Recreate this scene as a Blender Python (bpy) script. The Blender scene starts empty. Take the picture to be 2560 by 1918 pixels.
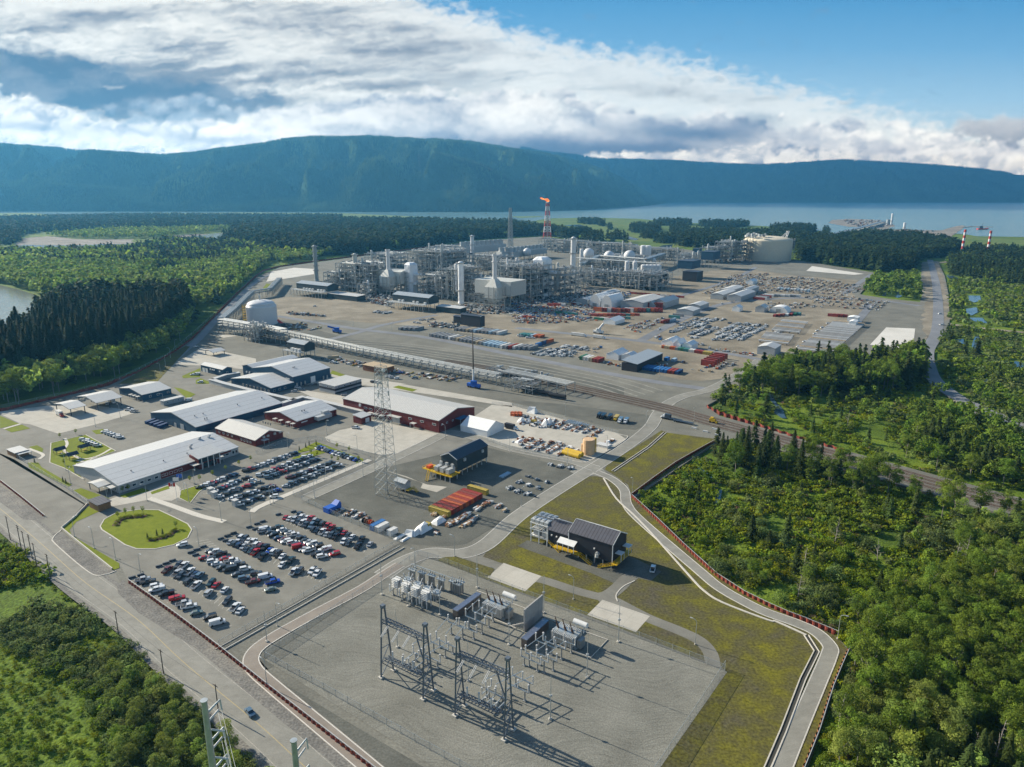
import bpy,bmesh,math,random
import numpy as np
from mathutils import Vector,Matrix
from mathutils.geometry import tessellate_polygon
R=math.radians
scene=bpy.context.scene
C=scene.collection
# ---------------- camera ----------------
F_PX,HORIZON_Y,CAM_H=1776.0,482.0,150.0 # focal length and horizon of the 2560x1918 photograph, flying height
PITCH=math.atan((959-HORIZON_Y)/F_PX)
cam=bpy.data.cameras.new("camera");cam_ob=bpy.data.objects.new("camera",cam);C.objects.link(cam_ob)
cam.sensor_fit='HORIZONTAL';cam.sensor_width=36.0;cam.lens=36.0*F_PX/2560
cam.clip_start=1.0;cam.clip_end=120000
cam_ob.location=(0,0,CAM_H);cam_ob.rotation_euler=(math.pi/2-PITCH,0,0)
scene.camera=cam_ob
# ---------------- world, sun ----------------
SUN_EL,SUN_AZ=25.0,149.0 # azimuth measured counter-clockwise from +X
SKY_STRENGTH,SUN_STRENGTH,EXPOSURE=0.075,5.0,0.95
w=bpy.data.worlds.new("World");scene.world=w;w.use_nodes=True
nt=w.node_tree;nt.nodes.clear()
sky=nt.nodes.new('ShaderNodeTexSky');sky.sky_type='NISHITA';sky.sun_disc=False
sky.sun_elevation=R(SUN_EL);sky.sun_rotation=R(90-SUN_AZ);sky.altitude=150;sky.air_density=1.0;sky.dust_density=0.6;sky.ozone_density=1.6
bg=nt.nodes.new('ShaderNodeBackground');bg.inputs[1].default_value=SKY_STRENGTH
wo=nt.nodes.new('ShaderNodeOutputWorld');nt.links.new(sky.outputs[0],bg.inputs[0]);nt.links.new(bg.outputs[0],wo.inputs[0])
sl=bpy.data.lights.new("sun",'SUN');sl.energy=SUN_STRENGTH;sl.angle=R(0.5);sl.color=(1.0,0.91,0.75)
so=bpy.data.objects.new("sun",sl);C.objects.link(so)
sd=Vector((math.cos(R(SUN_AZ))*math.cos(R(SUN_EL)),math.sin(R(SUN_AZ))*math.cos(R(SUN_EL)),math.sin(R(SUN_EL))))
so.rotation_euler=sd.to_track_quat('Z','Y').to_euler();so.location=(-400,300,400)
vs=scene.view_settings;vs.view_transform='Standard';vs.look='None';vs.exposure=EXPOSURE;vs.gamma=1;vs.use_curve_mapping=False
scene.cycles.max_bounces=5;scene.cycles.diffuse_bounces=2;scene.cycles.glossy_bounces=2;scene.cycles.transmission_bounces=2
scene.cycles.transparent_max_bounces=6;scene.cycles.volume_bounces=0;scene.cycles.use_denoising=True
scene.cycles.sample_clamp_indirect=4
# ---------------- geometry of the survey: photograph pixel -> point on a level ----------------
cp,sp=math.cos(PITCH),math.sin(PITCH)
def P(x,y,z=0.0):
 d=((x-1280)/F_PX,cp-(y-959)/F_PX*sp,-sp-(y-959)/F_PX*cp)
 t=(CAM_H-z)/-d[2]
 return Vector((d[0]*t,d[1]*t,z))
def height(y_base,y_top):
 Y=P(1280,y_base).y;v=(y_top-959)/F_PX
 return Y*(v*cp+sp)/(-cp+v*sp)+CAM_H
TJ=(0,480,960,1438)
def T(i,j,xy): # readings taken on enlarged 640x480 tiles of the photograph
 return[(640*i+xy[k]/3.4516,TJ[j]+xy[k+1]/3.4516)for k in range(0,len(xy),2)]
def TP(i,j,x,y,z=0.0):
 a,b=T(i,j,(x,y))[0];return P(a,b,z)
GA,GB=R(55.0),R(-35.0) # the two directions of the site's grid
UA=Vector((math.cos(GA),math.sin(GA),0));UB=Vector((math.cos(GB),math.sin(GB),0))
rnd=random.Random(7);NR=np.random.default_rng(11)
# ---------------- materials ----------------
MATS={}
def _nm(name):
 m=bpy.data.materials.new(name);m.use_nodes=True;n=m.node_tree;b=n.nodes['Principled BSDF'];MATS[name]=m
 return m,n,b
def mat(name,col,rough=0.75,metal=0.0,var=0.12,scale=0.6,bump=0.0,bscale=4.0,spec=0.3,rand=0.0,lines=None):
 """plain paint/metal/stone with noise; lines=(axis, spacing, width, depth) draws dark seams across an object axis"""
 m,n,b=_nm(name);N=n.nodes;L=n.links
 tc=N.new('ShaderNodeTexCoord');no=N.new('ShaderNodeTexNoise');no.inputs['Scale'].default_value=scale;no.inputs['Detail'].default_value=5
 L.new(tc.outputs['Object'],no.inputs['Vector'])
 mr=N.new('ShaderNodeMapRange');mr.inputs['From Min'].default_value=0.3;mr.inputs['From Max'].default_value=0.7
 mr.inputs['To Min'].default_value=1-var;mr.inputs['To Max'].default_value=1+var;L.new(no.outputs['Fac'],mr.inputs['Value'])
 f=mr.outputs[0]
 if rand:
  oi=N.new('ShaderNodeObjectInfo');m2=N.new('ShaderNodeMapRange');m2.inputs['To Min'].default_value=1-rand;m2.inputs['To Max'].default_value=1+rand
  L.new(oi.outputs['Random'],m2.inputs['Value']);mm=N.new('ShaderNodeMath');mm.operation='MULTIPLY';L.new(f,mm.inputs[0]);L.new(m2.outputs[0],mm.inputs[1]);f=mm.outputs[0]
 if lines:
  ax,spc,wd,dp=lines
  sx=N.new('ShaderNodeSeparateXYZ');L.new(tc.outputs['Object'],sx.inputs[0])
  md=N.new('ShaderNodeMath');md.operation='PINGPONG';md.inputs[1].default_value=spc/2;L.new(sx.outputs[ax],md.inputs[0])
  lt=N.new('ShaderNodeMath');lt.operation='LESS_THAN';lt.inputs[1].default_value=wd/2;L.new(md.outputs[0],lt.inputs[0])
  ml=N.new('ShaderNodeMath');ml.operation='MULTIPLY_ADD';ml.inputs[1].default_value=-dp;ml.inputs[2].default_value=1;L.new(lt.outputs[0],ml.inputs[0])
  mm=N.new('ShaderNodeMath');mm.operation='MULTIPLY';L.new(f,mm.inputs[0]);L.new(ml.outputs[0],mm.inputs[1]);f=mm.outputs[0]
 vm=N.new('ShaderNodeVectorMath');vm.operation='SCALE';vm.inputs[0].default_value=col;L.new(f,vm.inputs['Scale'])
 L.new(vm.outputs[0],b.inputs['Base Color'])
 b.inputs['Roughness'].default_value=rough;b.inputs['Metallic'].default_value=metal;b.inputs['Specular IOR Level'].default_value=spec
 if bump:
  nb=N.new('ShaderNodeTexNoise');nb.inputs['Scale'].default_value=bscale;nb.inputs['Detail'].default_value=4;L.new(tc.outputs['Object'],nb.inputs['Vector'])
  bp=N.new('ShaderNodeBump');bp.inputs['Strength'].default_value=1;bp.inputs['Distance'].default_value=bump;L.new(nb.outputs['Fac'],bp.inputs['Height']);L.new(bp.outputs[0],b.inputs['Normal'])
 return m
def ground_mat(name,cols,big=0.02,mid=0.15,fine=2.0,fvar=0.25,bump=0.0,tracks=0.0,rough=0.95,patch=0.5,joints=None):
 """ground: patches of colours (cols: dark, mid, light), fine grain, optional tyre tracks and slab joints"""
 m,n,b=_nm(name);N=n.nodes;L=n.links
 tc=N.new('ShaderNodeTexCoord')
 def noise(s,d=6,dist=0.0,r=0.55):
  x=N.new('ShaderNodeTexNoise');x.inputs['Scale'].default_value=s;x.inputs['Detail'].default_value=d;x.inputs['Distortion'].default_value=dist;x.inputs['Roughness'].default_value=r
  L.new(tc.outputs['Object'],x.inputs['Vector']);return x.outputs['Fac']
 a=noise(big,7,0.6,0.6);c=noise(mid,6,0.4)
 mx=N.new('ShaderNodeMix');mx.data_type='FLOAT';mx.inputs[0].default_value=patch;L.new(a,mx.inputs[2]);L.new(c,mx.inputs[3])
 cr=N.new('ShaderNodeValToRGB');e=cr.color_ramp.elements;e[0].position=0.36;e[0].color=(*cols[0],1);e[1].position=0.64;e[1].color=(*cols[2],1)
 q=e.new(0.5);q.color=(*cols[1],1);L.new(mx.outputs[0],cr.inputs[0])
 g=noise(fine,5);mr=N.new('ShaderNodeMapRange');mr.inputs['From Min'].default_value=0.3;mr.inputs['From Max'].default_value=0.7
 mr.inputs['To Min'].default_value=1-fvar;mr.inputs['To Max'].default_value=1+fvar;L.new(g,mr.inputs['Value'])
 f=mr.outputs[0]
 hgt=g
 if tracks:
  nz=N.new('ShaderNodeTexNoise');nz.inputs['Scale'].default_value=0.035;nz.inputs['Detail'].default_value=1;L.new(tc.outputs['Object'],nz.inputs['Vector'])
  va=N.new('ShaderNodeVectorMath');va.operation='MULTIPLY_ADD';va.inputs[1].default_value=(34,34,0);L.new(nz.outputs['Color'],va.inputs[0]);L.new(tc.outputs['Object'],va.inputs[2])
  mp2=N.new('ShaderNodeMapping');mp2.inputs['Rotation'].default_value=(0,0,0.6);mp2.inputs['Scale'].default_value=(0.13,1.3,1);L.new(va.outputs[0],mp2.inputs[0])
  wv=N.new('ShaderNodeTexNoise');wv.inputs['Scale'].default_value=1.0;wv.inputs['Detail'].default_value=3;L.new(mp2.outputs[0],wv.inputs['Vector'])
  m3=N.new('ShaderNodeMapRange');m3.inputs['From Min'].default_value=.3;m3.inputs['From Max'].default_value=.7;m3.inputs['To Min'].default_value=1-tracks;m3.inputs['To Max'].default_value=1+tracks*0.4;L.new(wv.outputs['Fac'],m3.inputs['Value'])
  mm=N.new('ShaderNodeMath');mm.operation='MULTIPLY';L.new(f,mm.inputs[0]);L.new(m3.outputs[0],mm.inputs[1]);f=mm.outputs[0]
  ad=N.new('ShaderNodeMath');ad.operation='MULTIPLY_ADD';ad.inputs[1].default_value=0.8;L.new(wv.outputs['Fac'],ad.inputs[0]);L.new(g,ad.inputs[2]);hgt=ad.outputs[0]
 if joints:
  mp=N.new('ShaderNodeMapping');mp.vector_type='POINT';mp.inputs['Rotation'].default_value=(0,0,-GA);L.new(tc.outputs['Object'],mp.inputs[0])
  sx=N.new('ShaderNodeSeparateXYZ');L.new(mp.outputs[0],sx.inputs[0])
  for ax in(0,1):
   md=N.new('ShaderNodeMath');md.operation='PINGPONG';md.inputs[1].default_value=joints/2;L.new(sx.outputs[ax],md.inputs[0])
   lt=N.new('ShaderNodeMath');lt.operation='LESS_THAN';lt.inputs[1].default_value=0.09;L.new(md.outputs[0],lt.inputs[0])
   ml=N.new('ShaderNodeMath');ml.operation='MULTIPLY_ADD';ml.inputs[1].default_value=-0.16;ml.inputs[2].default_value=1;L.new(lt.outputs[0],ml.inputs[0])
   mm=N.new('ShaderNodeMath');mm.operation='MULTIPLY';L.new(f,mm.inputs[0]);L.new(ml.outputs[0],mm.inputs[1]);f=mm.outputs[0]
 vm=N.new('ShaderNodeVectorMath');vm.operation='SCALE';L.new(cr.outputs[0],vm.inputs[0]);L.new(f,vm.inputs['Scale']);L.new(vm.outputs[0],b.inputs['Base Color'])
 b.inputs['Roughness'].default_value=rough;b.inputs['Specular IOR Level'].default_value=0.15
 if bump:
  bp=N.new('ShaderNodeBump');bp.inputs['Strength'].default_value=1;bp.inputs['Distance'].default_value=bump;L.new(hgt,bp.inputs['Height']);L.new(bp.outputs[0],b.inputs['Normal'])
 return m
# ---------------- mesh builder ----------------
class MB:
 def __init__(s):s.v=[];s.f=[];s.m=[]
 def add(s,v,f,mi=0):
  o=len(s.v);s.v+=[tuple(x)for x in v];s.f+=[tuple(i+o for i in q)for q in f];s.m+=[mi]*len(f);return s
 def box(s,c,d,rz=0.0,mi=0):
  x,y,z=d[0]/2,d[1]/2,d[2]/2;ca,sa=math.cos(rz),math.sin(rz)
  v=[(c[0]+a*x*ca-b_*y*sa,c[1]+a*x*sa+b_*y*ca,c[2]+e*z)for e in(-1,1)for a,b_ in((-1,-1),(1,-1),(1,1),(-1,1))]
  return s.add(v,[(3,2,1,0),(4,5,6,7),(0,1,5,4),(1,2,6,5),(2,3,7,6),(3,0,4,7)],mi)
 def bar(s,a,b_,w_,h_=None,mi=0):
  a,b_=Vector(a),Vector(b_);h_=h_ or w_;d=b_-a
  if d.length<1e-6:return s
  d.normalize();up=Vector((0,0,1))if abs(d.z)<0.95 else Vector((1,0,0))
  x=d.cross(up).normalized()*w_/2;y=x.cross(d).normalized()*h_/2
  v=[p+i*x+j*y for p in(a,b_)for i,j in((-1,-1),(1,-1),(1,1),(-1,1))]
  return s.add(v,[(3,2,1,0),(4,5,6,7),(0,1,5,4),(1,2,6,5),(2,3,7,6),(3,0,4,7)],mi)
 def tube(s,a,b_,r,r2=None,n=8,mi=0,cap=True):
  a,b_=Vector(a),Vector(b_);r2=r if r2 is None else r2;d=(b_-a).normalized()
  up=Vector((0,0,1))if abs(d.z)<0.95 else Vector((1,0,0));x=d.cross(up).normalized();y=x.cross(d)
  v=[p+(x*math.cos(k*2*math.pi/n)+y*math.sin(k*2*math.pi/n))*q for p,q in((a,r),(b_,r2))for k in range(n)]
  f=[(k,(k+1)%n,n+(k+1)%n,n+k)for k in range(n)]
  if cap:f+=[tuple(range(n))[::-1],tuple(range(n,2*n))]
  return s.add(v,f,mi)
 def lathe(s,prof,c=(0,0,0),n=24,mi=0):
  v=[(c[0]+r*math.cos(k*2*math.pi/n),c[1]+r*math.sin(k*2*math.pi/n),c[2]+z)for r,z in prof for k in range(n)]
  f=[(i*n+k,i*n+(k+1)%n,(i+1)*n+(k+1)%n,(i+1)*n+k)for i in range(len(prof)-1)for k in range(n)]
  f+=[tuple(range(n))[::-1],tuple((len(prof)-1)*n+k for k in range(n))]
  return s.add(v,f,mi)
 def prism(s,pts,z0,z1,mi=0,top_mi=None):
  pts=[Vector((p[0],p[1],0))for p in pts];n=len(pts)
  if sum(pts[i].x*pts[(i+1)%n].y-pts[(i+1)%n].x*pts[i].y for i in range(n))<0:pts.reverse()
  tri=tessellate_polygon([pts])
  v=[(p.x,p.y,z0)for p in pts]+[(p.x,p.y,z1)for p in pts]
  tt=[]
  for a,b_,c in tri:
   cr=(pts[b_]-pts[a]).cross(pts[c]-pts[a]).z
   tt.append((a,b_,c)if cr>0 else(a,c,b_))
  s.add(v,[(i,(i+1)%n,n+(i+1)%n,n+i)for i in range(n)]+[(c,b_,a)for a,b_,c in tt],mi)
  o=len(s.v)-2*n;s.f+=[(a+o+n,b_+o+n,c+o+n)for a,b_,c in tt];s.m+=[mi if top_mi is None else top_mi]*len(tt);return s
 def sheet(s,pts,z,mi=0):
  pts=[Vector((p[0],p[1],0))for p in pts];tri=tessellate_polygon([pts]);f=[]
  for a,b_,c in tri:
   f.append((a,b_,c)if(pts[b_]-pts[a]).cross(pts[c]-pts[a]).z>0 else(a,c,b_))
  return s.add([(p.x,p.y,z)for p in pts],f,mi)
 def mesh(s,name,mats):
  me=bpy.data.meshes.new(name);me.from_pydata(s.v,[],s.f);mats=mats if isinstance(mats,(list,tuple))else[mats]
  for m_ in mats:me.materials.append(MATS[m_]if isinstance(m_,str)else m_)
  if len(mats)>1:me.polygons.foreach_set('material_index',s.m)
  me.update();return me
 def build(s,name,mats,parent=None,smooth=False):
  me=s.mesh(name,mats);o=bpy.data.objects.new(name,me);C.objects.link(o);o.parent=parent
  if smooth:me.polygons.foreach_set('use_smooth',[True]*len(me.polygons))
  return o
def tag(o,label=None,cat=None,group=None,kind=None):
 if label:o['label']=label
 if cat:o['category']=cat
 if group:o['group']=group
 if kind:o['kind']=kind
 return o
def thing(name,label,cat,loc=(0,0,0),rz=0.0,group=None):
 o=bpy.data.objects.new(name,None);C.objects.link(o);o.location=loc;o.rotation_euler=(0,0,rz);o.empty_display_size=0.5
 return tag(o,label,cat,group)
def copy_tree(o,parent=None):
 c=o.copy();C.objects.link(c);c.parent=parent
 for ch in KIDS.get(o.name,()):copy_tree(ch,c)
 return c
KIDS={}
def register(o): # remember a prototype's children once, so copies need no search
 KIDS[o.name]=[c for c in o.children]
 for c in o.children:register(c)
 return o
def dup(root,loc,rz,label=None,group=None):
 r=copy_tree(root);r.location=loc;r.rotation_euler=(0,0,rz)
 if label:r['label']=label
 if group:r['group']=group
 return r
def structure(name,mb,m,smooth=False):return tag(mb.build(name,m,None,smooth),kind='structure')
def smooth_line(pts,k=6):
 pts=[Vector((p[0],p[1],0))for p in pts];out=[]
 q=[2*pts[0]-pts[1]]+pts+[2*pts[-1]-pts[-2]]
 for i in range(1,len(q)-2):
  a,b_,c,d=q[i-1],q[i],q[i+1],q[i+2]
  for j in range(k):
   t=j/k;out.append(0.5*((2*b_)+(c-a)*t+(2*a-5*b_+4*c-d)*t*t+(3*b_-a-3*c+d)*t**3))
 return out+[pts[-1]]
def offset_line(pts,off):
 o=[]
 for i,p in enumerate(pts):
  a=pts[max(i-1,0)];b_=pts[min(i+1,len(pts)-1)];d=(b_-a);d.z=0;d.normalize();o.append(p+Vector((-d.y,d.x,0))*off)
 return o
def ribbon(mb,pts,w_,z,off=0.0,mi=0):
 l=offset_line(pts,off+w_/2);r=offset_line(pts,off-w_/2);n=len(pts)
 return mb.add([(p.x,p.y,z)for p in l]+[(p.x,p.y,z)for p in r],[(i,n+i,n+i+1,i+1)for i in range(n-1)],mi)
def kerb_line(mb,pts,w_=0.4,z0=0.0,z1=0.15,off=0.0,closed=False,mi=0):
 if closed:pts=list(pts)+[pts[0]]
 l=offset_line(pts,off+w_/2);r=offset_line(pts,off-w_/2);n=len(pts)
 v=[(p.x,p.y,z1)for p in l]+[(p.x,p.y,z1)for p in r]+[(p.x,p.y,z0)for p in l]+[(p.x,p.y,z0)for p in r]
 f=[]
 for i in range(n-1):f+=[(i,n+i,n+i+1,i+1),(2*n+i,i,i+1,2*n+i+1),(n+i,3*n+i,3*n+i+1,n+i+1)]
 return mb.add(v,f,mi)
def PX(pts,z=0.0):return[P(a,b_,z)for a,b_ in pts]
# ---------------- the setting: ground, water, roads ----------------
ground_mat('marsh_ground',[(0.045,0.075,0.010),(0.095,0.150,0.014),(0.160,0.215,0.020)],big=0.012,mid=0.06,fine=0.9,fvar=0.45,bump=0.5)
ground_mat('meadow_green',[(0.055,0.10,0.018),(0.10,0.15,0.028),(0.16,0.17,0.045)],big=0.006,mid=0.03,fine=0.4,fvar=0.3)
ground_mat('pad_gravel',[(0.13,0.128,0.108),(0.17,0.166,0.14),(0.21,0.204,0.17)],big=0.01,mid=0.05,fine=1.2,fvar=0.22,tracks=0.10)
ground_mat('compound_gravel',[(0.095,0.096,0.083),(0.12,0.121,0.104),(0.15,0.149,0.127)],big=0.02,mid=0.09,fine=1.6,fvar=0.22,tracks=0.12,bump=0.04)
ground_mat('switchyard_gravel',[(0.165,0.162,0.138),(0.20,0.197,0.168),(0.235,0.23,0.198)],big=0.02,mid=0.08,fine=2.2,fvar=0.28,tracks=0.16,bump=0.10)
ground_mat('dirt',[(0.155,0.135,0.10),(0.23,0.20,0.15),(0.32,0.285,0.22)],big=0.012,mid=0.035,fine=0.6,fvar=0.22,tracks=0.14)
ground_mat('asphalt',[(0.155,0.150,0.128),(0.19,0.184,0.158),(0.225,0.217,0.186)],big=0.03,mid=0.12,fine=2.5,fvar=0.12,rough=0.85,tracks=.07)
ground_mat('road_asphalt',[(0.20,0.194,0.168),(0.24,0.233,0.203),(0.28,0.272,0.238)],big=0.03,mid=0.2,fine=2.5,fvar=0.10,rough=0.85,tracks=.08)
ground_mat('pink_asphalt',[(0.20,0.175,0.148),(0.235,0.205,0.175),(0.27,0.238,0.20)],big=0.03,mid=0.2,fine=2.5,fvar=0.08,rough=0.85)
ground_mat('blue_asphalt',[(0.15,0.155,0.165),(0.19,0.195,0.205),(0.23,0.235,0.245)],big=0.01,mid=0.05,fine=1.0,fvar=0.12,rough=0.7)
ground_mat('concrete',[(0.36,0.34,0.29),(0.42,0.395,0.34),(0.47,0.445,0.385)],big=0.03,mid=0.15,fine=2.0,fvar=0.07,joints=6.0)
ground_mat('lawn',[(0.115,0.145,0.004),(0.14,0.172,0.005),(0.17,0.20,0.008)],big=0.03,mid=0.3,fine=2.5,fvar=0.14,bump=0.05)
ground_mat('moss_field',[(0.085,0.076,0.048),(0.098,0.090,0.026),(0.150,0.140,0.012)],big=0.03,mid=0.14,fine=1.1,fvar=0.45,bump=0.06)
ground_mat('roadside_gravel',[(0.13,0.125,0.115),(0.18,0.172,0.155),(0.23,0.215,0.185)],big=0.03,mid=0.2,fine=1.4,fvar=0.4,bump=0.12)
ground_mat('pale_liner',[(0.5,0.48,0.43),(0.56,0.54,0.49),(0.6,0.58,0.53)],big=0.01,mid=0.05,fine=0.5,fvar=0.06)
ground_mat('sand_bar',[(0.16,0.14,0.11),(0.22,0.19,0.155),(0.30,0.27,0.23)],big=0.01,mid=0.04,fine=0.3,fvar=0.4)
mat('line_white',(0.62,0.60,0.55),0.7,var=0.15,scale=3)
mat('line_faint',(0.33,0.31,0.27),0.8,var=0.3,scale=2)
mat('line_yellow',(0.36,0.29,0.15),0.7,var=0.15,scale=3)
mat('kerb_concrete',(0.50,0.47,0.41),0.85,var=0.12,scale=2)
def water_mat(name,col,rough=0.12,bump=0.4,bs=0.05):
 m,n,b=_nm(name);b.inputs['Base Color'].default_value=(*col,1);b.inputs['Roughness'].default_value=rough;b.inputs['IOR'].default_value=1.33
 N=n.nodes;L=n.links;tc=N.new('ShaderNodeTexCoord');no=N.new('ShaderNodeTexNoise');no.inputs['Scale'].default_value=bs;no.inputs['Detail'].default_value=8
 mp=N.new('ShaderNodeMapping');mp.inputs['Scale'].default_value=(0.6,1.6,1);L.new(tc.outputs['Object'],mp.inputs[0]);L.new(mp.outputs[0],no.inputs['Vector'])
 bp=N.new('ShaderNodeBump');bp.inputs['Distance'].default_value=bump;L.new(no.outputs['Fac'],bp.inputs['Height']);L.new(bp.outputs[0],b.inputs['Normal'])
 return m
water_mat('inlet_water',(0.13,0.20,0.19),0.25,0.5,0.02)
water_mat('river_water',(0.20,0.22,0.18),0.18,0.35,0.06)
water_mat('creek_water',(0.05,0.09,0.13),0.1,0.1,0.3)

def sheet(name,m,polys,z,wob=0.0,kind='structure',k=0):
 mb=MB()
 for p in polys:
  q=PX(p)
  if k:q=smooth_line(q+[q[0]],k)[:-1]
  if wob:
   s=[];
   for i in range(len(q)):
    a,b_=q[i],q[(i+1)%len(q)];n=max(1,int((b_-a).length/wob))
    for j in range(min(n,60)):
     t=j/min(n,60);v=a.lerp(b_,t);s.append(v+Vector((rnd.uniform(-1,1),rnd.uniform(-1,1),0))*wob*0.3)
   q=s
  mb.sheet(q,z)
 return tag(mb.build(name,m),kind=kind)
# one sheet to the horizon
mb=MB();rr=[(60000*math.cos(a),60000*math.sin(a))for a in np.linspace(0,2*math.pi,65)[:-1]];mb.sheet(rr,-1.2);structure('ground',mb,'marsh_ground')
# sea inlet and river arms
far=lambda pts:[(a,b_)for a,b_ in pts]
INLET=[[(-900,500),(640,499),(1640,497.0),(2200,496.5),(3400,497),(3400,600),(2560,592),(2440,590),(2420,586),(2250,573),(2140,575),(2120,582),(2080,585),(2030,572),(1910,565),(1840,562),(1700,556),(1640,551),(1600,547),(1480,544),(1370,546),(1330,553),(1280,553),(1180,549),(1100,546),(1000,541),(930,537),(840,538),(720,534),(560,534),(420,532),(330,535),(285,541),(240,540),(140,537),(70,532),(0,533),(-900,540)]]
sheet('water','inlet_water',INLET,-0.9)
RIVER=[[(-500,640),(0,630),(90,625),(180,624),(330,614),(318,609),(250,610),(190,613),(120,612),(60,611),(0,620),(-500,615)],
   [(425,595),(470,592),(520,585),(577,578),(600,582),(600,598),(500,600)],
   [(-700,690),(0,712),(45,722),(112,744),(118,760),(70,860),(0,900),(-700,1000)]]
sheet('water','river_water',RIVER,-0.9)
sheet('sand_bar','sand_bar',[[(40,612),(60,595),(120,590),(200,598),(330,598),(340,607),(280,612),(190,613),(100,613)],[(400,597),(440,588),(500,584),(540,585),(500,592),(440,597)],[(100,735),(150,745),(160,752),(118,758),(105,746)]],-0.95,wob=25)
MEADOWS=[[(780,536),(900,541),(960,544),(1280,554),(1280,549),(1110,545),(1020,540),(860,533),(600,531),(440,534)],
 [(1290,556),(1390,549),(1480,546),(1600,549),(1640,553),(1840,564),(1910,568),(2000,575),(2060,585),(2000,600),(1960,610),(1800,612),(1660,620),(1600,622),(1480,600),(1330,575)],
 [(1280,541),(1340,540),(1360,542),(1300,545)],[(2300,605),(2420,590),(2560,597),(2800,605),(2800,640),(2560,625),(2450,622),(2380,612)],
 [(60,580),(130,578),(130,582),(60,583)],[(2040,590),(2090,588),(2080,593),(2040,594)]]
sheet('meadow','meadow_green',MEADOWS,-0.75,wob=40)
CREEKS=[T(2,1,(440,285,580,280,660,300,600,320,560,300)),T(2,1,(880,385,1000,378,1100,405,1060,415,960,395)),T(2,1,(1270,470,1300,458,1390,450,1370,490,1280,490)),
 T(2,1,(1000,440,1090,450,1080,465,1000,455)),T(2,1,(1640,335,1800,330,1990,338,2209,345,2209,355,1760,345,1710,360)),
 T(3,1,(980,890,1020,850,1030,860,1010,895)),T(3,1,(1090,900,1120,880,1170,890,1120,910)),T(3,1,(1540,715,1600,720,1650,745,1560,745)),
 T(3,1,(1730,890,1830,890,1840,930,1780,950,1735,930)),T(3,1,(1710,1005,1800,990,1820,1030,1760,1060,1715,1050)),T(3,1,(1725,1080,1850,1080,1900,1130,1780,1110)),
 T(3,1,(1760,1330,1765,1290,1790,1240,1850,1230,1820,1260,1810,1290,1840,1340,1800,1350)),T(3,1,(1605,1270,1690,1260,1700,1310,1640,1290)),T(3,1,(2120,1490,2130,1450,2209,1470,2209,1520)),T(3,1,(1850,1630,1900,1600,1900,1657,1850,1657)),
 T(3,2,(1860,80,1900,55,1940,70,1910,100,1870,105)),T(3,2,(0,80,40,85,70,150,130,210,150,270,165,290,120,285,50,240,70,190,20,130)),T(3,2,(-60,60,0,80,0,120)),
 T(2,2,(1600,700,1640,720,1720,780,1740,820,1690,790,1620,740)),T(2,2,(1790,900,1815,905,1800,980,1760,1040,1745,1000)),T(3,1,(1100,870,1160,830,1220,835,1240,870,1160,880))]
sheet('water','creek_water',CREEKS,-0.7)
# dirt roads out on the marsh
roads=MB()
for pts,w_ in(([(2560,830),(2480,822),(2380,810),(2360,803)],10),(T(3,1,(1330,618,1480,608,1640,590,1830,560,1740,515,1700,505)),14)):
 ribbon(roads,smooth_line(PX(pts)),w_,-0.5)
structure('dirt_road',roads,'dirt')
# the levelled site pad with its edge
PAD=[(-500,1085),(0,1030),(270,965),(400,905),(480,850),(560,770),(640,693),(700,668),(910,640),(1090,617),(1180,603),(1350,592),(1500,606),(1700,622),(1860,640),(1990,650),(2195,683),(2150,735),(2160,738),(2230,748),(2300,755),(2305,740),(2302,700),(2306,655),(2345,653),(2362,690),(2372,740),(2374,800),(2372,828),(2334,842),(2332,890),(2356,960),(2440,1010),(2560,1052),(2700,1095),(2700,1125),(2560,1085),(2430,1030),(2325,960),(2304,870),(2200,905),(2050,905),(1900,915),(1830,980),(1765,1015),(1800,1040),(2200,1150),(2700,1285),(2700,1340),(2100,1170),(1850,1095),(1797,1102),(1583,1246),(1640,1301),(1790,1441),(1920,1516),(2092,1592),(2121,1622),(2020,1918),(1990,2010),(700,2010),(640,1918),(480,1760),(250,1500),(0,1320),(-500,960)]
mb=MB();mb.prism(PX(PAD),-1.3,0.0);structure('site_ground',mb,'pad_gravel')
sheet('dirt_ground','dirt',[[(600,800),(690,742),(1060,748),(1280,790),(1480,730),(1700,690),(1840,668),(1990,690),(2150,700),(2130,735),(2180,770),(2060,870),(1980,915),(1890,905),(1860,935),(1750,955),(1550,918),(1290,860),(1110,822),(1000,812),(830,800)],[(2306,660),(2344,658),(2360,700),(2370,740),(2370,800),(2310,850)]],0.02,wob=14)
sheet('gravel_yard','compound_gravel',[[(600,830),(700,800),(780,822),(890,850),(1300,900),(1560,970),(1560,1000),(1280,960),(1060,930),(900,900),(700,870)],[(953,1173),(1103,1099),(1127,1096),(1280,1134),(1323,1145),(1436,1174),(1440,1190),(1280,1290),(1167,1360),(1120,1366),(1045,1363),(1002,1357),(762,1256),(779,1247)],[(1280,1000),(1400,1010),(1640,1040),(1625,1060),(1590,1075),(1540,1072),(1280,1005)],
 [(700,935),(770,910),(900,960),(1080,1005),(1010,1010),(880,985)],[(640,1640),(1000,1420),(1040,1385),(1100,1400),(660,1680),(1180,1990),(960,1990)]],0.03)
sheet('asphalt_lot','asphalt',[[(-500,1110),(0,1040),(200,995),(310,960),(440,900),(520,880),(820,935),(1210,1020),(1250,1060),(1130,1130),(950,1172),(785,1244),(755,1258),(1002,1357),(545,1618),(319,1455),(305,1420),(154,1325),(210,1262),(0,1137),(-500,1000)],
 T(0,2,(-900,300,0,600,120,650,740,1040,560,1230,470,1310,480,1400,800,1640,1000,1640,1060,1760,700,1700,500,1400,0,1000,-900,500))],0.05)
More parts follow.
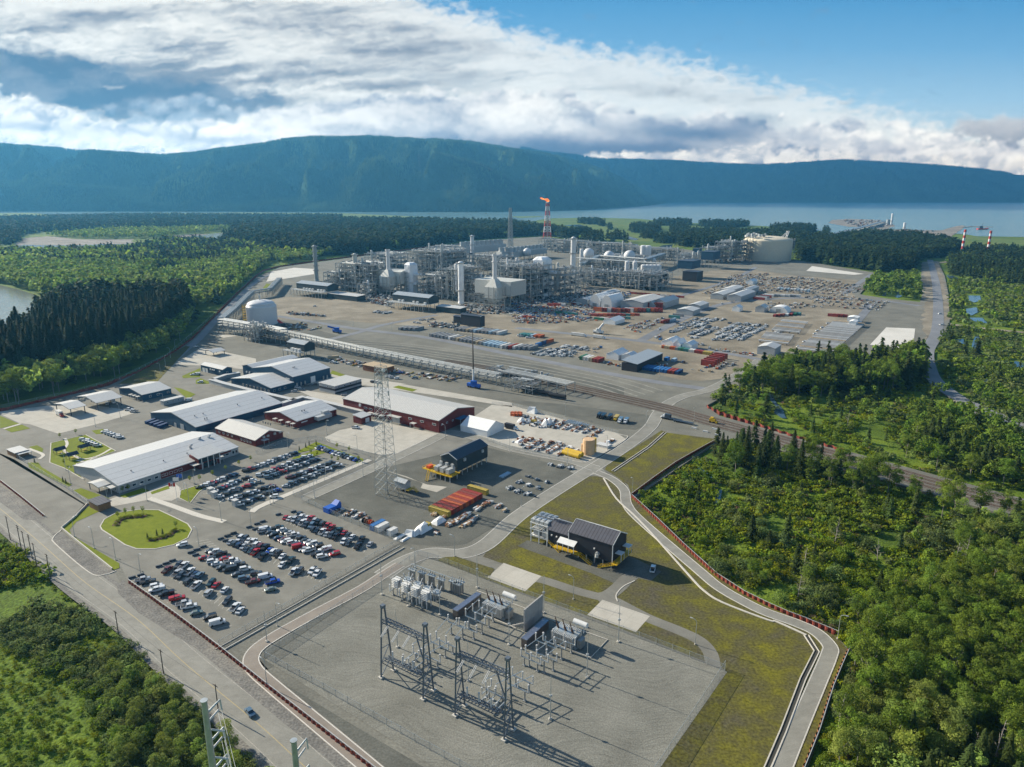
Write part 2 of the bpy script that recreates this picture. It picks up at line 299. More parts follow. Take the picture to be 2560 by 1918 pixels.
front_road=smooth_line(PX([(-400,1010),(-100,1195),(0,1272),(110,1366),(211,1455),(342,1548),(461,1658),(640,1806),(756,1912),(900,2045)]))
mb=MB();ribbon(mb,front_road,12.5,0.08);structure('road',mb,'road_asphalt')
mb=MB();ribbon(mb,front_road,16,0.065,-0.2);structure('road_shoulder',mb,'roadside_gravel')
sheet('gravel_verge','roadside_gravel',[T(0,2,(-300,640,0,870,370,1130,385,1158,330,1180,200,1170,0,1020,-300,800)),T(0,2,(510,1265,960,1600,1000,1622,900,1650,780,1640,480,1390,460,1330)),T(0,3,(1060,40,1880,640,2209,900,3400,1750,3200,1900,2209,1080,1700,640,1200,330,1020,160,1010,100))],0.10)
sheet('concrete_apron','concrete',[T(1,2,(600,460,720,400,930,360,1000,310,1570,430,1240,590,1130,610,1040,605,660,510)),[(1180,1045),(1230,1012),(1280,1015),(1420,1053),(1545,1085),(1565,1098),(1480,1150),(1460,1155),(1436,1152),(1280,1122),(1195,1097)],
 T(0,2,(940,1000,1020,970,1270,930,1480,840,1560,900,1540,980,1480,1010,1290,1000,960,1060)),[(1259,1408),(1354,1441),(1313,1479),(1218,1444)],[(1506,1500),(1625,1541),(1590,1581),(1468,1538)],
 T(0,2,(0,240,400,190,850,190,1200,240,830,350,500,430,260,350,170,340,0,260)),T(0,1,(1500,1490,1740,1340,2209,1440,2209,1480,2100,1530,1750,1500)),T(1,1,(0,1500,640,1570,1300,1657,0,1657)),T(1,2,(850,0,1250,0,2209,165,2209,200,1700,120)),T(1,2,(370,60,450,60,780,110,760,190,560,150)),T(2,2,(1200,230,1290,180,1350,165,1410,170,1310,245)),T(0,1,(1860,1230,2060,1240,1930,1260)),T(1,2,(1080,735,1420,850,1480,870,1650,890,1560,935,1420,900,1440,860,1300,800))],0.09)
WALKS=MB()
for pts,w_ in(([(372,1246),(430,1265),(500,1290),(562,1305)],3.2),([(628,1281),(660,1262),(800,1203),(925,1150)],3.6),(T(0,2,(560,470,580,520,555,580,640,620,720,650,850,620,960,560)),1.6),(T(0,2,(660,660,740,670,830,630)),1.6),(T(0,2,(30,390,180,345)),2.2),(T(0,2,(250,560,370,610,340,650)),1.8),(T(1,2,(120,940,200,900)),1.5)):
 kerb_line(WALKS,smooth_line(PX(pts)),w_,0.0,0.16)
structure('pavement',WALKS,'kerb_concrete')
main=smooth_line(PX([(955,1440),(1010,1405),(1075,1383),(1150,1385),(1215,1362),(1290,1295),(1370,1240),(1450,1190),(1510,1153),(1580,1106),(1625,1068),(1645,1035),(1668,1010),(1710,990),(1770,975),(1830,945),(1900,900)]))
west=smooth_line(PX([(1490,1172),(1420,1150),(1280,1122),(1180,1092),(1120,1083),(1060,1110),(950,1162),(860,1203),(770,1243)]))
path=smooth_line(PX([(1490,1180),(1530,1198),(1560,1225),(1567,1260),(1600,1300),(1745,1425),(1800,1470),(1870,1510),(1920,1533),(1990,1558),(2040,1581),(2074,1615),(2072,1640),(2045,1705),(1995,1822),(1955,1920),(1925,1995)]),8)
loop=smooth_line(PX([(1000,1412),(955,1440),(900,1475),(790,1533),(700,1583),(648,1617),(628,1645),(636,1674),(680,1715),(770,1790),(880,1882),(990,1975)]),8)
spur=smooth_line(PX([(1165,1388),(1230,1415),(1290,1440),(1355,1450),(1430,1474),(1480,1488),(1530,1500),(1570,1520),(1625,1548),(1700,1578),(1748,1602),(1775,1632),(1783,1668)]),8)
spur2=smooth_line(PX([(1490,1495),(1520,1488),(1545,1470),(1565,1450),(1580,1440)]),8)
mb=MB();ribbon(mb,main,9,0.12);ribbon(mb,west,8.5,0.125);mb.sheet(PX(T(2,2,(500,760,560,700,700,650,860,620,780,730,870,830,700,790,600,800))),0.13);structure('road',mb,'road_asphalt')
mb=MB();ribbon(mb,path,5.0,0.14);structure('road',mb,'road_asphalt')
mb=MB();ribbon(mb,loop,5.5,0.14);structure('road',mb,'pink_asphalt')
mb=MB();ribbon(mb,spur,5.0,0.075);ribbon(mb,spur2,6.0,0.08);structure('road',mb,'asphalt')
# roads of the construction yard
mb=MB()
for pts,w_,z in(([(690,790),(800,808),(910,825),(1000,835),(1100,850),(1270,885),(1500,930),(1640,955),(1760,972)],10,0.10),([(820,850),(900,830),(960,812),(1090,788)],9,0.105),([(1290,820),(1400,832),(1500,842),(1600,853),(1760,875),(1880,895),(1905,905)],10,0.11),([(1600,853),(1680,810),(1760,775),(1840,755),(2000,745),(2180,750),(2300,765)],11,0.115),([(1700,740),(1800,710),(1860,685),(1890,668)],9,0.12),([(380,945),(470,870),(500,845),(560,780),(640,705),(690,680)],8,0.10),([(2180,760),(2060,900)],10,0.125),([(2110,735),(2180,685)],9,0.13)):
 ribbon(mb,smooth_line(PX(pts)),w_,z)
structure('site_road',mb,'blue_asphalt')
mat('pale_gravel',(0.24,0.232,0.20),.95,var=.25,scale=.3);mb=MB();l0=smooth_line(PX([(860,862),(1000,868),(1280,908),(1500,950),(1620,985)]))
for o_ in(-19,-11,-3,7,16):ribbon(mb,l0,1.6,.06,o_)
structure('gravel_tracks',mb,'pale_gravel')
mb=MB();ribbon(mb,smooth_line(PX([(2325,650),(2338,700),(2345,760),(2342,830),(2318,880),(2330,940),(2380,985),(2450,1020),(2560,1065)])),12,0.14);structure('haul_road',mb,'blue_asphalt')
sheet('moss_field','moss_field',[[(1518,1163),(1654,1076),(1668,1082),(1799,1099),(1581,1241),(1570,1212),(1541,1192),(1512,1174)],
 [(1465,1192),(1280,1316),(1222,1370),(1208,1392),(1262,1411),(1216,1443),(1132,1391),(1095,1402),(1280,1473),(1470,1540),(1640,1606),(1815,1675),(1650,1918),(1590,2010),(1985,2010),(2015,1918),(2117,1622),(2090,1590),(1920,1514),(1790,1440),(1640,1300),(1583,1243),(1560,1205),(1520,1190)]],0.05)
sheet('gravel_yard','compound_gravel',[T(2,2,(50,1400,130,1350,1050,1500,1290,1620,1200,1700,1000,1657,880,1720,700,1640))],0.06)
sheet('switchyard_ground','switchyard_gravel',[[(1095,1404),(1280,1476),(1818,1680),(1652,1918),(1590,2010),(1230,2010),(662,1650),(1045,1390)]],0.07)
LAWNS=[T(0,2,(865,1230,900,1170,1000,1115,1200,1085,1370,1090,1500,1150,1620,1210,1655,1260,1620,1330,1500,1390,1340,1425,1180,1425,1080,1390,960,1310,880,1260)),
 T(0,2,(440,510,740,440,1000,580,830,640,660,690,660,760,730,830,560,730,430,680)),T(0,2,(240,680,330,680,360,720,620,870,590,890,250,720)),T(0,2,(630,920,700,900,950,990,860,990,770,1000)),
 T(0,2,(780,1050,860,1100,660,1190,600,1260,620,1310,1030,1550,1030,1590,970,1610,540,1250,760,1060)),T(0,2,(1560,920,1860,830,1900,830,1720,930,1640,1030,1545,985)),
 T(1,2,(340,590,520,500,760,590,930,650,920,690,870,700,860,660,520,560,360,600)),T(0,2,(0,275,165,345,0,385)),T(0,2,(40,392,190,352,262,385,100,420)),T(0,2,(1300,935,1450,880,1465,905,1310,955)),T(0,2,(1020,970,1230,900,1290,925,1080,985)),
 T(0,2,(790,405,890,390,900,430,830,435)),T(0,2,(1500,30,1560,40,1690,90,1620,130,1580,100)),T(0,1,(1570,1590,1730,1520,1725,1600,1580,1608)),T(0,1,(1690,1625,1730,1608,1810,1640,1800,1657,1690,1657)),T(1,2,(1180,30,1230,15,1390,50,1350,68)),T(1,1,(640,1570,660,1540,770,1580,740,1595)),T(0,2,(250,545,320,530,375,560,360,610)),T(2,2,(-1900,640,-1650,560,-1600,590,-1870,680)),T(1,1,(60,830,90,790,130,795,110,840,70,855))]
sheet('lawn','lawn',LAWNS,0.13)
sheet('grass_strip','moss_field',[T(0,1,(1020,1657,1600,1330,1640,1335,1340,1657)),T(1,2,(1570,1520,1620,1497,1730,1492,2060,1600,2020,1657,1980,1657))],0.14)
sheet('pond_liner','pale_liner',[T(3,1,(1020,1170,1270,1180,1250,1360,880,1320)),T(3,1,(380,640,830,708,740,716,330,682)),T(1,1,(130,690,330,655,500,665,500,710,90,775))],0.15)
# painted lines and kerbs
wl=MB()
for off in(2.4,-2.4):ribbon(wl,path,0.18,0.145,off);ribbon(wl,loop,0.2,0.145,off)
ribbon(wl,spur,0.001,0.1)
for ln,o in((main,4.2),(main,-4.2),(west,4.0),(west,-4.0)):ribbon(wl,ln,0.22,0.135,o)
z4=lambda x,y:(300+x/4.603,1240+y/4.603);z5=lambda x,y:(560+x/5.5225,1240+y/5.5225);z6=lambda x,y:(440+x/4.809,1080+y/4.809)
def stalls(a,b_,n,ang,L_,z=0.055,w_=0.12):
 a,b_=P(*a),P(*b_);d=Vector((math.cos(R(ang)),math.sin(R(ang)),0))*L_/2
 for i in range(n):
  c=a.lerp(b_,i/(n-1));ribbon(wl,[c-d,c+d],w_,z)
stalls(z4(250,1010),z4(1200,1510),20,27,5.2);stalls(z4(560,870),z4(1420,1360),20,81,5.4);stalls(z5(-300,620),z5(620,1300),24,26,5.2);stalls(z5(100,650),z5(1350,1140),26,81,5.4)
stalls(z5(520,500),z5(1500,820),22,27,5.2);stalls(z5(860,330),z5(1960,740),24,80,5.4);stalls(z6(1700,200),z6(2170,350),15,50,5.4)
for a,b_,n in((z6(300,680),z6(720,520),9),(z6(840,480),z6(1430,250),15),(z6(450,730),z6(780,590),9),(z6(1010,540),z6(1650,320),15),(z6(1330,640),z6(1950,410),15)):stalls(a,b_,n,20,10.0)
for a,b_ in(((-20,1302),(0,1315)),):pass
structure('road_markings',wl,'line_white')
yl=MB();ribbon(yl,front_road,0.25,0.085);structure('road_markings',yl,'line_yellow')
sl_=MB();ribbon(sl_,front_road,0.2,0.085,5.2);ribbon(sl_,front_road,0.2,0.085,-5.2)
structure('road_markings',sl_,'line_faint')
kb=MB()
for i in(0,1,5):kerb_line(kb,PX(LAWNS[i]),0.45,0.0,0.22,closed=True)
kerb_line(kb,smooth_line(PX(T(1,2,(600,460,660,510,1040,605,1130,610,1240,590,1570,430)))),0.4,0,0.22)
kerb_line(kb,smooth_line(PX([(1280,1015),(1420,1053),(1545,1085),(1565,1098),(1480,1150),(1460,1156),(1436,1153),(1280,1123)])),0.5,0,0.25)
kerb_line(kb,smooth_line(PX(T(2,3,(910,230,900,170,960,100,1060,50)))),0.4,0,0.2)
kerb_line(kb,smooth_line(PX([(154,1325),(133,1345),(140,1362),(225,1433),(262,1437),(290,1428)])),0.4,0,0.22)
for x in(loop,path):kerb_line(kb,x,0.12,0,0.17,2.6);kerb_line(kb,x,0.12,0,0.17,-2.6)
structure('kerb',kb,'kerb_concrete')
# open concrete drains in the moss fields
dr=MB();mat('drain_dark',(0.05,0.048,0.04),0.9)
for pts,w_ in((T(2,2,(870,755,1180,545,1320,420)),1.5),(T(3,3,(330,520,420,660,300,900,130,1350,0,1657)),1.3)):
 l=PX(pts);ribbon(dr,l,w_,0.085)
structure('drain_bed',dr,'drain_dark')
dk=MB()
for pts,w_ in((T(2,2,(870,755,1180,545,1320,420)),1.7),(T(3,3,(330,520,420,660,300,900,130,1350,0,1657,-60,1800)),1.6)):
 l=PX(pts);kerb_line(dk,l,0.35,0,0.3,w_/2);kerb_line(dk,l,0.35,0,0.3,-w_/2)
kerb_line(dk,smooth_line(PX(T(2,2,(790,815,900,990,1060,1140,1240,1330,1530,1657))+T(2,3,(1660,140,1820,240,2209,390))+T(3,3,(60,400,200,460,330,520))),4),0.8,0,0.3)
structure('drain_kerb',dk,'kerb_concrete')
mat('grate',(0.12,0.12,0.10),0.8,var=0.3,scale=2)
dd=MB();ribbon(dd,PX([(545,1628),(1005,1368)]),2.2,0.16);structure('drain_bed',dd,'grate')
dd=MB();l=PX([(545,1628),(1005,1368)]);kerb_line(dd,l,0.3,0,0.4,1.3);kerb_line(dd,l,0.3,0,0.4,-1.3);structure('drain_kerb',dd,'kerb_concrete')
# railway
ground_mat('ballast',[(0.11,0.10,0.085),(0.14,0.13,0.11),(0.175,0.162,0.138)],fine=1.5,fvar=0.35)
mat('rail_rust',(0.13,0.085,0.065),0.6,var=0.2);mat('sleeper',(0.11,0.085,0.065),0.9,var=0.3)
RAIL=smooth_line(PX([(1100,905),(1280,935),(1416,968),(1651,1021),(1761,1052),(1920,1095),(2065,1138),(2340,1215),(2560,1276),(2700,1315)]),4)
mb=MB();ribbon(mb,RAIL,19,0.17,2);structure('track_bed',mb,'ballast')
for k,off in enumerate((-5,0,5,9)):
 t_=thing('railway_track',['rusty railway track on the near side of the ballast bed','second rusty railway track counted from the switchyard side','third rusty railway track with pale ballast between its rails','rusty railway track on the far side of the ballast bed'][k],'railway track',group='railway tracks crossing the site')
 a=MB()
 for g in(-0.75,0.75):kerb_line(a,RAIL,0.12,0.2,0.42,off+g)
 a.build('rails','rail_rust',t_)
 sb=MB();c0=offset_line(RAIL,off);
 for i in range(len(c0)-1):
  d=c0[i+1]-c0[i];n=max(1,int(d.length/(1.4 if d.length<60 else 2.4)));an=math.atan2(d.y,d.x)
  for j in range(n):q=c0[i].lerp(c0[i+1],j/n);sb.box((q.x,q.y,0.22),(0.35,2.6,0.12),an)
 sb.build('sleepers','sleeper',t_)
# ---------------- sky dome with clouds (colour per vertex, emission) ----------------
def noise_grid(seed,n=256):
 g=np.random.default_rng(seed).uniform(0,2*np.pi,(n,n));return np.cos(g),np.sin(g)
_LAT={}
def perlin(x,y,seed):
 if seed not in _LAT:_LAT[seed]=noise_grid(seed)
 gx,gy=_LAT[seed];xi=np.floor(x).astype(int);yi=np.floor(y).astype(int);xf=x-xi;yf=y-yi
 u=xf*xf*xf*(xf*(xf*6-15)+10);v=yf*yf*yf*(yf*(yf*6-15)+10)
 def g(a,b_):i=(xi+a)&255;j=(yi+b_)&255;return gx[i,j]*(xf-a)+gy[i,j]*(yf-b_)
 return(g(0,0)*(1-u)+g(1,0)*u)*(1-v)+(g(0,1)*(1-u)+g(1,1)*u)*v
def fbm(x,y,seed,oc=6,gain=0.5,bil=False):
 s=np.zeros_like(x);a=1.0;t=0.0
 for k in range(oc):
  n=perlin(x*2**k+13.7*k,y*2**k+7.1*k,seed+k);n=(1-2.2*np.abs(n))if bil else n*1.5
  s+=a*n;t+=a;a*=gain
 return s/t
def sstep(a,b_,x):t=np.clip((x-a)/(b_-a),0,1);return t*t*(3-2*t)
def lin(c):c=np.array(c,float)/255;return np.where(c<=0.04045,c/12.92,((c+0.055)/1.055)**2.4)
def mixc(a,b_,t):return a+(b_-a)*t[...,None]
AZ=np.radians(np.linspace(-47,52,1400));EL=np.radians(np.concatenate([np.linspace(-2,24,430),np.linspace(24.3,62,60)]))
az,el=np.meshgrid(AZ,EL)
dx,dy,dz=np.sin(az)*np.cos(el),np.cos(az)*np.cos(el),np.sin(el)
dep=np.maximum(dy*cp-dz*sp,0.2);PXD,PYD=1280+F_PX*dx/dep,959-F_PX*(dy*sp+dz*cp)/dep # where a direction lies in the photograph: the look-up into the painted sky
XR0,YR0,ST=-900.0,-700.0,2.0
X,Y=np.meshgrid(np.arange(XR0,3460,ST),np.arange(YR0,560,ST))
def curve(pts):a=np.array(pts,float);return np.interp(X,a[:,0],a[:,1])
skyc=np.stack([np.interp(Y,[-900,0,120,250,340,480],[lin((c0,0,0))[0]for c0 in ch])for ch in((50,84,112,152,178,190),(120,154,170,192,205,212),(180,204,212,219,220,220))],-1)
col=skyc.copy()
wx=fbm(X/420,Y/260,5,4)*60;wy=fbm(X/380,Y/240,9,4)*34
# thin high cloud sheet
d=Y-curve([(-900,-900),(600,-300),(1000,-40),(1090,0),(1250,45),(1400,92),(1560,112),(1750,142),(1900,190),(2050,228),(2200,262),(2400,292),(2560,300),(3300,320)])
puff=fbm(X/46+wx/60,Y/22+wy/60,21,5,0.6)
al=sstep(-14,52,d+wy*0.7+puff*62)
al*=1-0.28*sstep(0.05,0.5,puff)*sstep(220,0,d)
streak=fbm(X/300+wx/300,(Y+0.10*(X-900))/42,31,6,0.55);str2=fbm(X/700,Y/90+X/2600,37,5)
grey=sstep(-0.05,0.42,streak*0.7+str2*0.6)
white=lin((238,238,234));gsh=lin((128,142,160))
left=sstep(1500,500,X)
sh=(grey*(0.35+0.6*left)+.22*sstep(.0,.45,fbm(X/70+wx/50,Y/22+wy/40,39,5,.6))*(.4+left))*sstep(-60,120,d)
hi=mixc(np.broadcast_to(white,col.shape),gsh,np.clip(sh,0,1));hi=mixc(hi,skyc,0.28*sstep(600,1800,X)*(1-0.5*sstep(0,0.4,puff)))
col=mixc(col,hi,al)
def blob(cx,cy,rx,ry,ang=0.0,amp=1.0,soft=1.0):
 ca,sa=math.cos(R(ang)),math.sin(R(ang));a=X-cx+wx*0.8;b_=Y-cy+wy*0.8
 u=(a*ca+b_*sa)/rx;v=(-a*sa+b_*ca)/ry;return amp*np.exp(-(u*u+v*v)**soft)
# grey wisps within the sheet
for cx,cy,rx,ry,an,am in((440,112,110,28,4,.75),(880,100,210,40,8,.62),(760,170,200,26,-4,.6),(950,135,130,14,0,.6),(620,195,170,22,2,.6),(1070,178,110,12,4,.4),(1640,222,130,22,2,.30),(240,30,160,18,3,.5),(700,60,240,20,6,.5),(520,130,90,18,0,.6),(1180,120,160,12,6,.35),(820,215,200,16,4,.6),(500,215,160,24,4,.7),(1000,230,120,12,2,.4),(320,60,300,22,6,.35),(60,60,120,20,4,.3),(900,60,220,16,8,.3),(1800,240,160,14,8,.25)):
 col=mixc(col,lin((124,138,158)),np.clip(blob(cx,cy,rx,ry,an)*(0.8+1.3*streak+.9*puff)*am*1.15,0,.95))
# deep blue shade under the sheet, left
dk=np.clip(blob(120,185,215,62,4,1.25,1.6)+blob(330,245,230,62,6,1.15,1.4)+blob(600,275,190,50,2,1.0,1.3)+blob(-240,150,300,90,0,1.0),0,1)*(1-sstep(0,1,blob(80,125,70,14,8)+blob(300,210,40,10))*0.6)
col=mixc(col,mixc(np.broadcast_to(lin((84,116,148)),col.shape),lin((126,144,166)),sstep(-0.3,0.4,fbm(X/130,Y/70,44,5))),sstep(0.15,0.85,dk+0.75*fbm(X/80,Y/44,47,6,.6)))
# cumulus bank on the mountains
n1=fbm(X/26,Y/22,141,5,.6);n2=fbm(X/60,Y/50,151,5,.55);n3=fbm(X/34,Y/30,161,5,.6)
def sky_tone(blobs):
 t=np.ones_like(X)
 for bl in blobs:t=t*(1-np.clip(blob(*bl),0,1))
 return t
def bank(top,bot,n,r0,r1,seed,lit,shade,tone=None,x0=-900,x1=3450,soft=.5,aspect=1.25,dens=1.0,keep=None):
 """heap of cumulus puffs between two curves, drawn from the farthest (highest) to the nearest"""
 global col
 r=np.random.default_rng(seed);xs=r.uniform(x0,x1,n);u=r.uniform(0,1,n)**.85;tp=np.array(top,float);bt=np.array(bot,float)
 ty=np.interp(xs,tp[:,0],tp[:,1]);by=np.interp(xs,bt[:,0],bt[:,1]);rad=(r0+(r1-r0)*r.uniform(0,1,n)**1.6)*(.55+.6*u);ys=ty+rad*.55+(by-ty-rad*.55)*u;lit,shade=lin(lit),lin(shade);r9=r.uniform(.55,1,n);tn_=r.normal(size=n)*.10+1.1*fbm(xs/170,ys/60,seed+3,4);rad=rad*1.25
 for i in np.argsort(ys+r.normal(size=n)*7):
  if by[i]-ty[i]<6:continue
  rx=rad[i]*aspect;j0,j1=int((xs[i]-rx*1.5-XR0)/ST),int((xs[i]+rx*1.5-XR0)/ST);i0,i1=int((ys[i]-rad[i]*1.5-YR0)/ST),int((ys[i]+rad[i]*1.5-YR0)/ST)
  j0,i0=max(j0,0),max(i0,0)
  if j1<=j0 or i1<=i0 or j0>=X.shape[1]or i0>=X.shape[0]:continue
  sl=(slice(i0,i1),slice(j0,j1));U=(X[sl]-xs[i])/rx+n2[sl]*.75+n3[sl]*.5;V_=(Y[sl]-ys[i])/rad[i]+n1[sl]*.55+n2[sl]*.4;q=np.sqrt(U*U+V_*V_)
  al=sstep(1.08,soft-.15,q+n1[sl]*.55)*dens*r9[i];nz=np.sqrt(np.clip(1-q*q,0,1));lam=np.clip(.40-.26*U-.46*V_+.22*nz+n1[sl]*.42+tn_[i],0,1)
  if tone is not None:lam=lam*(.22+.78*tone[sl])
  c=shade+(lit-shade)*lam[...,None];col[sl]=col[sl]+(c-col[sl])*al[...,None]
# hazy grey cumulus inside the blue shade, left
bank([(-900,300),(200,290),(300,240),(420,225),(560,235),(700,262),(800,300)],[(-900,340),(300,330),(800,340)],260,10,34,60,(196,206,216),(96,134,170),x1=800,soft=.35,dens=.75)
RDG=[(-900,350),(0,362),(150,374),(300,386),(420,394),(500,388),(620,372),(720,352),(900,348),(1100,356),(1300,380),(1450,400),(1600,408),(1900,420),(2100,408),(2320,418),(2540,446),(3400,455)]
# far white bank to the right, then the great bank over the mountains
bank([(1300,320),(1560,300),(1700,298),(1800,280),(1960,284),(2050,292),(2150,302),(2240,300),(2330,316),(2400,345),(2480,340),(3400,330)],RDG,620,12,38,72,(250,249,244),(116,142,176),sky_tone([(2030,350,120,26,12,.55),(2200,398,210,14,0,.6),(1720,350,200,30,4,.7),(2420,400,200,16,8,.4)]),x0=1450)
bank([(540,330),(600,292),(720,268),(860,246),(960,232),(1040,224),(1160,224),(1250,222),(1330,230),(1430,218),(1480,232),(1540,262),(1620,288),(1720,292),(1800,274),(1880,284),(1940,320)],RDG,900,14,44,70,(244,243,240),(100,128,164),sky_tone([(1440,362,360,34,2,1.0,1.4),(1720,322,200,34,4,.95,1.3),(1150,378,190,14,6,.75),(1130,300,100,22,16,.5),(1500,300,120,24,30,.6),(1880,300,90,24,10,.85),(980,300,60,14,10,.35),(820,320,90,10,0,.3)]),x0=540,x1=1940)
col=mixc(col,lin((86,122,158)),np.clip(blob(1450,370,360,24,1,.85,1.4)+blob(1740,330,170,22,3,.7,1.2)+blob(1900,302,60,18,10,.5),0,.9))
# ragged bright fringe hanging on the far slopes
bank([(1440,378),(1600,380),(1750,376),(1900,352),(2000,362),(2100,372),(2250,392),(2400,384),(2600,388),(3400,395)],RDG,520,7,20,90,(246,243,236),(120,146,178),x0=1480,soft=.4)
# long bright bank sliding down at the left
bank([(-900,150),(0,206),(40,222),(90,250),(130,262),(180,280),(240,296),(330,312),(440,304),(520,296),(600,305),(680,325),(740,345)],RDG,760,10,32,80,(255,253,247),(122,148,182),sky_tone([(60,320,150,16,4,.75),(250,318,150,9,5,.4),(420,345,140,10,8,.45),(560,352,90,10,-4,.6)]),x1=760)
bank([(-900,335),(0,338),(100,336),(200,346),(300,352),(400,366),(500,388)],[(-900,350),(500,398)],240,6,14,82,(255,252,244),(158,174,196),x1=510,soft=.4)
# grey slab at the right edge
bank([(2390,300),(2440,292),(3400,280)],[(2390,330),(2560,334),(3400,340)],160,14,30,95,(196,200,206),(146,160,178),x0=2400,soft=.2,aspect=2.4)
base=curve([(-900,340),(0,352),(140,372),(260,384),(430,392),(500,395),(560,380),(700,360),(900,352),(1100,362),(1300,378),(1500,404),(1700,420),(1900,428),(2100,424),(2400,430),(2560,438),(3400,440)])
col=mixc(col,lin((120,152,186)),0.35*sstep(-16,20,Y-base)*sstep(300,60,X))
w1,w2=fbm(PXD/40,PYD/30,171,5,.62)*16,fbm(PXD/44,PYD/26,181,5,.62)*9 # ragged edges
gx=np.clip((PXD+w1-XR0)/ST,0,X.shape[1]-1.01);gy=np.clip((PYD+w2-YR0)/ST,0,X.shape[0]-1.01);jx,jy=gx.astype(int),gy.astype(int);fx,fy=(gx-jx)[...,None],(gy-jy)[...,None]
col=(col[jy,jx]*(1-fx)+col[jy,jx+1]*fx)*(1-fy)+(col[jy+1,jx]*(1-fx)+col[jy+1,jx+1]*fx)*fy
Tr=np.exp(-0.000052*np.minimum(14700/np.maximum(dy,.3),786/np.maximum(dz,.001)))[...,None] # the sky is seen through the air: a little brighter behind it
col=np.clip(col,0,1.05)/(2**EXPOSURE);col=np.clip((col-(1-Tr)*np.array([.03,.15,.29])*.8)/Tr,0.01,2)
nE,nA=az.shape;RD=42000.0
V=np.stack([dx*RD,dy*RD,dz*RD+CAM_H],-1).reshape(-1,3)
idx=np.arange(nE*nA).reshape(nE,nA);Q=np.stack([idx[:-1,:-1],idx[1:,:-1],idx[1:,1:],idx[:-1,1:]],-1).reshape(-1,4)
def np_mesh(name,V,Q,mats,mi=None,colr=None,smooth=False):
 me=bpy.data.meshes.new(name);k=Q.shape[1];me.vertices.add(len(V));me.vertices.foreach_set('co',np.ascontiguousarray(V,np.float32).ravel())
 me.loops.add(Q.size);me.loops.foreach_set('vertex_index',np.ascontiguousarray(Q,np.int32).ravel())
 me.polygons.add(len(Q));me.polygons.foreach_set('loop_start',np.arange(0,Q.size,k,dtype=np.int32))
 for m_ in(mats if isinstance(mats,(list,tuple))else[mats]):me.materials.append(MATS[m_])
 if mi is not None:me.polygons.foreach_set('material_index',np.asarray(mi,np.int32))
 if smooth:me.polygons.foreach_set('use_smooth',np.ones(len(Q),bool))
 if colr is not None:
  at=me.color_attributes.new('tint','FLOAT_COLOR','POINT');c4=np.ones((len(V),4),np.float32);c4[:,:3]=colr;at.data.foreach_set('color',c4.ravel())
 me.update(calc_edges=True);return me
m,n,b=_nm('sky_cloud');n.nodes.remove(b);at=n.nodes.new('ShaderNodeAttribute');at.attribute_name='tint';em=n.nodes.new('ShaderNodeEmission')
n.links.new(at.outputs['Color'],em.inputs[0]);n.links.new(em.outputs[0],n.nodes['Material Output'].inputs[0]);m.cycles.emission_sampling='NONE'
o=bpy.data.objects.new('sky',np_mesh('sky',V,Q,'sky_cloud',colr=col.reshape(-1,3)));C.objects.link(o);tag(o,kind='structure')
del V,Q,idx,col,skyc,hi
# ---------------- mountains ----------------
m,n,b=_nm('forest_slope');N=n.nodes;L=n.links
tc=N.new('ShaderNodeTexCoord');a=N.new('ShaderNodeTexNoise');a.inputs['Scale'].default_value=0.0016;a.inputs['Detail'].default_value=9;a.inputs['Roughness'].default_value=0.6;L.new(tc.outputs['Object'],a.inputs['Vector'])
cr=N.new('ShaderNodeValToRGB');e=cr.color_ramp.elements;e[0].position=.4;e[0].color=(.014,.030,.014,1);e[1].position=.68;e[1].color=(.060,.085,.028,1);L.new(a.outputs['Fac'],cr.inputs[0]);L.new(cr.outputs[0],b.inputs['Base Color']);b.inputs['Roughness'].default_value=1;b.inputs['Specular IOR Level'].default_value=0
nb=N.new('ShaderNodeTexNoise');nb.inputs['Scale'].default_value=0.03;nb.inputs['Detail'].default_value=5;L.new(tc.outputs['Object'],nb.inputs['Vector']);bp=N.new('ShaderNodeBump');bp.inputs['Distance'].default_value=22;L.new(nb.outputs['Fac'],bp.inputs['Height']);L.new(bp.outputs[0],b.inputs['Normal'])
mat('slope_tree',(0.036,0.055,0.022),1.0,var=0.8,scale=0.0022,spec=0)
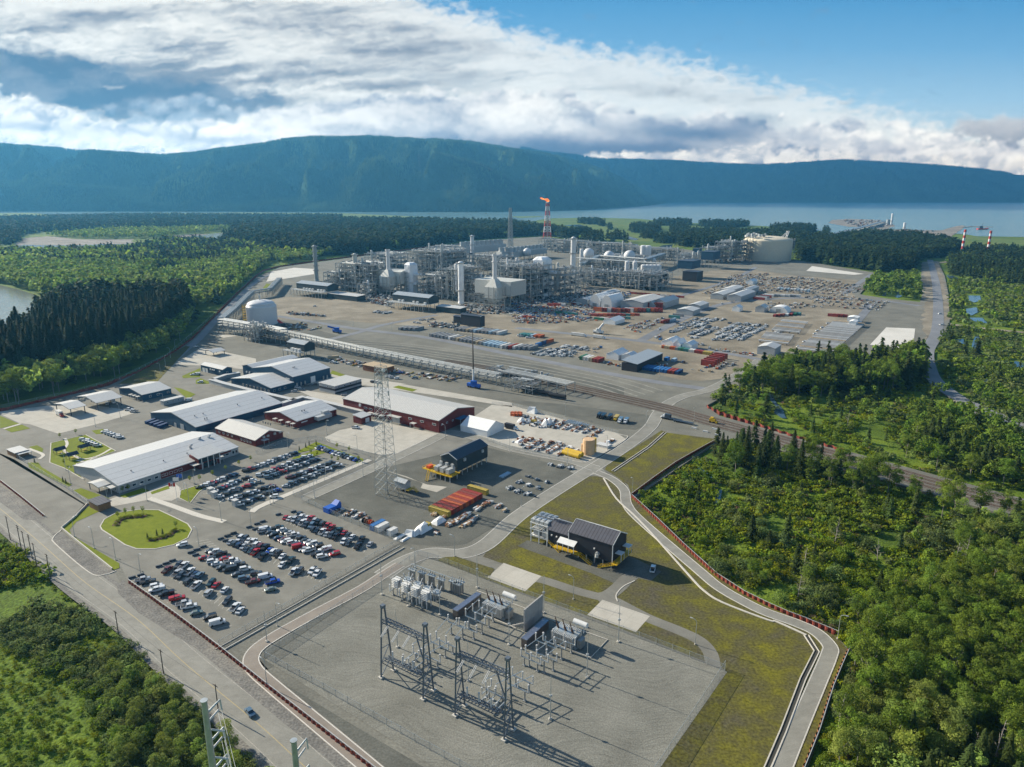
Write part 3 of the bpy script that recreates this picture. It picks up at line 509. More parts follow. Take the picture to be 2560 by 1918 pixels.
def mountain(name,ridge,foot,depth,seed,spur=0.35,ntree=30000,curve_pow=0.8,th=26):
 """ridge: skyline readings (px), foot: shoreline readings (px); the slope rises away from the shore over DEPTH metres"""
 xs=np.arange(-900,3500,5.0)if name!='far_hill' else np.arange(-900,3600,8.0)
 xs=xs[(xs>=ridge[0][0])&(xs<=ridge[-1][0])]
 ry=np.interp(xs,*zip(*ridge));fy=np.interp(xs,*zip(*foot));nT=72
 f=np.array([P(x,y)for x,y in zip(xs,fy)]);fd=np.hypot(f[:,0],f[:,1]);ux,uy=f[:,0]/fd,f[:,1]/fd
 v=(ry-959)/F_PX;Yr=uy*(fd+depth);hr=Yr*(v*cp+sp)/(-cp+v*sp)+CAM_H
 hr=np.maximum(hr,6)
 T_=np.linspace(0,1.12,nT)[:,None];GX=ux*(fd+depth*T_);GY=uy*(fd+depth*T_)
 big=fbm(GX/1300,GY/1600,seed,6,0.52);rid=fbm(GX/620+GY/2600,GY/1500,seed+20,5,0.5,True)
 prof=np.clip(T_,0,1)**1.12*0.94+0.06*np.minimum(T_*8,1)
 k=4*np.clip(T_,0,1)*(1-np.clip(T_,0,1))
 val=fbm(GX/520+big*1.6,GY/2600,seed+40,4,0.5,True);Z=hr*(prof+k*spur*(big*0.8+(rid-0.3)*0.8)+k*.55*(val-.5))
 # never rise above the skyline as read
 lim=CAM_H+(hr-CAM_H)*(fd+depth*T_)/(fd+depth);Z=np.where(T_<0.97,np.minimum(Z,lim-4+3*rid),Z);Z=np.where(T_>1.0,hr*(1-(T_-1)*3),Z);Z=np.maximum(Z,0)-2;Z[0]=-4
 V=np.stack([GX,GY,Z],-1).reshape(-1,3);nX=len(xs);idx=np.arange(nT*nX).reshape(nT,nX);Q=np.stack([idx[:-1,:-1],idx[:-1,1:],idx[1:,1:],idx[1:,:-1]],-1).reshape(-1,4)
 # trees: small cones standing on the slope
 if ntree:
  r=np.random.default_rng(seed);ti=r.uniform(0,1.0,ntree)**1.1*(nT-1)/1.12*0.999;xi=r.uniform(0,nX-1.001,ntree)
  # one tree line exactly on the crest
  ti[:ntree//7]=(nT-1)/1.12*r.uniform(0.95,0.995,ntree//7)
  i0=ti.astype(int);j0=xi.astype(int);a=(ti-i0)[:,None];b_=(xi-j0)[:,None];G=np.stack([GX,GY,Z],-1)
  p=G[i0,j0]*(1-a)*(1-b_)+G[i0+1,j0]*a*(1-b_)+G[i0,j0+1]*(1-a)*b_+G[i0+1,j0+1]*a*b_
  h=th*r.uniform(0.6,1.5,ntree);rr_=h*0.22;ph=r.uniform(0,6.28,ntree);tv=[]
  for q in range(4):tv.append(np.stack([p[:,0]+rr_*np.cos(ph+q*1.5708),p[:,1]+rr_*np.sin(ph+q*1.5708),p[:,2]-3],-1))
  tv.append(np.stack([p[:,0],p[:,1],p[:,2]+h],-1));tv=np.stack(tv,1).reshape(-1,3)
  o5=np.arange(ntree)[:,None]*5;tri=(o5[:,:,None]+np.array([[0,1,4],[1,2,4],[2,3,4],[3,0,4]])[None]).reshape(-1,3)
 o=bpy.data.objects.new(name,np_mesh(name,V,Q,'forest_slope',smooth=True));C.objects.link(o);tag(o,kind='structure')
 if ntree:
  o=bpy.data.objects.new('mountain_forest',np_mesh('mountain_forest',tv,tri,'slope_tree'));C.objects.link(o);tag(o,'dark conifer forest covering the mountain slope across the inlet','forest',kind='stuff')
mountain('mountain',[(-900,350),(-300,355),(0,362),(150,372),(300,384),(420,392),(500,386),(560,376),(620,370),(680,360),(720,352),(800,345),(870,347),(930,345),(1000,349),(1100,352),(1200,362),(1280,376),(1340,384),(1400,393),(1450,408),(1520,434),(1580,462),(1640,498),(1668,508)],
   [(-900,524),(0,527),(640,527),(1000,528),(1250,529),(1450,524),(1600,516),(1668,509)],2600,3,0.8,60000)
mountain('mountain',[(-900,440),(0,428),(200,434),(350,424),(480,404),(600,390),(700,380),(770,374),(830,402),(900,446),(980,492),(1040,518)],[(-900,526),(0,528.5),(640,528.5),(1040,529)],1500,53,0.7,26000)
mountain('mountain',[(760,505),(820,452),(880,405),(940,378),(1010,370),(1090,384),(1180,408),(1300,446),(1420,484),(1520,512)],[(760,529.5),(1250,530),(1450,525),(1520,522)],1300,63,0.7,18000)
mountain('mountain',[(1300,372),(1380,385),(1440,390),(1500,398),(1600,402),(1700,406),(1800,412),(1900,414),(2000,410),(2100,402),(2200,408),(2320,416),(2440,424),(2500,434),(2540,446),(2600,456),(3400,470)],
   [(1300,507),(1640,506.5),(2100,506),(3400,507)],4200,14,0.8,34000,th=36)
mountain('hill',[(2360,470),(2440,448),(2520,436),(2600,440),(2800,450),(3200,446)],[(2360,495),(3200,495)],3000,24,0.3,0)
mountain('hill',[(-900,440),(0,452),(250,468),(500,482),(760,500),(900,520),(980,527)],[(-900,529),(0,529),(500,529),(980,530)],500,33,0.5,14000,th=22)
mountain('hill',[(900,525),(980,500),(1060,486),(1150,478),(1230,484),(1330,505),(1420,520)],[(900,530),(1200,530),(1300,528),(1420,526)],420,39,0.5,9000,th=22)

# the air: one closed box of even, thin haze round the camera and the land
m=bpy.data.materials.new('air');m.use_nodes=True;MATS['air']=m;n=m.node_tree;n.nodes.clear();pv=n.nodes.new('ShaderNodeVolumePrincipled');out=n.nodes.new('ShaderNodeOutputMaterial')
pv.inputs['Color'].default_value=(0.13,0.50,0.90,1);pv.inputs['Density'].default_value=0.000052;pv.inputs['Anisotropy'].default_value=0.25;n.links.new(pv.outputs[0],out.inputs['Volume'])
mb=MB();mb.box((0,7000,465),(31000,15400,942));o=mb.build('haze','air');tag(o,kind='stuff')
# ---------------- buildings ----------------
for nm,c,kw in(('roof_sheet',(0.50,0.505,0.50),dict(lines=(1,5.6,0.28,0.45),var=0.05,rough=0.45)),('roof_ribbed',(0.50,0.49,0.46),dict(lines=(0,1.6,0.4,0.28),var=0.06,rough=0.5)),
 ('roof_plain',(0.48,0.48,0.465),dict(var=0.06,rough=0.5)),('roof_steel',(0.33,0.36,0.38),dict(lines=(0,2.0,0.3,0.2),rough=0.4)),('roof_dark',(0.085,0.085,0.10),dict(lines=(0,1.5,0.35,0.45),rough=0.5)),('roof_slate',(0.045,0.055,0.075),dict(lines=(0,1.5,0.2,0.3),rough=0.5)),
 ('wall_blue',(0.020,0.065,0.115),dict(lines=(2,1.0,0.08,0.3))),('wall_red',(0.145,0.022,0.020),dict(lines=(2,1.0,0.06,0.2))),('wall_grey',(0.34,0.355,0.36),dict(lines=(2,0.8,0.06,0.15))),('wall_dark',(0.028,0.030,0.038),dict(var=0.06)),('wall_teal',(0.030,0.048,0.058),dict(var=0.06)),
 ('wall_white',(0.62,0.62,0.60),dict(var=0.05)),('glass_dark',(0.02,0.035,0.05),dict(rough=0.08,spec=0.9,var=0.02)),('trim_white',(0.66,0.66,0.64),dict(var=0.05)),('steel_grey',(0.30,0.31,0.31),dict(rough=0.45,metal=0.4,var=0.1)),('steel_light',(0.46,0.47,0.46),dict(rough=0.45,metal=0.25)),
 ('steel_dark',(0.055,0.075,0.10),dict(rough=0.5,metal=0.3)),('yellow_paint',(0.56,0.36,0.02),dict(rough=0.5)),('orange_paint',(0.60,0.10,0.02),dict(rough=0.5)),('red_paint',(0.45,0.02,0.015),dict(rough=0.45)),('blue_paint',(0.02,0.10,0.42),dict(rough=0.45)),('teal_paint',(0.03,0.16,0.17),dict(rough=0.5)),('green_paint',(0.02,0.14,0.06),dict(rough=0.5)),
 ('tent_white',(0.74,0.74,0.72),dict(rough=0.6,var=0.04)),('wood',(0.24,0.13,0.06),dict(var=0.3,scale=2)),('pale_wood',(0.42,0.32,0.20),dict(var=0.3,scale=2)),('rust',(0.20,0.085,0.045),dict(var=0.35,scale=1.5)),('black_paint',(0.018,0.018,0.02),dict(rough=0.4)),('concrete_wall',(0.34,0.33,0.31),dict(lines=(0,3.0,0.1,0.3))),('beige_tank',(0.60,0.40,0.23),dict(rough=0.5,lines=(2,1.2,0.06,0.2))),('porcelain',(0.50,0.50,0.49),dict(rough=0.35)),('brown_porcelain',(0.09,0.05,0.035),dict(rough=0.3)),
 ('rust_sheet',(0.20,0.040,0.025),dict(var=0.4,scale=0.7)),('timber_pole',(0.10,0.08,0.06),dict(var=0.3)),('galvanised',(0.42,0.45,0.45),dict(rough=0.4,metal=0.5,var=0.15)),('rubber',(0.02,0.02,0.02),dict(rough=0.8)),('sail_fabric',(0.05,0.16,0.30),dict())):
 mat(nm,c,**{'rough':0.7,'var':0.1,**kw})
m,n,b=_nm('fence_net');tr=n.nodes.new('ShaderNodeBsdfTransparent');mx=n.nodes.new('ShaderNodeMixShader');mx.inputs[0].default_value=0.22;b.inputs['Base Color'].default_value=(0.42,0.44,0.44,1);b.inputs['Roughness'].default_value=0.5
n.links.new(tr.outputs[0],mx.inputs[1]);n.links.new(b.outputs[0],mx.inputs[2]);n.links.new(mx.outputs[0],n.nodes['Material Output'].inputs[0])

def snap(v):
 return max((UA,-UA,UB,-UB),key=lambda u:u.dot(v))
def frame3(near,along,across,z,lock=None):
 """footprint from three corners read at height z: the near corner, the end of the ridge side, the end of the gable side"""
 a,b_,c=P(*near,z),P(*along,z),P(*across,z);a.z=b_.z=c.z=0
 d=snap(b_-a);L_=(b_-a).dot(d)
 e=max((Vector((-d.y,d.x,0)),Vector((d.y,-d.x,0))),key=lambda u:u.dot(c-a));W_=(c-a).dot(e)
 ctr=a+d*L_/2+e*W_/2;sg=1 if e.dot(Vector((-d.y,d.x,0)))>0 else-1
 return ctr,L_,W_,math.atan2(d.y,d.x),sg
class Bld:
 def __init__(s,name,label,cat,near,along,across,eave,ridge,wall='wall_grey',roof='roof_sheet',over=0.35,base=0.0,group=None,kind_roof='gable',dims=None):
  s.eave,s.ridge,s.base=eave,ridge,base
  if dims:s.ctr,s.L,s.W,s.rz,s.sg=dims
  else:s.ctr,s.L,s.W,s.rz,s.sg=frame3(near,along,across,eave)
  s.o=thing(name,label,cat,s.ctr,s.rz,group);L_,W_=s.L/2,s.W/2
  mb=MB()
  if kind_roof=='gable':
   mb.add([(-L_,-W_,base),(L_,-W_,base),(L_,W_,base),(-L_,W_,base),(-L_,-W_,eave),(L_,-W_,eave),(L_,W_,eave),(-L_,W_,eave),(-L_,0,ridge),(L_,0,ridge)],
     [(0,1,5,4),(2,3,7,6),(1,2,6,9,5),(3,0,4,8,7),(3,2,1,0)])
  else:mb.box((0,0,(base+eave)/2),(s.L,s.W,eave-base))
  if wall:mb.build('wall',wall,s.o)
  rb=MB();X_=L_+over;t=0.28
  if kind_roof=='gable':
   k=(ridge-eave)/W_;y=W_+over;ze=eave-k*over+0.05;zr=ridge+0.05
   for q in(-1,1):
    v=[(-X_,q*y,ze),(X_,q*y,ze),(X_,0,zr),(-X_,0,zr)];v+=[(a,b_,c+t)for a,b_,c in v]
    f=[(3,2,1,0),(4,5,6,7),(0,1,5,4),(1,2,6,5),(3,0,4,7)]
    rb.add(v,f if q<0 else[x[::-1]for x in f])
   rb.build('roof',roof,s.o)
   if roof not in('tent_white',):
    for x in(-X_-0.06,X_+0.06):
     tb=MB()
     for q in(-1,1):tb.bar((x,q*y,ze+t/2),(x,0,zr+t/2),0.12,0.45)
     tb.build('roof_edge','trim_white' if roof in('roof_dark','roof_slate')else 'steel_grey',s.o)
  elif kind_roof=='flat':
   rb.box((0,0,eave+0.15),(s.L+2*over,s.W+2*over,0.3));rb.build('roof',roof,s.o)
  elif kind_roof=='shed':
   q=s.sg;v=[(-X_,-q*(W_+over),eave+0.05),(X_,-q*(W_+over),eave+0.05),(X_,q*(W_+over),ridge),(-X_,q*(W_+over),ridge)];v+=[(a,b_,c+t)for a,b_,c in v]
   f=[(3,2,1,0),(4,5,6,7),(0,1,5,4),(1,2,6,5),(2,3,7,6),(3,0,4,7)];rb.add(v,f if q>0 else[x[::-1]for x in f]);rb.build('roof',roof,s.o)
 def at(s,side,u,z,out=0.0):
  """local point on the near long wall ('l'), near gable wall ('g'), far gable wall ('h'); u metres from its near corner"""
  if side=='l':return(-s.L/2+u,-s.sg*(s.W/2+out),z),0.0
  if side=='g':return(-s.L/2-out,-s.sg*(s.W/2-u),z),math.pi/2
  return(s.L/2+out,-s.sg*(s.W/2-u),z),math.pi/2
 def panel(s,name,side,u,z,w_,h_,m,d=0.12,out=0.0):
  p,a=s.at(side,u,z,d/2+out+0.01);mb=MB();mb.box(p,(w_,d,h_),a);return mb.build(name,m,s.o)
 def windows(s,side,us,z,w_=1.6,h_=1.2,m='glass_dark',frame=True):
  for u in us:
   o=s.panel('window',side,u,z,w_,h_,m,0.08)
   if frame:
    p,a=s.at(side,u,z,0.06);mb=MB();dx_,dy_=math.cos(a),math.sin(a)
    for k,(q,hh)in enumerate(((-w_/2,h_),(w_/2,h_))):mb.box((p[0]+dx_*q,p[1]+dy_*q,z),(0.14,0.14,h_+0.14),a)
    for q in(-h_/2,h_/2):mb.box((p[0],p[1],z+q),(w_,0.15,0.14),a)
    mb.build('window_frame','trim_white',o)
 def canopy(s,side,u,z,w_,d,m='roof_plain',posts=True,name='canopy'):
  p,a=s.at(side,u,z,d/2);mb=MB();mb.box(p,(w_,d,0.25),a);o=mb.build(name,m,s.o)
  if posts:
   q,_=s.at(side,u,z,d-0.3)
   for k in(-1,1):pm=MB();pm.box((q[0]+math.cos(a)*k*(w_/2-0.3),q[1]+math.sin(a)*k*(w_/2-0.3),z/2),(0.2,0.2,z),a);pm.build('canopy_post','steel_light',o)
 def vents(s,us,q=0.3,h=1.1,r=0.35,m='steel_dark'):
  for u in us:
   y=s.sg*-1*s.W/2*q;z=s.ridge-(s.ridge-s.eave)*q;mb=MB()
   mb.tube((-s.L/2+u,y,z),(-s.L/2+u,y,z+h),r,n=8);mb.tube((-s.L/2+u,y,z+h),(-s.L/2+u,y,z+h+0.3),r*1.6,n=8);mb.build('roof_vent',m,s.o)
# 1 long grey office
B=Bld('office_building','long low grey office building with glazed entrance porch facing the upper car park','building',(295.5,1215),(594,1118),(190,1163),4.3,8.2,'wall_grey','roof_sheet')
L_=B.L;B.windows('l',[4,8,12,16,20,24,L_*.36,L_*.40,L_*.44,L_*.48],2.2,2.0,1.3)
B.panel('band','l',L_*0.47,2.2,L_*0.30,3.6,'wall_red',0.10)
B.windows('l',[L_*.80,L_*.83,L_*.86,L_*.89],2.2,2.6,1.3);B.panel('red_band','l',L_*0.83,3.5,L_*0.2,1.0,'wall_red',0.1);B.windows('l',[L_*.95,L_*.98],2.2,1.6,1.8)
B.windows('g',[3.5],2,1.2,2.0)
# entrance porch: raised glazed block with its own roof, slim white columns
mb=MB();y0=-B.sg*B.W/2;x0=-B.L/2+L_*0.70
mb.box((x0,y0+B.sg*1.0,3.4),(13,9,6.8));pr=mb.build('porch','wall_red',B.o)
mb=MB();mb.box((x0,y0-B.sg*3.6,4.9),(12.4,0.12,2.6));mb.box((x0,y0-B.sg*3.6,1.7),(8,0.12,2.6));mb.build('porch_glazing','glass_dark',pr)
mb=MB();mb.add([(x0-8,y0-B.sg*6.2,7.0),(x0+8,y0-B.sg*6.2,7.0),(x0+7.5,y0+B.sg*6,8.8),(x0-7.5,y0+B.sg*6,8.8),(x0-8,y0-B.sg*6.2,7.35),(x0+8,y0-B.sg*6.2,7.35),(x0+7.5,y0+B.sg*6,9.1),(x0-7.5,y0+B.sg*6,9.1)],[(0,1,2,3),(7,6,5,4),(0,4,5,1),(1,5,6,2),(2,6,7,3),(3,7,4,0)]);mb.build('porch_roof','roof_plain',pr)
for k in(-5.5,-1.8,1.8,5.5):
 mb=MB();mb.tube((x0+k,y0-B.sg*5.2,0.1),(x0+k,y0-B.sg*5.2,7.0),0.22,n=8);mb.build('column','trim_white',pr)
B.canopy('l',L_*.60,3.4,6,4.5);B.canopy('l',L_*.79,3.4,5,4.5)
B.canopy('g',4.5,3.3,5,3.0)
for u,q in((L_*.70,.05),(L_*.84,-.25),(L_*.92,-.2)):
 y=-B.sg*B.W/2*(0.35+q);z=7.4;mb=MB();mb.tube((-L_/2+u,y,z-1),(-L_/2+u,y,z+1.2),0.7,n=10);mb.tube((-L_/2+u,y,z+1.2),(-L_/2+u+1.3,y,z+1.5),0.6,n=10);mb.build('exhaust_duct','steel_light',B.o)
B.vents([12,30,44],0.6,0.7,0.2)
# 2 large blue workshop with sheet roof
B=Bld('blue_warehouse','largest blue walled warehouse with a pale grey seamed roof behind the office','warehouse',(489.6,1068.6),(701.4,1007),(383,1030.5),4.6,9.6,'wall_blue','roof_sheet')
B.panel('door','g',16,2,4,3.6,'wall_grey');B.panel('door','g',24,1.6,2.4,3.0,'wall_grey');B.vents([8,14,40,60,75],0.5,0.8,0.25);B.vents([10,11.5],.8,1.4,.25)
# 3 red block with ribbed roof
B=Bld('red_workshop','small dark red workshop with pale ribbed roof between office and apron','workshop',(638,1102),(539.6,1070.6),(706,1079.6),3.9,7.4,'wall_red','roof_ribbed')
B.windows('l',[B.L-k for k in(4,8.5,13,17.5)],2.2,1.7,1.1);B.windows('l',[5,8,11,14],2.0,1.5,1.3);B.canopy('g',6,3.2,4,3);B.vents([4,6.5,9,11.5,22],-0.45,1.0,.25)
for u in(6,9,14,18):B.panel('fan_hood','g',u,4.6,1.5,1.3,'steel_light',0.8)
# 4 second red block, ridge the other way
B=Bld('red_workshop','dark red workshop with seamed roof and rooftop plant standing behind the ribbed one','workshop',(742,1054.3),(838,1022.6),(662.5,1031.7),4.6,8.0,'wall_red','roof_sheet')
for u in(2.6,7.5,15,21):B.canopy('g',u,3.2,2.8,2.6)
B.windows('l',[6],3.0,5.0,0.7,'trim_white',False);B.vents([12,14],0.45,.9,.3)
mb=MB();mb.box((3,-B.sg*(B.W/2+2.5),3.4),(12,4,2.6));mb.box((6,-B.sg*(B.W/2+1),5.6),(5,3,2));mb.build('air_handler','steel_light',B.o)
# 5, 6 blue halls
B=Bld('blue_hall','low blue hall with a row of windows, in front of the tall blue hall','hall',(677,971),(731,955.7),(578.5,946.7),4.4,8.4,'wall_blue','roof_sheet')
B.windows('g',[3+k*4.6 for k in range(8)],1.9,1.7,1.5);B.windows('l',[3,8,13],1.9,1.7,1.5)
B=Bld('blue_hall','tallest blue hall with white roller door and broad pale roof','hall',(732,943),(823.5,919.6),(631,920.5),8.6,13.6,'wall_blue','roof_sheet')
B.panel('roller_door','l',B.L*.52,2.6,4.6,5.2,'trim_white',0.15);B.vents([12,13.5],.45,.9,.3)
for u in(1.5,3.2,5):B.panel('fan_hood','g',u+3,6.2,1.0,1.3,'trim_white',0.8)
for u in(3,7,11,30,34,38):B.panel('wall_duct','l',u,1.6,0.9,3.2,'steel_light',0.9)
B=Bld('blue_hall','narrow blue lean-to hall along the far side of the tall blue hall','hall',(631,920),(739,893),(606.5,914.5),8.0,9.6,'wall_blue','roof_sheet')
for u in(4,8):B.panel('fan_hood','g',u,3.4,1.2,1.4,'trim_white',0.8)
B=Bld('blue_hall','small blue hall with double white doors beside the round lawn edge and trees','hall',(556.7,925),(500.7,912.3),(593,923),5.8,7.4,'wall_blue','roof_plain')
B.panel('door','l',B.L-4,1.9,3.4,3.8,'trim_white');B.panel('door','l',B.L-8.5,1.9,3.4,3.8,'trim_white')
for u in(4,12,14.5,17.5):B.panel('fan_hood','l',u,4.0,0.9,1.0,'trim_white',0.8)
B.windows('g',[4],3,1.5,1.5)
# 8 blue hall far left
B=Bld('blue_hall','blue hall with white roof and side porches next to the open truck shelter','hall',(355,988),(433,973),(297,971),4.6,7.2,'wall_blue','roof_plain')
for u in(4,9,14):B.canopy('g',u,3.2,3,2.6)
B.windows('l',[6,12,20],2.4,1.6,1.3)
# open shelters
def shelter(label,near,along,across,eave,ridge,n=3):
 B=Bld('open_shelter',label,'shelter',near,along,across,eave,ridge,None,'roof_plain',group='open truck shelters')
 for i in range(n):
  for q in(-1,1):
   mb=MB();mb.box((-B.L/2+0.8+i*(B.L-1.6)/(n-1),q*(B.W/2-0.6),eave/2),(0.45,0.45,eave));mb.build('post','steel_dark',B.o)
 mb=MB()
 for i in range(n):
  x=-B.L/2+0.8+i*(B.L-1.6)/(n-1);mb.bar((x,-B.W/2,eave-.2),(x,0,ridge-.2),.3,.5);mb.bar((x,B.W/2,eave-.2),(x,0,ridge-.2),.3,.5)
 mb.build('rafter','steel_dark',B.o);return B
shelter('larger open truck shelter with grey pitched roof on dark posts',(240.5,1008),(303,993),(190,992.5),6.0,8.4)
shelter('smaller open fuelling shelter with pale pitched roof',(174,1023.7),(211.5,1013.6),(133,1010.7),5.6,7.2,2)
shelter('open shelter with grey roof among trees by the bend of the left road',(533,882),(548,873),(497,880),4,5.5,2)
# 11 long red warehouse
B=Bld('red_warehouse','long dark red warehouse with a pale ribbed roof behind the lattice tower','warehouse',(1096.9,1052.7),(859.6,996.2),(1185.5,1018),8.2,12.0,'wall_red','roof_ribbed')
B.windows('l',[4,14.5,25,62,67],5.2,3.0,1.2);B.windows('g',[3,8,14],5.0,1.4,1.0);B.canopy('l',38,5.0,11,3.6);B.panel('roller_door','l',38,2.2,7,4.4,'wall_grey');B.canopy('l',21,3.2,4,3);B.canopy('l',50,3.2,4,3);B.canopy('l',56,3.2,4,3);B.canopy('l',61,3.2,4,3)
B.canopy('g',21,5.5,9,4.5,'sail_fabric');B.panel('fan_hood','l',72,6.5,1.6,1.8,'trim_white',0.8)
B=Bld('red_shed','small boxy red garage with white roof on the pale concrete apron','shed',(903,1046),(929,1038),(882.5,1041),4.4,5.4,'wall_red','roof_plain',kind_roof='shed');B.panel('roller_door','l',B.L*.6,1.8,3.4,3.0,'trim_white')
# white store tent beside it
a_=frame3((1218,1080),(1152,1064),(1244.5,1058),3.6)
B=Bld('white_tent','big plain white storage tent beside the end of the long red warehouse','tent',None,None,None,3.8,8.2,'tent_white','tent_white',over=0.1,dims=a_)
# striped two-storey block
B=Bld('office_block','two storey block with grey and white banded walls and flat pale roof','building',(836.6,966.6),(903.6,948),(797,958),6.2,6.6,'wall_grey','roof_ribbed',kind_roof='shed')
B.panel('band','l',B.L/2,3.4,B.L,1.6,'wall_dark');B.panel('band','g',B.W/2,3.4,B.W,1.6,'wall_dark');B.panel('band','l',B.L/2,0.6,B.L,1.2,'wall_dark');B.windows('l',[4,10,16,22],5.0,1.8,1.0);B.windows('g',[3,8],5.0,1.8,1.0)
# covered corridors linking the halls
def corridor(label,pts,w_=3.4,h=3.1):
 o=thing('covered_corridor',label,'corridor',P(*pts[0]),0,'covered corridors linking the halls');b_=P(*pts[0]);l=[P(*p)-b_ for p in pts]
 a=MB();r=MB();kerb_line(a,l,w_,0,h);kerb_line(r,l,w_+0.8,h+0.02,h+0.3);a.build('wall','wall_grey',o);r.build('roof','roof_plain',o)
corridor('long white roofed corridor in front of the low blue hall',[(527,957),(560,967),(625,984),(738,1010)])
corridor('grey roofed corridor along the edge of the largest blue warehouse',[(500,1080),(560,1063),(640,1038),(760,1001)])
corridor('white roofed corridor running to the long red warehouse',[(764,1003),(835,1020),(908,1038)])
corridor('short corridor behind the small blue hall',[(530,958),(565,946),(600,940)])
# gate hut, bus shelter
B=Bld('gate_hut','timber gate hut with flat grey roof by the roundabout','hut',T(0,2,(845,1050))[0],T(0,2,(930,1003))[0],T(0,2,(762,1012))[0],3.4,3.8,'wood','roof_dark',kind_roof='shed',over=0.5)
B=Bld('porch_shelter','small white roofed porch standing at the end of the office','shelter',T(0,2,(850,895))[0],T(0,2,(970,858))[0],T(0,2,(770,852))[0],3.6,4.3,None,'roof_plain')
for i in(-1,1):
 for q in(-1,1):mb=MB();mb.box((i*(B.L/2-.3),q*(B.W/2-.3),1.8),(.3,.3,3.6));mb.build('post','steel_dark',B.o)
B=Bld('security_cabin','dark brown cabin with flat roof and equipment at the gate by the front road','cabin',T(0,2,(130,600))[0],T(0,2,(245,572))[0],T(0,2,(62,565))[0],3.0,3.2,'wood','roof_plain',kind_roof='flat');B.canopy('l',B.L*.6,2.6,7,3)
for k,(x,y)in enumerate(((520,580),(628,625),(730,555))):
 c=TP(0,2,x,y+20);o=thing('picnic_shelter',['dark roofed picnic shelter on the lawn nearest the curved lane','dark roofed picnic shelter on the lawn nearest the office','dark roofed picnic shelter on the lawn beside the parked white cars'][k],'shelter',c,GA,'picnic shelters on the lawn')
 mb=MB();mb.add([(-3,-2.4,2.6),(3,-2.4,2.6),(3,2.4,2.6),(-3,2.4,2.6),(-3,0,4.2),(3,0,4.2)],[(0,1,5,4),(2,3,4,5),(1,2,5),(3,0,4),(3,2,1,0)]);mb.build('roof','roof_slate',o)
 for i in(-1,1):
  for q in(-1,1):mb=MB();mb.box((i*2.6,q*2,1.3),(.2,.2,2.6));mb.build('post','wood',o)
 mb=MB();mb.box((0,0,.75),(2,.9,.1));mb.box((0,.8,.45),(2,.3,.08));mb.box((0,-.8,.45),(2,.3,.08));mb.box((0,0,.4),(.2,.2,.7));mb.build('picnic_table','yellow_paint',o)
# grey portable office far left
B=Bld('portable_office','long low grey portable office in front of the far blue hall','cabin',(409,1004),(460,992),(402,1001),3.2,3.4,'wall_grey','roof_plain',kind_roof='flat');B.windows('l',[3,7,11],1.9,1.2,.9)
# ---------------- stilted electrical houses ----------------
def stilts(B,z,n,inset=0.6,m='steel_light',both=True):
 for i in range(n):
  for q in((-1,1)if both else(-1,)):
   mb=MB();mb.box((-B.L/2+inset+i*(B.L-2*inset)/(n-1),q*(B.W/2-inset),z/2),(0.4,0.4,z));mb.build('stilt',m,B.o)
def railing(mb,pts,h=1.1,m=0,step=2.0):
 for i in range(len(pts)-1):
  a,b_=Vector(pts[i]),Vector(pts[i+1]);n=max(1,int((b_-a).length/step));up=Vector((0,0,h))
  for k in(1.0,0.5):mb.bar(a+up*k,b_+up*k,0.10)
  for j in range(n+1):q=a.lerp(b_,j/n);mb.bar(q,q+up,0.10)
def stairs(parent,a,b_,w_=1.2,m='yellow_paint'):
 a,b_=Vector(a),Vector(b_);d=(b_-a);hd=Vector((d.x,d.y,0)).normalized();s=Vector((-hd.y,hd.x,0))*w_/2;mb=MB()
 mb.bar(a+s,b_+s,.15,.3);mb.bar(a-s,b_-s,.15,.3);n=max(3,int(abs(d.z)/0.3))
 for i in range(n):q=a.lerp(b_,(i+.5)/n);mb.bar(q-s,q+s,.3,.06)
 up=Vector((0,0,1));mb.bar(a+s+up,b_+s+up,.1);mb.bar(a-s+up,b_-s+up,.1)
 for i in range(4):
  q=a.lerp(b_,i/3);mb.bar(q+s,q+s+up,.08);mb.bar(q-s,q-s+up,.08)
 return mb.build('staircase',m,parent)
# black two-part house beside the switchyard
z7=lambda x,y:(1280+x/5.53,1280+y/5.53)
B=Bld('electrical_building','black two part electrical building on stilts in the mossy field','building',z7(1393,465),z7(803,268),z7(1582,300),10.8,14.2,'wall_dark','roof_dark',base=3.0,over=0.2)
B.ridge=14.2;stilts(B,3.0,6);ls=B.L*0.52
mb=MB();W2=B.W/2*0.92;x0=B.L/2;x1=x0+ls;e2,r2=8.6,11.4
mb.add([(x0,-W2,3),(x1,-W2,3),(x1,W2,3),(x0,W2,3),(x0,-W2,e2),(x1,-W2,e2),(x1,W2,e2),(x0,W2,e2),(x0,0,r2),(x1,0,r2)],[(0,1,5,4),(2,3,7,6),(1,2,6,9,5),(3,2,1,0)]);mb.build('lower_wing','wall_dark',B.o)
rb=MB()
for q in(-1,1):
 v=[(x0,q*(W2+.2),e2),(x1+.2,q*(W2+.2),e2),(x1+.2,0,r2+.1),(x0,0,r2+.1)];v+=[(a,b_,c+.25)for a,b_,c in v];f=[(3,2,1,0),(4,5,6,7),(0,1,5,4),(1,2,6,5),(3,0,4,7)];rb.add(v,f if q<0 else[g[::-1]for g in f])
rb.build('lower_roof','roof_dark',B.o)
mb=MB();mb.bar((-B.L/2,0,B.ridge+.42),(B.L/2,0,B.ridge+.42),.35,.16);mb.bar((x0,0,r2+.45),(x1,0,r2+.45),.35,.16)
for x,e_ in((-B.L/2-.05,10.8),(x0+.05,10.8)):mb.bar((x,-B.sg*(B.W/2+.05),3),(x,-B.sg*(B.W/2+.05),e_),.3)
mb.bar((x1+.05,-B.sg*(W2+.05),3),(x1+.05,-B.sg*(W2+.05),e2),.3);mb.build('white_trim','trim_white',B.o)
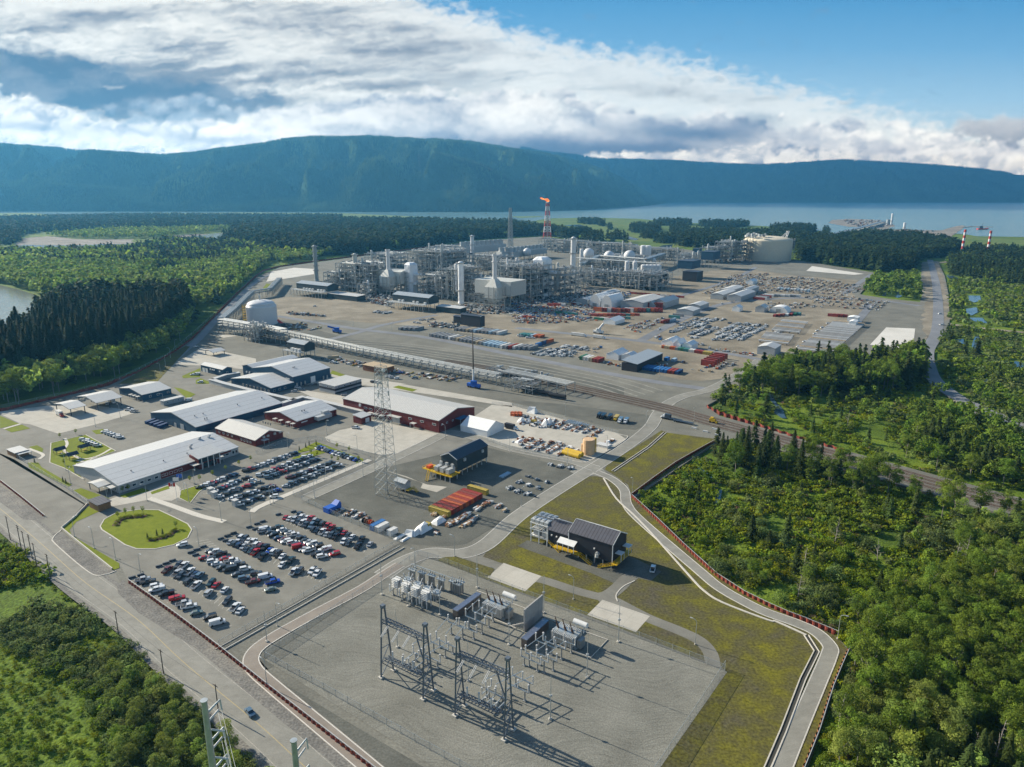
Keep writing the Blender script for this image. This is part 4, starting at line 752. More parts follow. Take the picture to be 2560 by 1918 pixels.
for i in range(4):mb=MB();mb.box((x0+2+i*(ls-3)/3,-B.sg*(W2-.6),1.5),(.4,.4,3));mb.build('stilt','steel_grey',B.o)
for i in range(4):mb=MB();mb.box((x0+2+i*(ls-3)/3,B.sg*(W2-.6),1.5),(.4,.4,3));mb.build('stilt','steel_grey',B.o)
yy=-B.sg*(B.W/2);xm=B.L*0.5
mb=MB();mb.box((xm,yy-B.sg*1.3,2.9),(13,2.6,.25));railing(mb,[(xm-6.4,yy-B.sg*2.5,3),(xm+6.4,yy-B.sg*2.5,3)]);mb.build('walkway','yellow_paint',B.o)
mb=MB();v=[(xm-4.2,yy-B.sg*3,6.1),(xm+4.2,yy-B.sg*3,6.1),(xm+4.2,yy,7.4),(xm-4.2,yy,7.4)];mb.add(v+[(a,b_,c+.2)for a,b_,c in v],[(0,1,2,3),(7,6,5,4),(0,4,5,1),(1,5,6,2),(3,7,4,0)])
for k in(-4,-1.3,1.3,4):mb.bar((xm+k,yy-B.sg*2.8,3),(xm+k,yy-B.sg*2.8,6.2),.2)
mb.build('porch','trim_white',B.o)
stairs(B.o,(xm-6.2,yy-B.sg*1.8,3),(xm-12.2,yy-B.sg*1.8,0.05))
gx=-B.L/2
mb=MB();mb.box((gx-1.3,0,2.9),(2.6,B.W+2,.25));railing(mb,[(gx-2.5,-B.sg*(B.W/2+1),3),(gx-2.5,B.sg*(B.W/2+1),3)]);mb.build('walkway','yellow_paint',B.o)
stairs(B.o,(gx-1.6,-B.sg*(B.W/2+1),3),(gx+5.5,-B.sg*(B.W/2+1.8),0.05))
for y_,zz in((-B.sg*2.5,6.3),(B.sg*4.5,6.6)):
 mb=MB();mb.box((gx-1.5,y_,zz),(3,3.4,.2))
 for k in(-1.4,1.4):mb.bar((gx-2.8,y_+k,3),(gx-2.8,y_+k,zz),.18)
 mb.build('porch','trim_white',B.o)
mb=MB();mb.tube((-B.L*.18,yy,5.2),(-B.L*.18,yy-B.sg*1.2,5.2),.9,n=12);mb.tube((-B.L*.18,yy-B.sg*.8,5.2),(-B.L*.18,yy-B.sg*1.1,3.8),.8,n=10);mb.build('exhaust_hood','steel_light',B.o)
for x in(-B.L*.1,x0+ls*.55,x0+ls*.78):mb=MB();mb.box((x,yy-B.sg*.3,7.0),(.5,.6,.5));mb.build('wall_lamp','trim_white',B.o)
# rack of coolers on its end
xc=x1+5;mb=MB()
for i in range(3):
 for q in(-1,1):mb.bar((x1+1+i*4.2,q*5,0),(x1+1+i*4.2,q*5,9.4),.35)
for z in(3.0,6.2,9.2):
 for q in(-1,1):mb.bar((x1+.6,q*5,z),(x1+10,q*5,z),.3)
 for i in range(3):mb.bar((x1+1+i*4.2,-5,z),(x1+1+i*4.2,5,z),.3)
for q in(-1,1):mb.bar((x1+1,q*5,6.2),(x1+5.2,q*5,9.2),.2);mb.bar((x1+9.4,q*5,6.2),(x1+5.2,q*5,9.2),.2)
mb.box((xc,0,3.05),(10,10.4,.2));mb.build('cooler_rack','trim_white',B.o)
for i in range(4):
 for j in range(2):mb=MB();mb.box((x1+2+i*2.3,-2.6+j*5.2,10.0),(1.9,4,1.3));mb.tube((x1+2+i*2.3,-2.6+j*5.2,10.6),(x1+2+i*2.3,-2.6+j*5.2,10.9),.8,n=10);mb.build('cooling_unit','steel_light',B.o)
for i in range(2):mb=MB();mb.box((x1+3+i*4.3,0,4.9),(2.6,8.4,3));mb.build('cooling_unit','wall_grey',B.o)
stairs(B.o,(x1-.5,-B.sg*5.6,3),(x1-6.5,-B.sg*6.4,0.05))
# slate house on stilts inside the gravel compound
B=Bld('electrical_building','slate blue electrical building on stilts inside the gravel compound','building',T(1,2,(1735,655))[0],T(1,2,(1992,530))[0],T(1,2,(1605,615))[0],10.4,13.0,'wall_teal','roof_slate',base=3.4,over=0.3)
stilts(B,3.4,7);gx=-B.L/2;
mb=MB();mb.box((gx-4,0,3.3),(8,B.W+4,.3));railing(mb,[(gx,-B.sg*(B.W/2+1.9),3.4),(gx-7.9,-B.sg*(B.W/2+1.9),3.4),(gx-7.9,B.sg*(B.W/2+1.9),3.4)]);mb.build('platform','yellow_paint',B.o)
for i in range(2):
 for j in range(5):mb=MB();mb.box((gx-1.5-i*6,-B.W/2-1+j*(B.W+2)/4,1.65),(.4,.4,3.3));mb.build('stilt','steel_light',B.o)
for i in range(3):
 mb=MB();mb.box((gx-4,-B.W/2+1.5+i*4,5.2),(5.5,2.4,2.6));mb.box((gx-2.2,-B.W/2+1.5+i*4,7.2),(1.2,1.6,2.2));mb.build('air_handler','steel_light',B.o)
for u in(6,22):B.panel('fan_hood','l',u,8.8,1.6,1.6,'steel_light',0.9)
mb=MB();mb.box((gx-3,B.sg*(B.W/2+5),3.3),(8,6,.3));railing(mb,[(gx-7,B.sg*(B.W/2+8),3.4),(gx+1,B.sg*(B.W/2+8),3.4)]);mb.build('platform','yellow_paint',B.o)
mb=MB();mb.box((gx-4,B.sg*(B.W/2+5),4.3),(3.5,2.2,1.4));mb.build('equipment_cover','orange_paint',B.o)
stairs(B.o,(gx-7,B.sg*(B.W/2+3),3.4),(gx-13.5,B.sg*(B.W/2-1),0.1))
# grey cabin beside the tower
B=Bld('equipment_cabin','small light grey cabin on short stilts at the foot of the lattice tower','cabin',T(1,2,(1285,862))[0],T(1,2,(1195,835))[0],T(1,2,(1338,842))[0],5.0,6.2,'wall_grey','roof_steel',base=1.7);stilts(B,1.7,3)
mb=MB();mb.box((-B.L/2-1.2,0,1.6),(2.4,B.W,.2));railing(mb,[(-B.L/2-2.3,-B.W/2,1.7),(-B.L/2-2.3,B.W/2,1.7)],1);mb.build('platform','yellow_paint',B.o);stairs(B.o,(-B.L/2-2,B.sg*B.W/2,1.7),(-B.L/2-5,B.sg*B.W/2,0.1),1.0)
# slate houses further away
def ehouse(label,near,along,across,eave,ridge,base,deckw=8,wall='wall_teal'):
 B=Bld('electrical_building',label,'building',near,along,across,eave,ridge,wall,'roof_steel',base=base,over=.3,group='stilted electrical buildings of the plant')
 mb=MB();mb.box((0,-B.sg*(B.W/2+deckw/2),base-.2),(B.L,deckw,.4));mb.box((0,0,base-.25),(B.L,B.W,.5));railing(mb,[(-B.L/2,-B.sg*(B.W/2+deckw),base),(B.L/2,-B.sg*(B.W/2+deckw),base)],1.2,step=4);mb.build('platform','steel_light',B.o)
 n=max(4,int(B.L/7))
 for i in range(n+1):
  for y in(-B.sg*(B.W/2+deckw-.5),-B.sg*B.W/2,B.sg*(B.W/2-.4)):mb=MB();mb.box((-B.L/2+.4+i*(B.L-.8)/n,y,base/2-.2),(.5,.5,base-.4));mb.build('stilt','steel_light',B.o)
 for i in range(n-1):
  if rnd.random()<.8:mb=MB();x=-B.L/2+4+i*(B.L-6)/n;mb.box((x,-B.sg*(B.W/2+3),base+1.4),(3,2.4,2.8));mb.build('air_handler','wall_white',B.o)
 return B
ehouse('slate electrical building on a steel deck beside the main pipe rack',T(1,1,(415,1322))[0],T(1,1,(268,1295))[0],T(1,1,(490,1300))[0],13,15.5,6.5,6)
ehouse('long slate electrical building on stilts before the first process train',T(1,1,(615,815))[0],T(1,1,(355,785))[0],T(1,1,(672,798))[0],17,20,9,12)
ehouse('long slate electrical building on stilts beneath the white wrapped tower',T(1,1,(1490,918))[0],T(1,1,(1170,885))[0],T(1,1,(1555,900))[0],17,20,9,12)
B=Bld('equipment_building','black equipment building standing alone in the laydown yard','building',T(1,1,(1935,1078))[0],T(1,1,(1765,1058))[0],T(1,1,(1998,1072))[0],14,15,'wall_dark','roof_slate',base=2)
B=Bld('equipment_building','lower black annex beside the lone black equipment building','building',T(1,1,(1765,1080))[0],T(1,1,(1690,1075))[0],T(1,1,(1800,1072))[0],9,10,'wall_dark','roof_slate',base=2)
for lab,a,b_,c,e_,r_,bs in(('low grey shed in front of the first process train',(870,905),(650,870),(960,895),7,8,0),('low grey shed in front of the second process train',(1760,1010),(1555,985),(1830,1000),7,8,0)):
 Bld('plant_shed',lab,'shed',T(1,1,a)[0],T(1,1,b_)[0],T(1,1,c)[0],e_,r_,'wall_teal','roof_plain',kind_roof='shed')
for lab,a,b_,c,e_,r_,bs in(('dark blue elevated substation box near the right end of the pipe modules',(1560,600),(1438,592),(1610,585),31,32,17),('black wide hall beside the elevated blue box',(1600,693),(1460,688),(1635,680),17,18,1),('small dark blue elevated box nearer the round storage tank',(1740,520),(1650,512),(1780,508),34,35,18),('teal hall at the forest edge behind the modules',(1640,485),(1520,487),(1672,470),16,17,0)):
 B=Bld('equipment_building',lab,'building',T(2,1,a)[0],T(2,1,b_)[0],T(2,1,c)[0],e_,r_,'wall_dark' if 'black' in lab else 'wall_blue','roof_slate',base=bs,kind_roof='flat')
 if bs>5:stilts(B,bs,4,1.0)
# ---------------- vehicles ----------------
CARCOL={'w':('white',(0.70,0.70,0.69)),'s':('silver',(0.42,0.43,0.44)),'d':('dark grey',(0.050,0.055,0.062)),'k':('black',(0.014,0.014,0.016)),'r':('red',(0.42,0.012,0.012)),'m':('maroon',(0.14,0.025,0.02)),'b':('navy blue',(0.012,0.03,0.085)),'u':('bright blue',(0.015,0.06,0.38)),'n':('dark teal',(0.018,0.05,0.058)),'g':('sage green',(0.16,0.20,0.17)),'t':('steel blue',(0.10,0.16,0.22)),'y':('yellow',(0.55,0.36,0.02)),'e':('beige',(0.42,0.37,0.29))}
for k_,(nm,c)in CARCOL.items():
 m=mat('car_'+nm.replace(' ','_'),c,0.28,0.1,0.03,spec=0.6);m.node_tree.nodes['Principled BSDF'].inputs['Coat Weight'].default_value=0.6
CT={'sedan':('sedan',4.6,1.85),'suv':('suv',4.8,1.95),'pickup':('pickup',5.8,2.05),'cap':('canopy backed pickup',5.8,2.05),'van':('van',5.8,2.1)}
def hull(mb,st,mi=0):
 """loft of cross-sections: st = [(x, half width bottom, z bottom, half width top, z top)]"""
 v=[]
 for x,wb,zb,wt,zt in st:v+=[(x,-wb,zb),(x,wb,zb),(x,wt,zt),(x,-wt,zt)]
 f=[]
 for i in range(len(st)-1):
  o=4*i;f+=[(o+k,o+4+k,o+4+(k+1)%4,o+(k+1)%4)[::-1]for k in range(4)]
 f+=[(0,1,2,3)[::-1],tuple(4*(len(st)-1)+k for k in range(4))]
 return mb.add(v,[q[::-1]for q in f],mi)
SHAPES={
 'sedan':([(-2.3,.8,.35,.75,.7),(-2.2,.92,.3,.86,.92),(-1.3,.93,.3,.88,1.0),(1.0,.93,.3,.88,.98),(2.0,.92,.3,.84,.80),(2.3,.8,.35,.7,.6)],[(-1.75,.84,.96,.70,1.0),(-1.1,.84,.96,.66,1.42),(.3,.84,.96,.66,1.44),(1.15,.84,.94,.76,.98)]),
 'suv':([(-2.4,.9,.4,.85,1.0),(-2.35,.96,.35,.92,1.15),(1.0,.96,.35,.92,1.12),(2.1,.95,.35,.88,1.0),(2.4,.85,.4,.8,.75)],[(-2.3,.90,1.1,.82,1.15),(-2.1,.90,1.1,.76,1.74),(.3,.90,1.1,.76,1.76),(1.2,.90,1.08,.82,1.12)]),
 'pickup':([(-2.9,.98,.5,.98,1.15),(-.9,1.0,.45,1.0,1.18),(1.6,1.0,.45,.98,1.18),(2.7,.98,.45,.92,1.12),(2.9,.9,.5,.85,.9)],[(-.95,.93,1.15,.86,1.2),(-.8,.93,1.15,.8,1.84),(.9,.93,1.15,.8,1.86),(1.7,.93,1.12,.86,1.2)]),
 'van':([(-2.9,.95,.4,.95,1.1),(-2.8,1.0,.35,1.0,1.2),(1.8,1.0,.35,1.0,1.2),(2.7,.98,.35,.9,1.1),(2.9,.9,.4,.85,.8)],[(-2.85,.95,1.18,.9,1.25),(-2.75,.95,1.18,.88,2.05),(1.1,.95,1.18,.88,2.1),(2.0,.95,1.15,.88,1.2)])}
SHAPES['cap']=(SHAPES['pickup'][0],SHAPES['pickup'][1])
_wheel={}
def make_car(ty,ck):
 o=thing('parked_car','car',CT[ty][0],(0,0,0));col='car_'+CARCOL[ck][0].replace(' ','_');body,cab=SHAPES[ty]
 mb=MB();hull(mb,body);a,b_=cab[1],cab[2];hull(mb,[(a[0]+.05,a[3]+.03,a[4]-.04,a[3],a[4]+.05),(b_[0]+.1,b_[3]+.03,b_[4]-.04,b_[3],b_[4]+.05)])
 for x in((a[0]+.1,.35)if ty!='van' else(.8,1.6)):mb.bar((x,a[1]*.98,1.1),(x,a[3]+.02,a[4]),.12);mb.bar((x,-a[1]*.98,1.1),(x,-a[3]-.02,a[4]),.12)
 if ty=='van':mb.box((-1.0,0,1.62),(3.5,1.93,.8))
 if ty=='cap':hull(mb,[(-2.85,.95,1.15,.88,1.75),(-1.0,.95,1.15,.88,1.82)])
 ob=mb.build('body',col,o)
 g=MB();hull(g,cab);g.build('car_windows','glass_dark',o)
 if ty=='pickup':g=MB();g.box((-1.92,0,1.19),(1.75,1.6,.06));g.build('truck_bed','black_paint',o)
 h=MB();x=body[-1][0];h.box((x-.02,0,.62),(.12,1.3,.22));h.build('grille','black_paint',o)
 for i in(-1,1):
  for q in(-1,1):
   if ty not in _wheel:w_=MB();w_.tube((0,-.12,0),(0,.12,0),.36,n=10);_wheel[ty]=w_.mesh('wheel','rubber')
   wo_=bpy.data.objects.new('wheel',_wheel[ty]);C.objects.link(wo_);wo_.parent=o;wo_.location=(i*CT[ty][1]*.31,q*(CT[ty][2]/2-.12),.36)
 return register(o)
_cars={};CARS=[]
def car(p,head,ck,ty,label,group,flip=None):
 rz=R(head)+(math.pi if(rnd.random()<.35 if flip is None else flip)else 0)
 if(ty,ck)not in _cars:o=make_car(ty,ck);_cars[ty,ck]=o;o.location=p;o.rotation_euler=(0,0,rz);o['label']=label
 else:o=dup(_cars[ty,ck],p,rz,label)
 if group:o['group']=group
 elif 'group' in o:del o['group']
 CARS.append((p.x,p.y));return o
ORD='first second third fourth fifth sixth seventh eighth ninth tenth eleventh twelfth thirteenth fourteenth fifteenth sixteenth seventeenth eighteenth nineteenth twentieth'.split()
def car_row(zf,items,head,row,end,group,zz=0.06):
 for i,(x,y,ck,ty)in enumerate(items):
  car(P(*zf(x,y),0.5).xy.to_3d()+Vector((0,0,zz)),head+rnd.uniform(-2,2),ck,ty,f"{CARCOL[ck][0]} {CT[ty][0]} {ORD[i]} from the {end} of the {row}",group)
GL='cars parked in the lower car park'
car_row(z4,[(262,968,'s','pickup'),(322,990,'d','pickup'),(418,1040,'w','suv'),(425,1082,'w','cap'),(535,1132,'k','cap'),(658,1184,'r','cap'),(735,1243,'s','pickup'),(795,1277,'w','pickup'),(880,1348,'g','sedan'),(1035,1397,'k','suv'),(1120,1462,'w','van')],27,'row along the rust wall','gate end',GL)
car_row(z4,[(545,855,'m','pickup'),(675,800,'d','suv'),(737,805,'w','pickup'),(660,893,'s','pickup'),(700,920,'d','suv'),(805,875,'w','pickup'),(865,905,'b','sedan'),(920,915,'t','suv'),(785,985,'d','suv'),(880,1030,'w','pickup'),(1050,1005,'n','suv'),(1110,1024,'r','sedan'),(1022,1118,'s','suv'),(1207,1082,'w','sedan'),(1235,1214,'d','suv'),(1328,1284,'w','pickup'),(1385,1318,'w','sedan')],81,'second row from rust wall','roundabout end',GL)
car_row(z4,[(970,715,'r','sedan'),(1038,722,'d','sedan'),(1065,757,'w','suv'),(1115,783,'w','sedan'),(1192,825,'d','pickup'),(1265,848,'d','van'),(1345,903,'d','sedan'),(1425,950,'t','suv')],26,'third row from rust wall','roundabout end',GL)
car_row(z5,[(400,1192,'m','pickup'),(640,1294,'g','sedan'),(445,1074,'d','suv'),(570,1120,'w','van'),(672,1194,'u','pickup')],25,'third row, drain end','middle',GL)
car_row(z4,[(1040,632,'d','sedan'),(1087,648,'w','suv'),(1155,668,'d','pickup'),(1213,722,'r','sedan'),(1280,748,'w','pickup'),(1335,768,'s','sedan'),(1375,788,'d','suv'),(1442,843,'w','suv')],26,'fourth row from rust wall','roundabout end',GL)
car_row(z5,[(95,638,'s','sedan'),(155,658,'d','suv'),(215,678,'b','suv'),(270,703,'s','sedan'),(320,738,'d','sedan'),(375,760,'n','sedan'),(437,780,'r','pickup'),(540,838,'k','pickup'),(625,758,'u','sedan'),(685,773,'w','suv'),(745,798,'d','pickup'),(805,838,'w','sedan'),(925,893,'n','pickup'),(800,953,'w','sedan'),(965,1050,'w','pickup'),(1045,1045,'d','suv'),(1225,1034,'w','pickup'),(1290,1070,'w','pickup')],80,'fifth row from rust wall','roundabout end',GL)
car_row(z5,[(220,592,'w','suv'),(290,598,'d','suv'),(337,622,'w','sedan'),(400,638,'w','pickup'),(455,672,'w','suv'),(512,692,'m','suv'),(570,714,'k','pickup')],80,'sixth row from rust wall','roundabout end',GL)
car_row(z5,[(545,488,'s','pickup'),(640,505,'d','sedan'),(680,545,'k','suv'),(750,583,'b','sedan'),(815,608,'m','sedan'),(855,632,'w','suv'),(940,648,'w','suv'),(1020,672,'d','suv'),(1025,708,'r','van'),(1100,738,'s','sedan'),(1170,754,'w','pickup'),(1290,806,'d','pickup'),(1355,838,'w','suv')],28,'seventh row from rust wall','roundabout end',GL)
car_row(z5,[(570,466,'w','van'),(740,443,'n','pickup'),(795,472,'w','sedan'),(850,498,'d','sedan'),(905,512,'s','sedan'),(955,543,'w','pickup'),(1065,585,'d','suv'),(1105,620,'d','sedan'),(1170,638,'s','sedan'),(1220,664,'w','suv'),(1300,694,'k','suv'),(1395,740,'w','cap'),(1530,804,'r','suv')],28,'eighth row from rust wall','roundabout end',GL)
car_row(z5,[(855,298,'r','sedan'),(910,312,'w','sedan'),(970,333,'s','suv'),(1030,362,'d','suv'),(1085,374,'w','pickup'),(1140,398,'d','pickup'),(1208,415,'t','suv'),(1237,458,'d','suv'),(1295,478,'k','pickup'),(1360,498,'w','pickup'),(1420,528,'s','sedan'),(1480,548,'d','suv'),(1545,564,'k','pickup'),(1660,628,'w','pickup'),(1720,657,'d','sedan'),(1850,694,'k','pickup')],80,'ninth row from rust wall','crossing end',GL)
car_row(z5,[(1035,268,'d','suv'),(1080,286,'w','suv'),(1140,307,'w','sedan'),(1203,318,'r','pickup'),(1243,358,'s','suv'),(1297,368,'k','pickup'),(1365,382,'d','suv'),(1430,418,'r','pickup'),(1485,444,'r','pickup'),(1590,483,'n','pickup'),(1662,508,'r','sedan'),(1716,538,'d','sedan'),(1772,564,'w','sedan'),(1900,604,'k','pickup'),(2017,668,'s','sedan')],80,'row nearest the gravel compound','crossing end',GL)
GU='cars parked in the upper car park'
def auto_row(a,b_,cols,head,row,end='flagpole end',types='ssvppsvs'):
 n=len(cols);it=[]
 for i,c in enumerate(cols):t=i/max(n-1,1);it.append((a[0]+(b_[0]-a[0])*t,a[1]+(b_[1]-a[1])*t,c,{'s':'sedan','v':'suv','p':'pickup'}[types[(i*5+n)%len(types)]]))
 car_row(z6,it,head,row,end,GU)
auto_row((290,668),(700,512),'kwwrwwdbb',12,'row below the porch')
auto_row((845,466),(1425,252),'krdwwwwwdwdwdb',12,'row below the red workshop')
auto_row((460,712),(740,592),'wdrwwd',14,'second row by the porch');auto_row((530,776),(750,682),'wddsd',14,'third row by the porch')
auto_row((855,560),(985,605),'kwe',14,'short row by the pay machine');auto_row((845,655),(900,628),'rt',14,'pair below the short row')
auto_row((680,808),(960,716),'wwkdwdw',14,'second lowest row of the left bay');auto_row((770,872),(1010,782),'wdwbdw',14,'lowest row of the left bay')
auto_row((1045,684),(1150,650),'kdm',14,'upper trio by the crossing');auto_row((1105,742),(1215,700),'ddu',14,'lower trio by the crossing')
auto_row((1010,522),(1600,290),'wdswrdwdwdddww',14,'third long row');auto_row((1110,546),(1690,330),'tdtdrdwdwdwdbd',14,'fourth long row')
auto_row((1375,548),(1860,372),'mkdwdmwdwkdd',14,'second lowest long row');auto_row((1320,652),(1940,402),'sdtddwdwdwddwddw',14,'lowest long row')
auto_row((1715,190),(2165,335),'nuedbuswnddwbu',52,'angled row by the lawn strip','top end')
one=lambda p,h,c,t,l,f=None:car(p+Vector((0,0,.12)),h,c,t,l,None,f)
one(P(*z6(1178,792)),14,'w','suv','lone white car at the corner of the upper car park')
one(P(*z4(720,578)),27,'w','suv','white car driving past the round lawn',True)
one(TP(0,3,2160,1200),-47,'t','sedan','steel blue sedan driving on the front road',False)
one(TP(1,2,860,385),-8,'w','pickup','white pickup truck alone on the pale concrete apron',False)
one(TP(2,2,1215,1610),72,'w','pickup','white pickup truck in the shadow of the black electrical building',False)
GS='white fleet cars by the picnic lawn'
for i in range(6):car(TP(0,2,905+i*26,420+i*10)+Vector((0,0,.15)),20,'w','suv',f"white fleet car {ORD[i]} in the six beside the empty lot",GS)
for i in range(6):car(TP(0,2,720+i*24,490+i*10)+Vector((0,0,.2)),15,'w','suv',f"white fleet car {ORD[i]} in the six on the picnic lawn",GS)
for x,y,c,t,h,l in((1110,228,'w','pickup',5,'white pickup truck beside the truck shelter, farther one'),(1155,243,'s','pickup',5,'silver pickup truck beside the truck shelter, nearer one'),(1625,147,'w','van',12,'white van at the lane bend by the largest blue warehouse'),(925,180,'w','pickup',-60,'white truck parked inside the larger open shelter')):one(TP(0,2,x,y),h,c,t,l)
for x,y,c,t,h,l in((1665,1582,'w','sedan',20,'white sedan by the small blue hall'),(1700,1580,'w','van',30,'white van by the small blue hall'),(1730,1648,'w','suv',5,'white car on the lane near the oval lawn'),(1690,1340,'w','sedan',60,'white car turning on the left road')):one(TP(0,1,x,y),h,c,t,l)
for i,(x,y)in enumerate(((360,38),(395,55),(440,20),(330,70),(760,100),(1050,1650-1657),(505,12))):one(TP(1,2,x,y),10,'wtdsswd'[i],'suv',f"{CARCOL['wtdsswd'[i]][0]} car {ORD[i]} counted along the back of the blue halls")
for i,(x,y)in enumerate(((890,1475),(1050,1580),(1140,1600),(1175,1608),(1215,1615),(660,1475),(685,1480),(1370,1612),(1010,1645),(1240,1565))):one(TP(1,1,x,y),5,'wdwswwwtdu'[i],('suv','pickup')[i%2],f"{CARCOL['wdwswwwtdu'[i]][0]} vehicle {ORD[i]} along the main pipe rack")
for i,(x,y)in enumerate(((505,990),(1075,972),(1110,975),(1140,990),(1180,1000),(1280,1000),(1310,1005),(1350,1010),(1420,1110),(1450,1108),(1490,1105),(1520,1100),(1370,1130),(1400,1135))):one(TP(1,1,x,y),8,'wwdwswdwwswdww'[i],('suv','pickup')[i%2],f"{CARCOL['wwdwswdwwswdww'[i]][0]} vehicle {ORD[i]} on the bare ground before the trains")
for i,(x,y)in enumerate(((60,1245),(75,1250),(135,1262),(175,1265),(1270,1190),(1425,1135),(1810,968),(1475,1475),(1600,1318),(1640,1322))):one(TP(2,1,x,y),(8,50)[i>3],'wwwwwdwbww'[i],('suv','pickup')[i%2],f"{CARCOL['wwwwwdwbww'[i]][0]} vehicle {ORD[i]} on the yard roads")
for i,(x,y)in enumerate(((1485,1055),(1500,1150),(405,1230),(430,1205),(470,1175),(520,1140),(265,1340),(320,1298),(80,1160))):one(TP(3,1,x,y),8,'wwwwwwwww'[i],('suv','pickup')[i%2],f"white vehicle {ORD[i]} by the haul road and girder rows")
# ---------------- containers ----------------
CC={'red':(0.26,0.035,0.022),'orange':(0.42,0.10,0.03),'brick':(0.20,0.05,0.035),'yellow':(0.40,0.30,0.06),'blue':(0.03,0.14,0.36),'white':(0.58,0.58,0.56),'grey':(0.22,0.23,0.24),'teal':(0.05,0.19,0.19),'green':(0.03,0.15,0.08),'beige':(0.40,0.33,0.22),'navy':(0.02,0.06,0.16),'paleblue':(0.30,0.42,0.52)}
for k_,c in CC.items():mat('container_'+k_,c,0.6,0,0.18,1.2,spec=0.3,lines=(0,0.6,0.2,0.25))
_cont={}
def make_cont(ln,ck,h=2.7,detail=False,w_=2.44):
 mb=MB();mb.box((0,0,h/2),(ln,w_,h));o=thing('shipping_container','container','container')
 if not detail:
  bpy.data.objects.remove(o);mb=MB();mb.box((0,0,h/2+.08),(ln,w_,h-.16))
  for q in(-1,1):
   for z in(.08,h-.06):mb.box((0,q*w_/2,z),(ln+.04,.14,.16))
   for i in(-1,1):mb.box((i*ln/2,q*w_/2,h/2),(.16,.16,h))
  return register(mb.build('shipping_container','container_'+ck))
 mb.build('body','container_'+ck,o);d=MB()
 for q in(-1,1):d.box((ln/2+.03,q*w_/4,h/2),(.08,w_/2-.1,h-.2))
 d.build('container_door','container_'+ck,o)
 e=MB()
 for q in(-1,1):
  for i in(-1,1):e.box((i*(ln/2-.05),q*(w_/2+.01),h/2),(.2,.12,h+.03))
  e.box((0,q*(w_/2+.01),h),(ln,.12,.12))
 e.build('corner_frame','container_'+ck,o);return register(o)
def container(p,rz,ck,ln,label,group,h=2.7,detail=False,w_=2.44,name=None,cat='container'):
 k=(ln,ck,h,detail,w_)
 if k not in _cont:o=make_cont(*k);_cont[k]=o;o.location=p;o.rotation_euler=(0,0,rz);o['label']=label
 else:o=dup(_cont[k],p,rz,label)
 o['category']=cat
 if name:o.name=name
 if group:o['group']=group
 elif 'group' in o:del o['group']
 return o
# the row inside the gravel compound
c0=P(*T(1,2,(1655,1155))[0]);c1=P(*T(1,2,(1940,985))[0]);dirr=UA
NC=12
for i in range(NC):
 q=c0+UA*(1.3+i*(c1-c0).dot(UA)/NC)-UB*6.1
 ck=['yellow','red','brick','red','orange','brick','orange','red','orange','red','brick','red'][i]
 container(q,GB+math.pi*0,ck,12.2,'yellow shipping container at the near end of the container row' if i==0 else f"{ck if ck != 'brick' else 'dull red'} shipping container {ORD[i]} in the row after the yellow one",'container row in the gravel compound',detail=True)
container(P(*T(1,2,(1915,935))[0]),GB,'yellow',12.2,'ribbed yellow container standing apart behind the container row',None,detail=True)
container(TP(1,2,1052,1240),GA,'blue',8,'blue container with flat roof by the compound fence',None,detail=True)
container(TP(1,2,1088,1258),GA,'white',7,'white container right beside the blue one at the fence',None,detail=True)
container(TP(1,2,1178,1295),GA,'white',4.5,'short white container standing alone by the fence',None,detail=True)
for i in range(4):container(TP(0,2,1300+i*35,335+i*12),GA+.2,'navy',7.0,f"navy blue skip {ORD[i]} in line at the blue warehouse gable",'navy skips at the warehouse',h=2.0,w_=2.3)
# far yard rows: tile, start, end, colours, heading, length
W_=dict(r='red',o='orange',k='brick',y='yellow',b='blue',w='white',g='grey',t='teal',e='green',f='beige',n='navy',p='paleblue')
def crow(i,j,a,b_,cols,head,ln,where,z=0.0,h=2.7,w_=2.44,end='near end',name=None,cat='container',noun='container'):
 n=len(cols);pa,pb=TP(i,j,*a),TP(i,j,*b_)
 for k,c in enumerate(cols):
  if c=='.':continue
  p=pa.lerp(pb,k/max(n-1,1))+Vector((0,0,z));cn={'brick':'dull red','paleblue':'pale blue'}.get(W_[c],W_[c])
  container(p,head,W_[c],ln,f"{cn} {noun} {ORD[k]} from the {end} of {where}",where.replace('the ','',1),h,False,w_,name,cat)
crow(2,1,(1310,1345),(1715,1405),'offoogtettwwrrryyy'[:18],GA,6.1,'the row behind the white tents',0,2.8,2.5,'left end')
crow(2,1,(1090,1518),(1440,1565),'obbbbbbbbrrn',GA,12.2,'the blue roofed row',0,2.8,2.5,'left end')
crow(2,1,(1690,1500),(1800,1438),'rrkrrk',GB,12.2,'the red stack by the road corner',0,5.2,2.5)
crow(2,1,(1335,1452),(1400,1462),'bp',GA,7,'the pair of blue units',0,2.8,3.0,'left end')
crow(2,1,(700,1070),(1060,1065),'rrorkrrtor',GB,12.2,'the front container rank by the arched tents',0,2.7,2.5,'left end')
crow(2,1,(750,1105),(980,1095),'ewrkrt',GB,12.2,'the short rank before the front rank',0,2.7,2.5,'left end')
crow(2,1,(1010,1035),(1260,1035),'worrtorr',GB,12.2,'the tall container block',0,5.2,2.5,'left end')
crow(2,1,(1070,1000),(1260,1005),'rkwrtorr',GB,12.2,'the tallest container block',0,7.8,2.5,'left end')
crow(2,1,(740,1030),(980,1040),'orwrokr',GB,12.2,'the rank behind the front rank',0,5.2,2.5,'left end')
crow(2,1,(1050,880),(1450,912),'rkrrrowwrrr',GB,12.2,'the red line behind the site offices',0,2.7,2.5,'left end')
crow(2,1,(340,985),(560,975),'rrwfkw',GB,12.2,'the rank left of the arched tents',0,3.5,2.5,'left end')
crow(2,1,(410,1050),(530,1060),'ettt',GB,12.2,'the green and teal group',0,2.7,2.5,'left end')
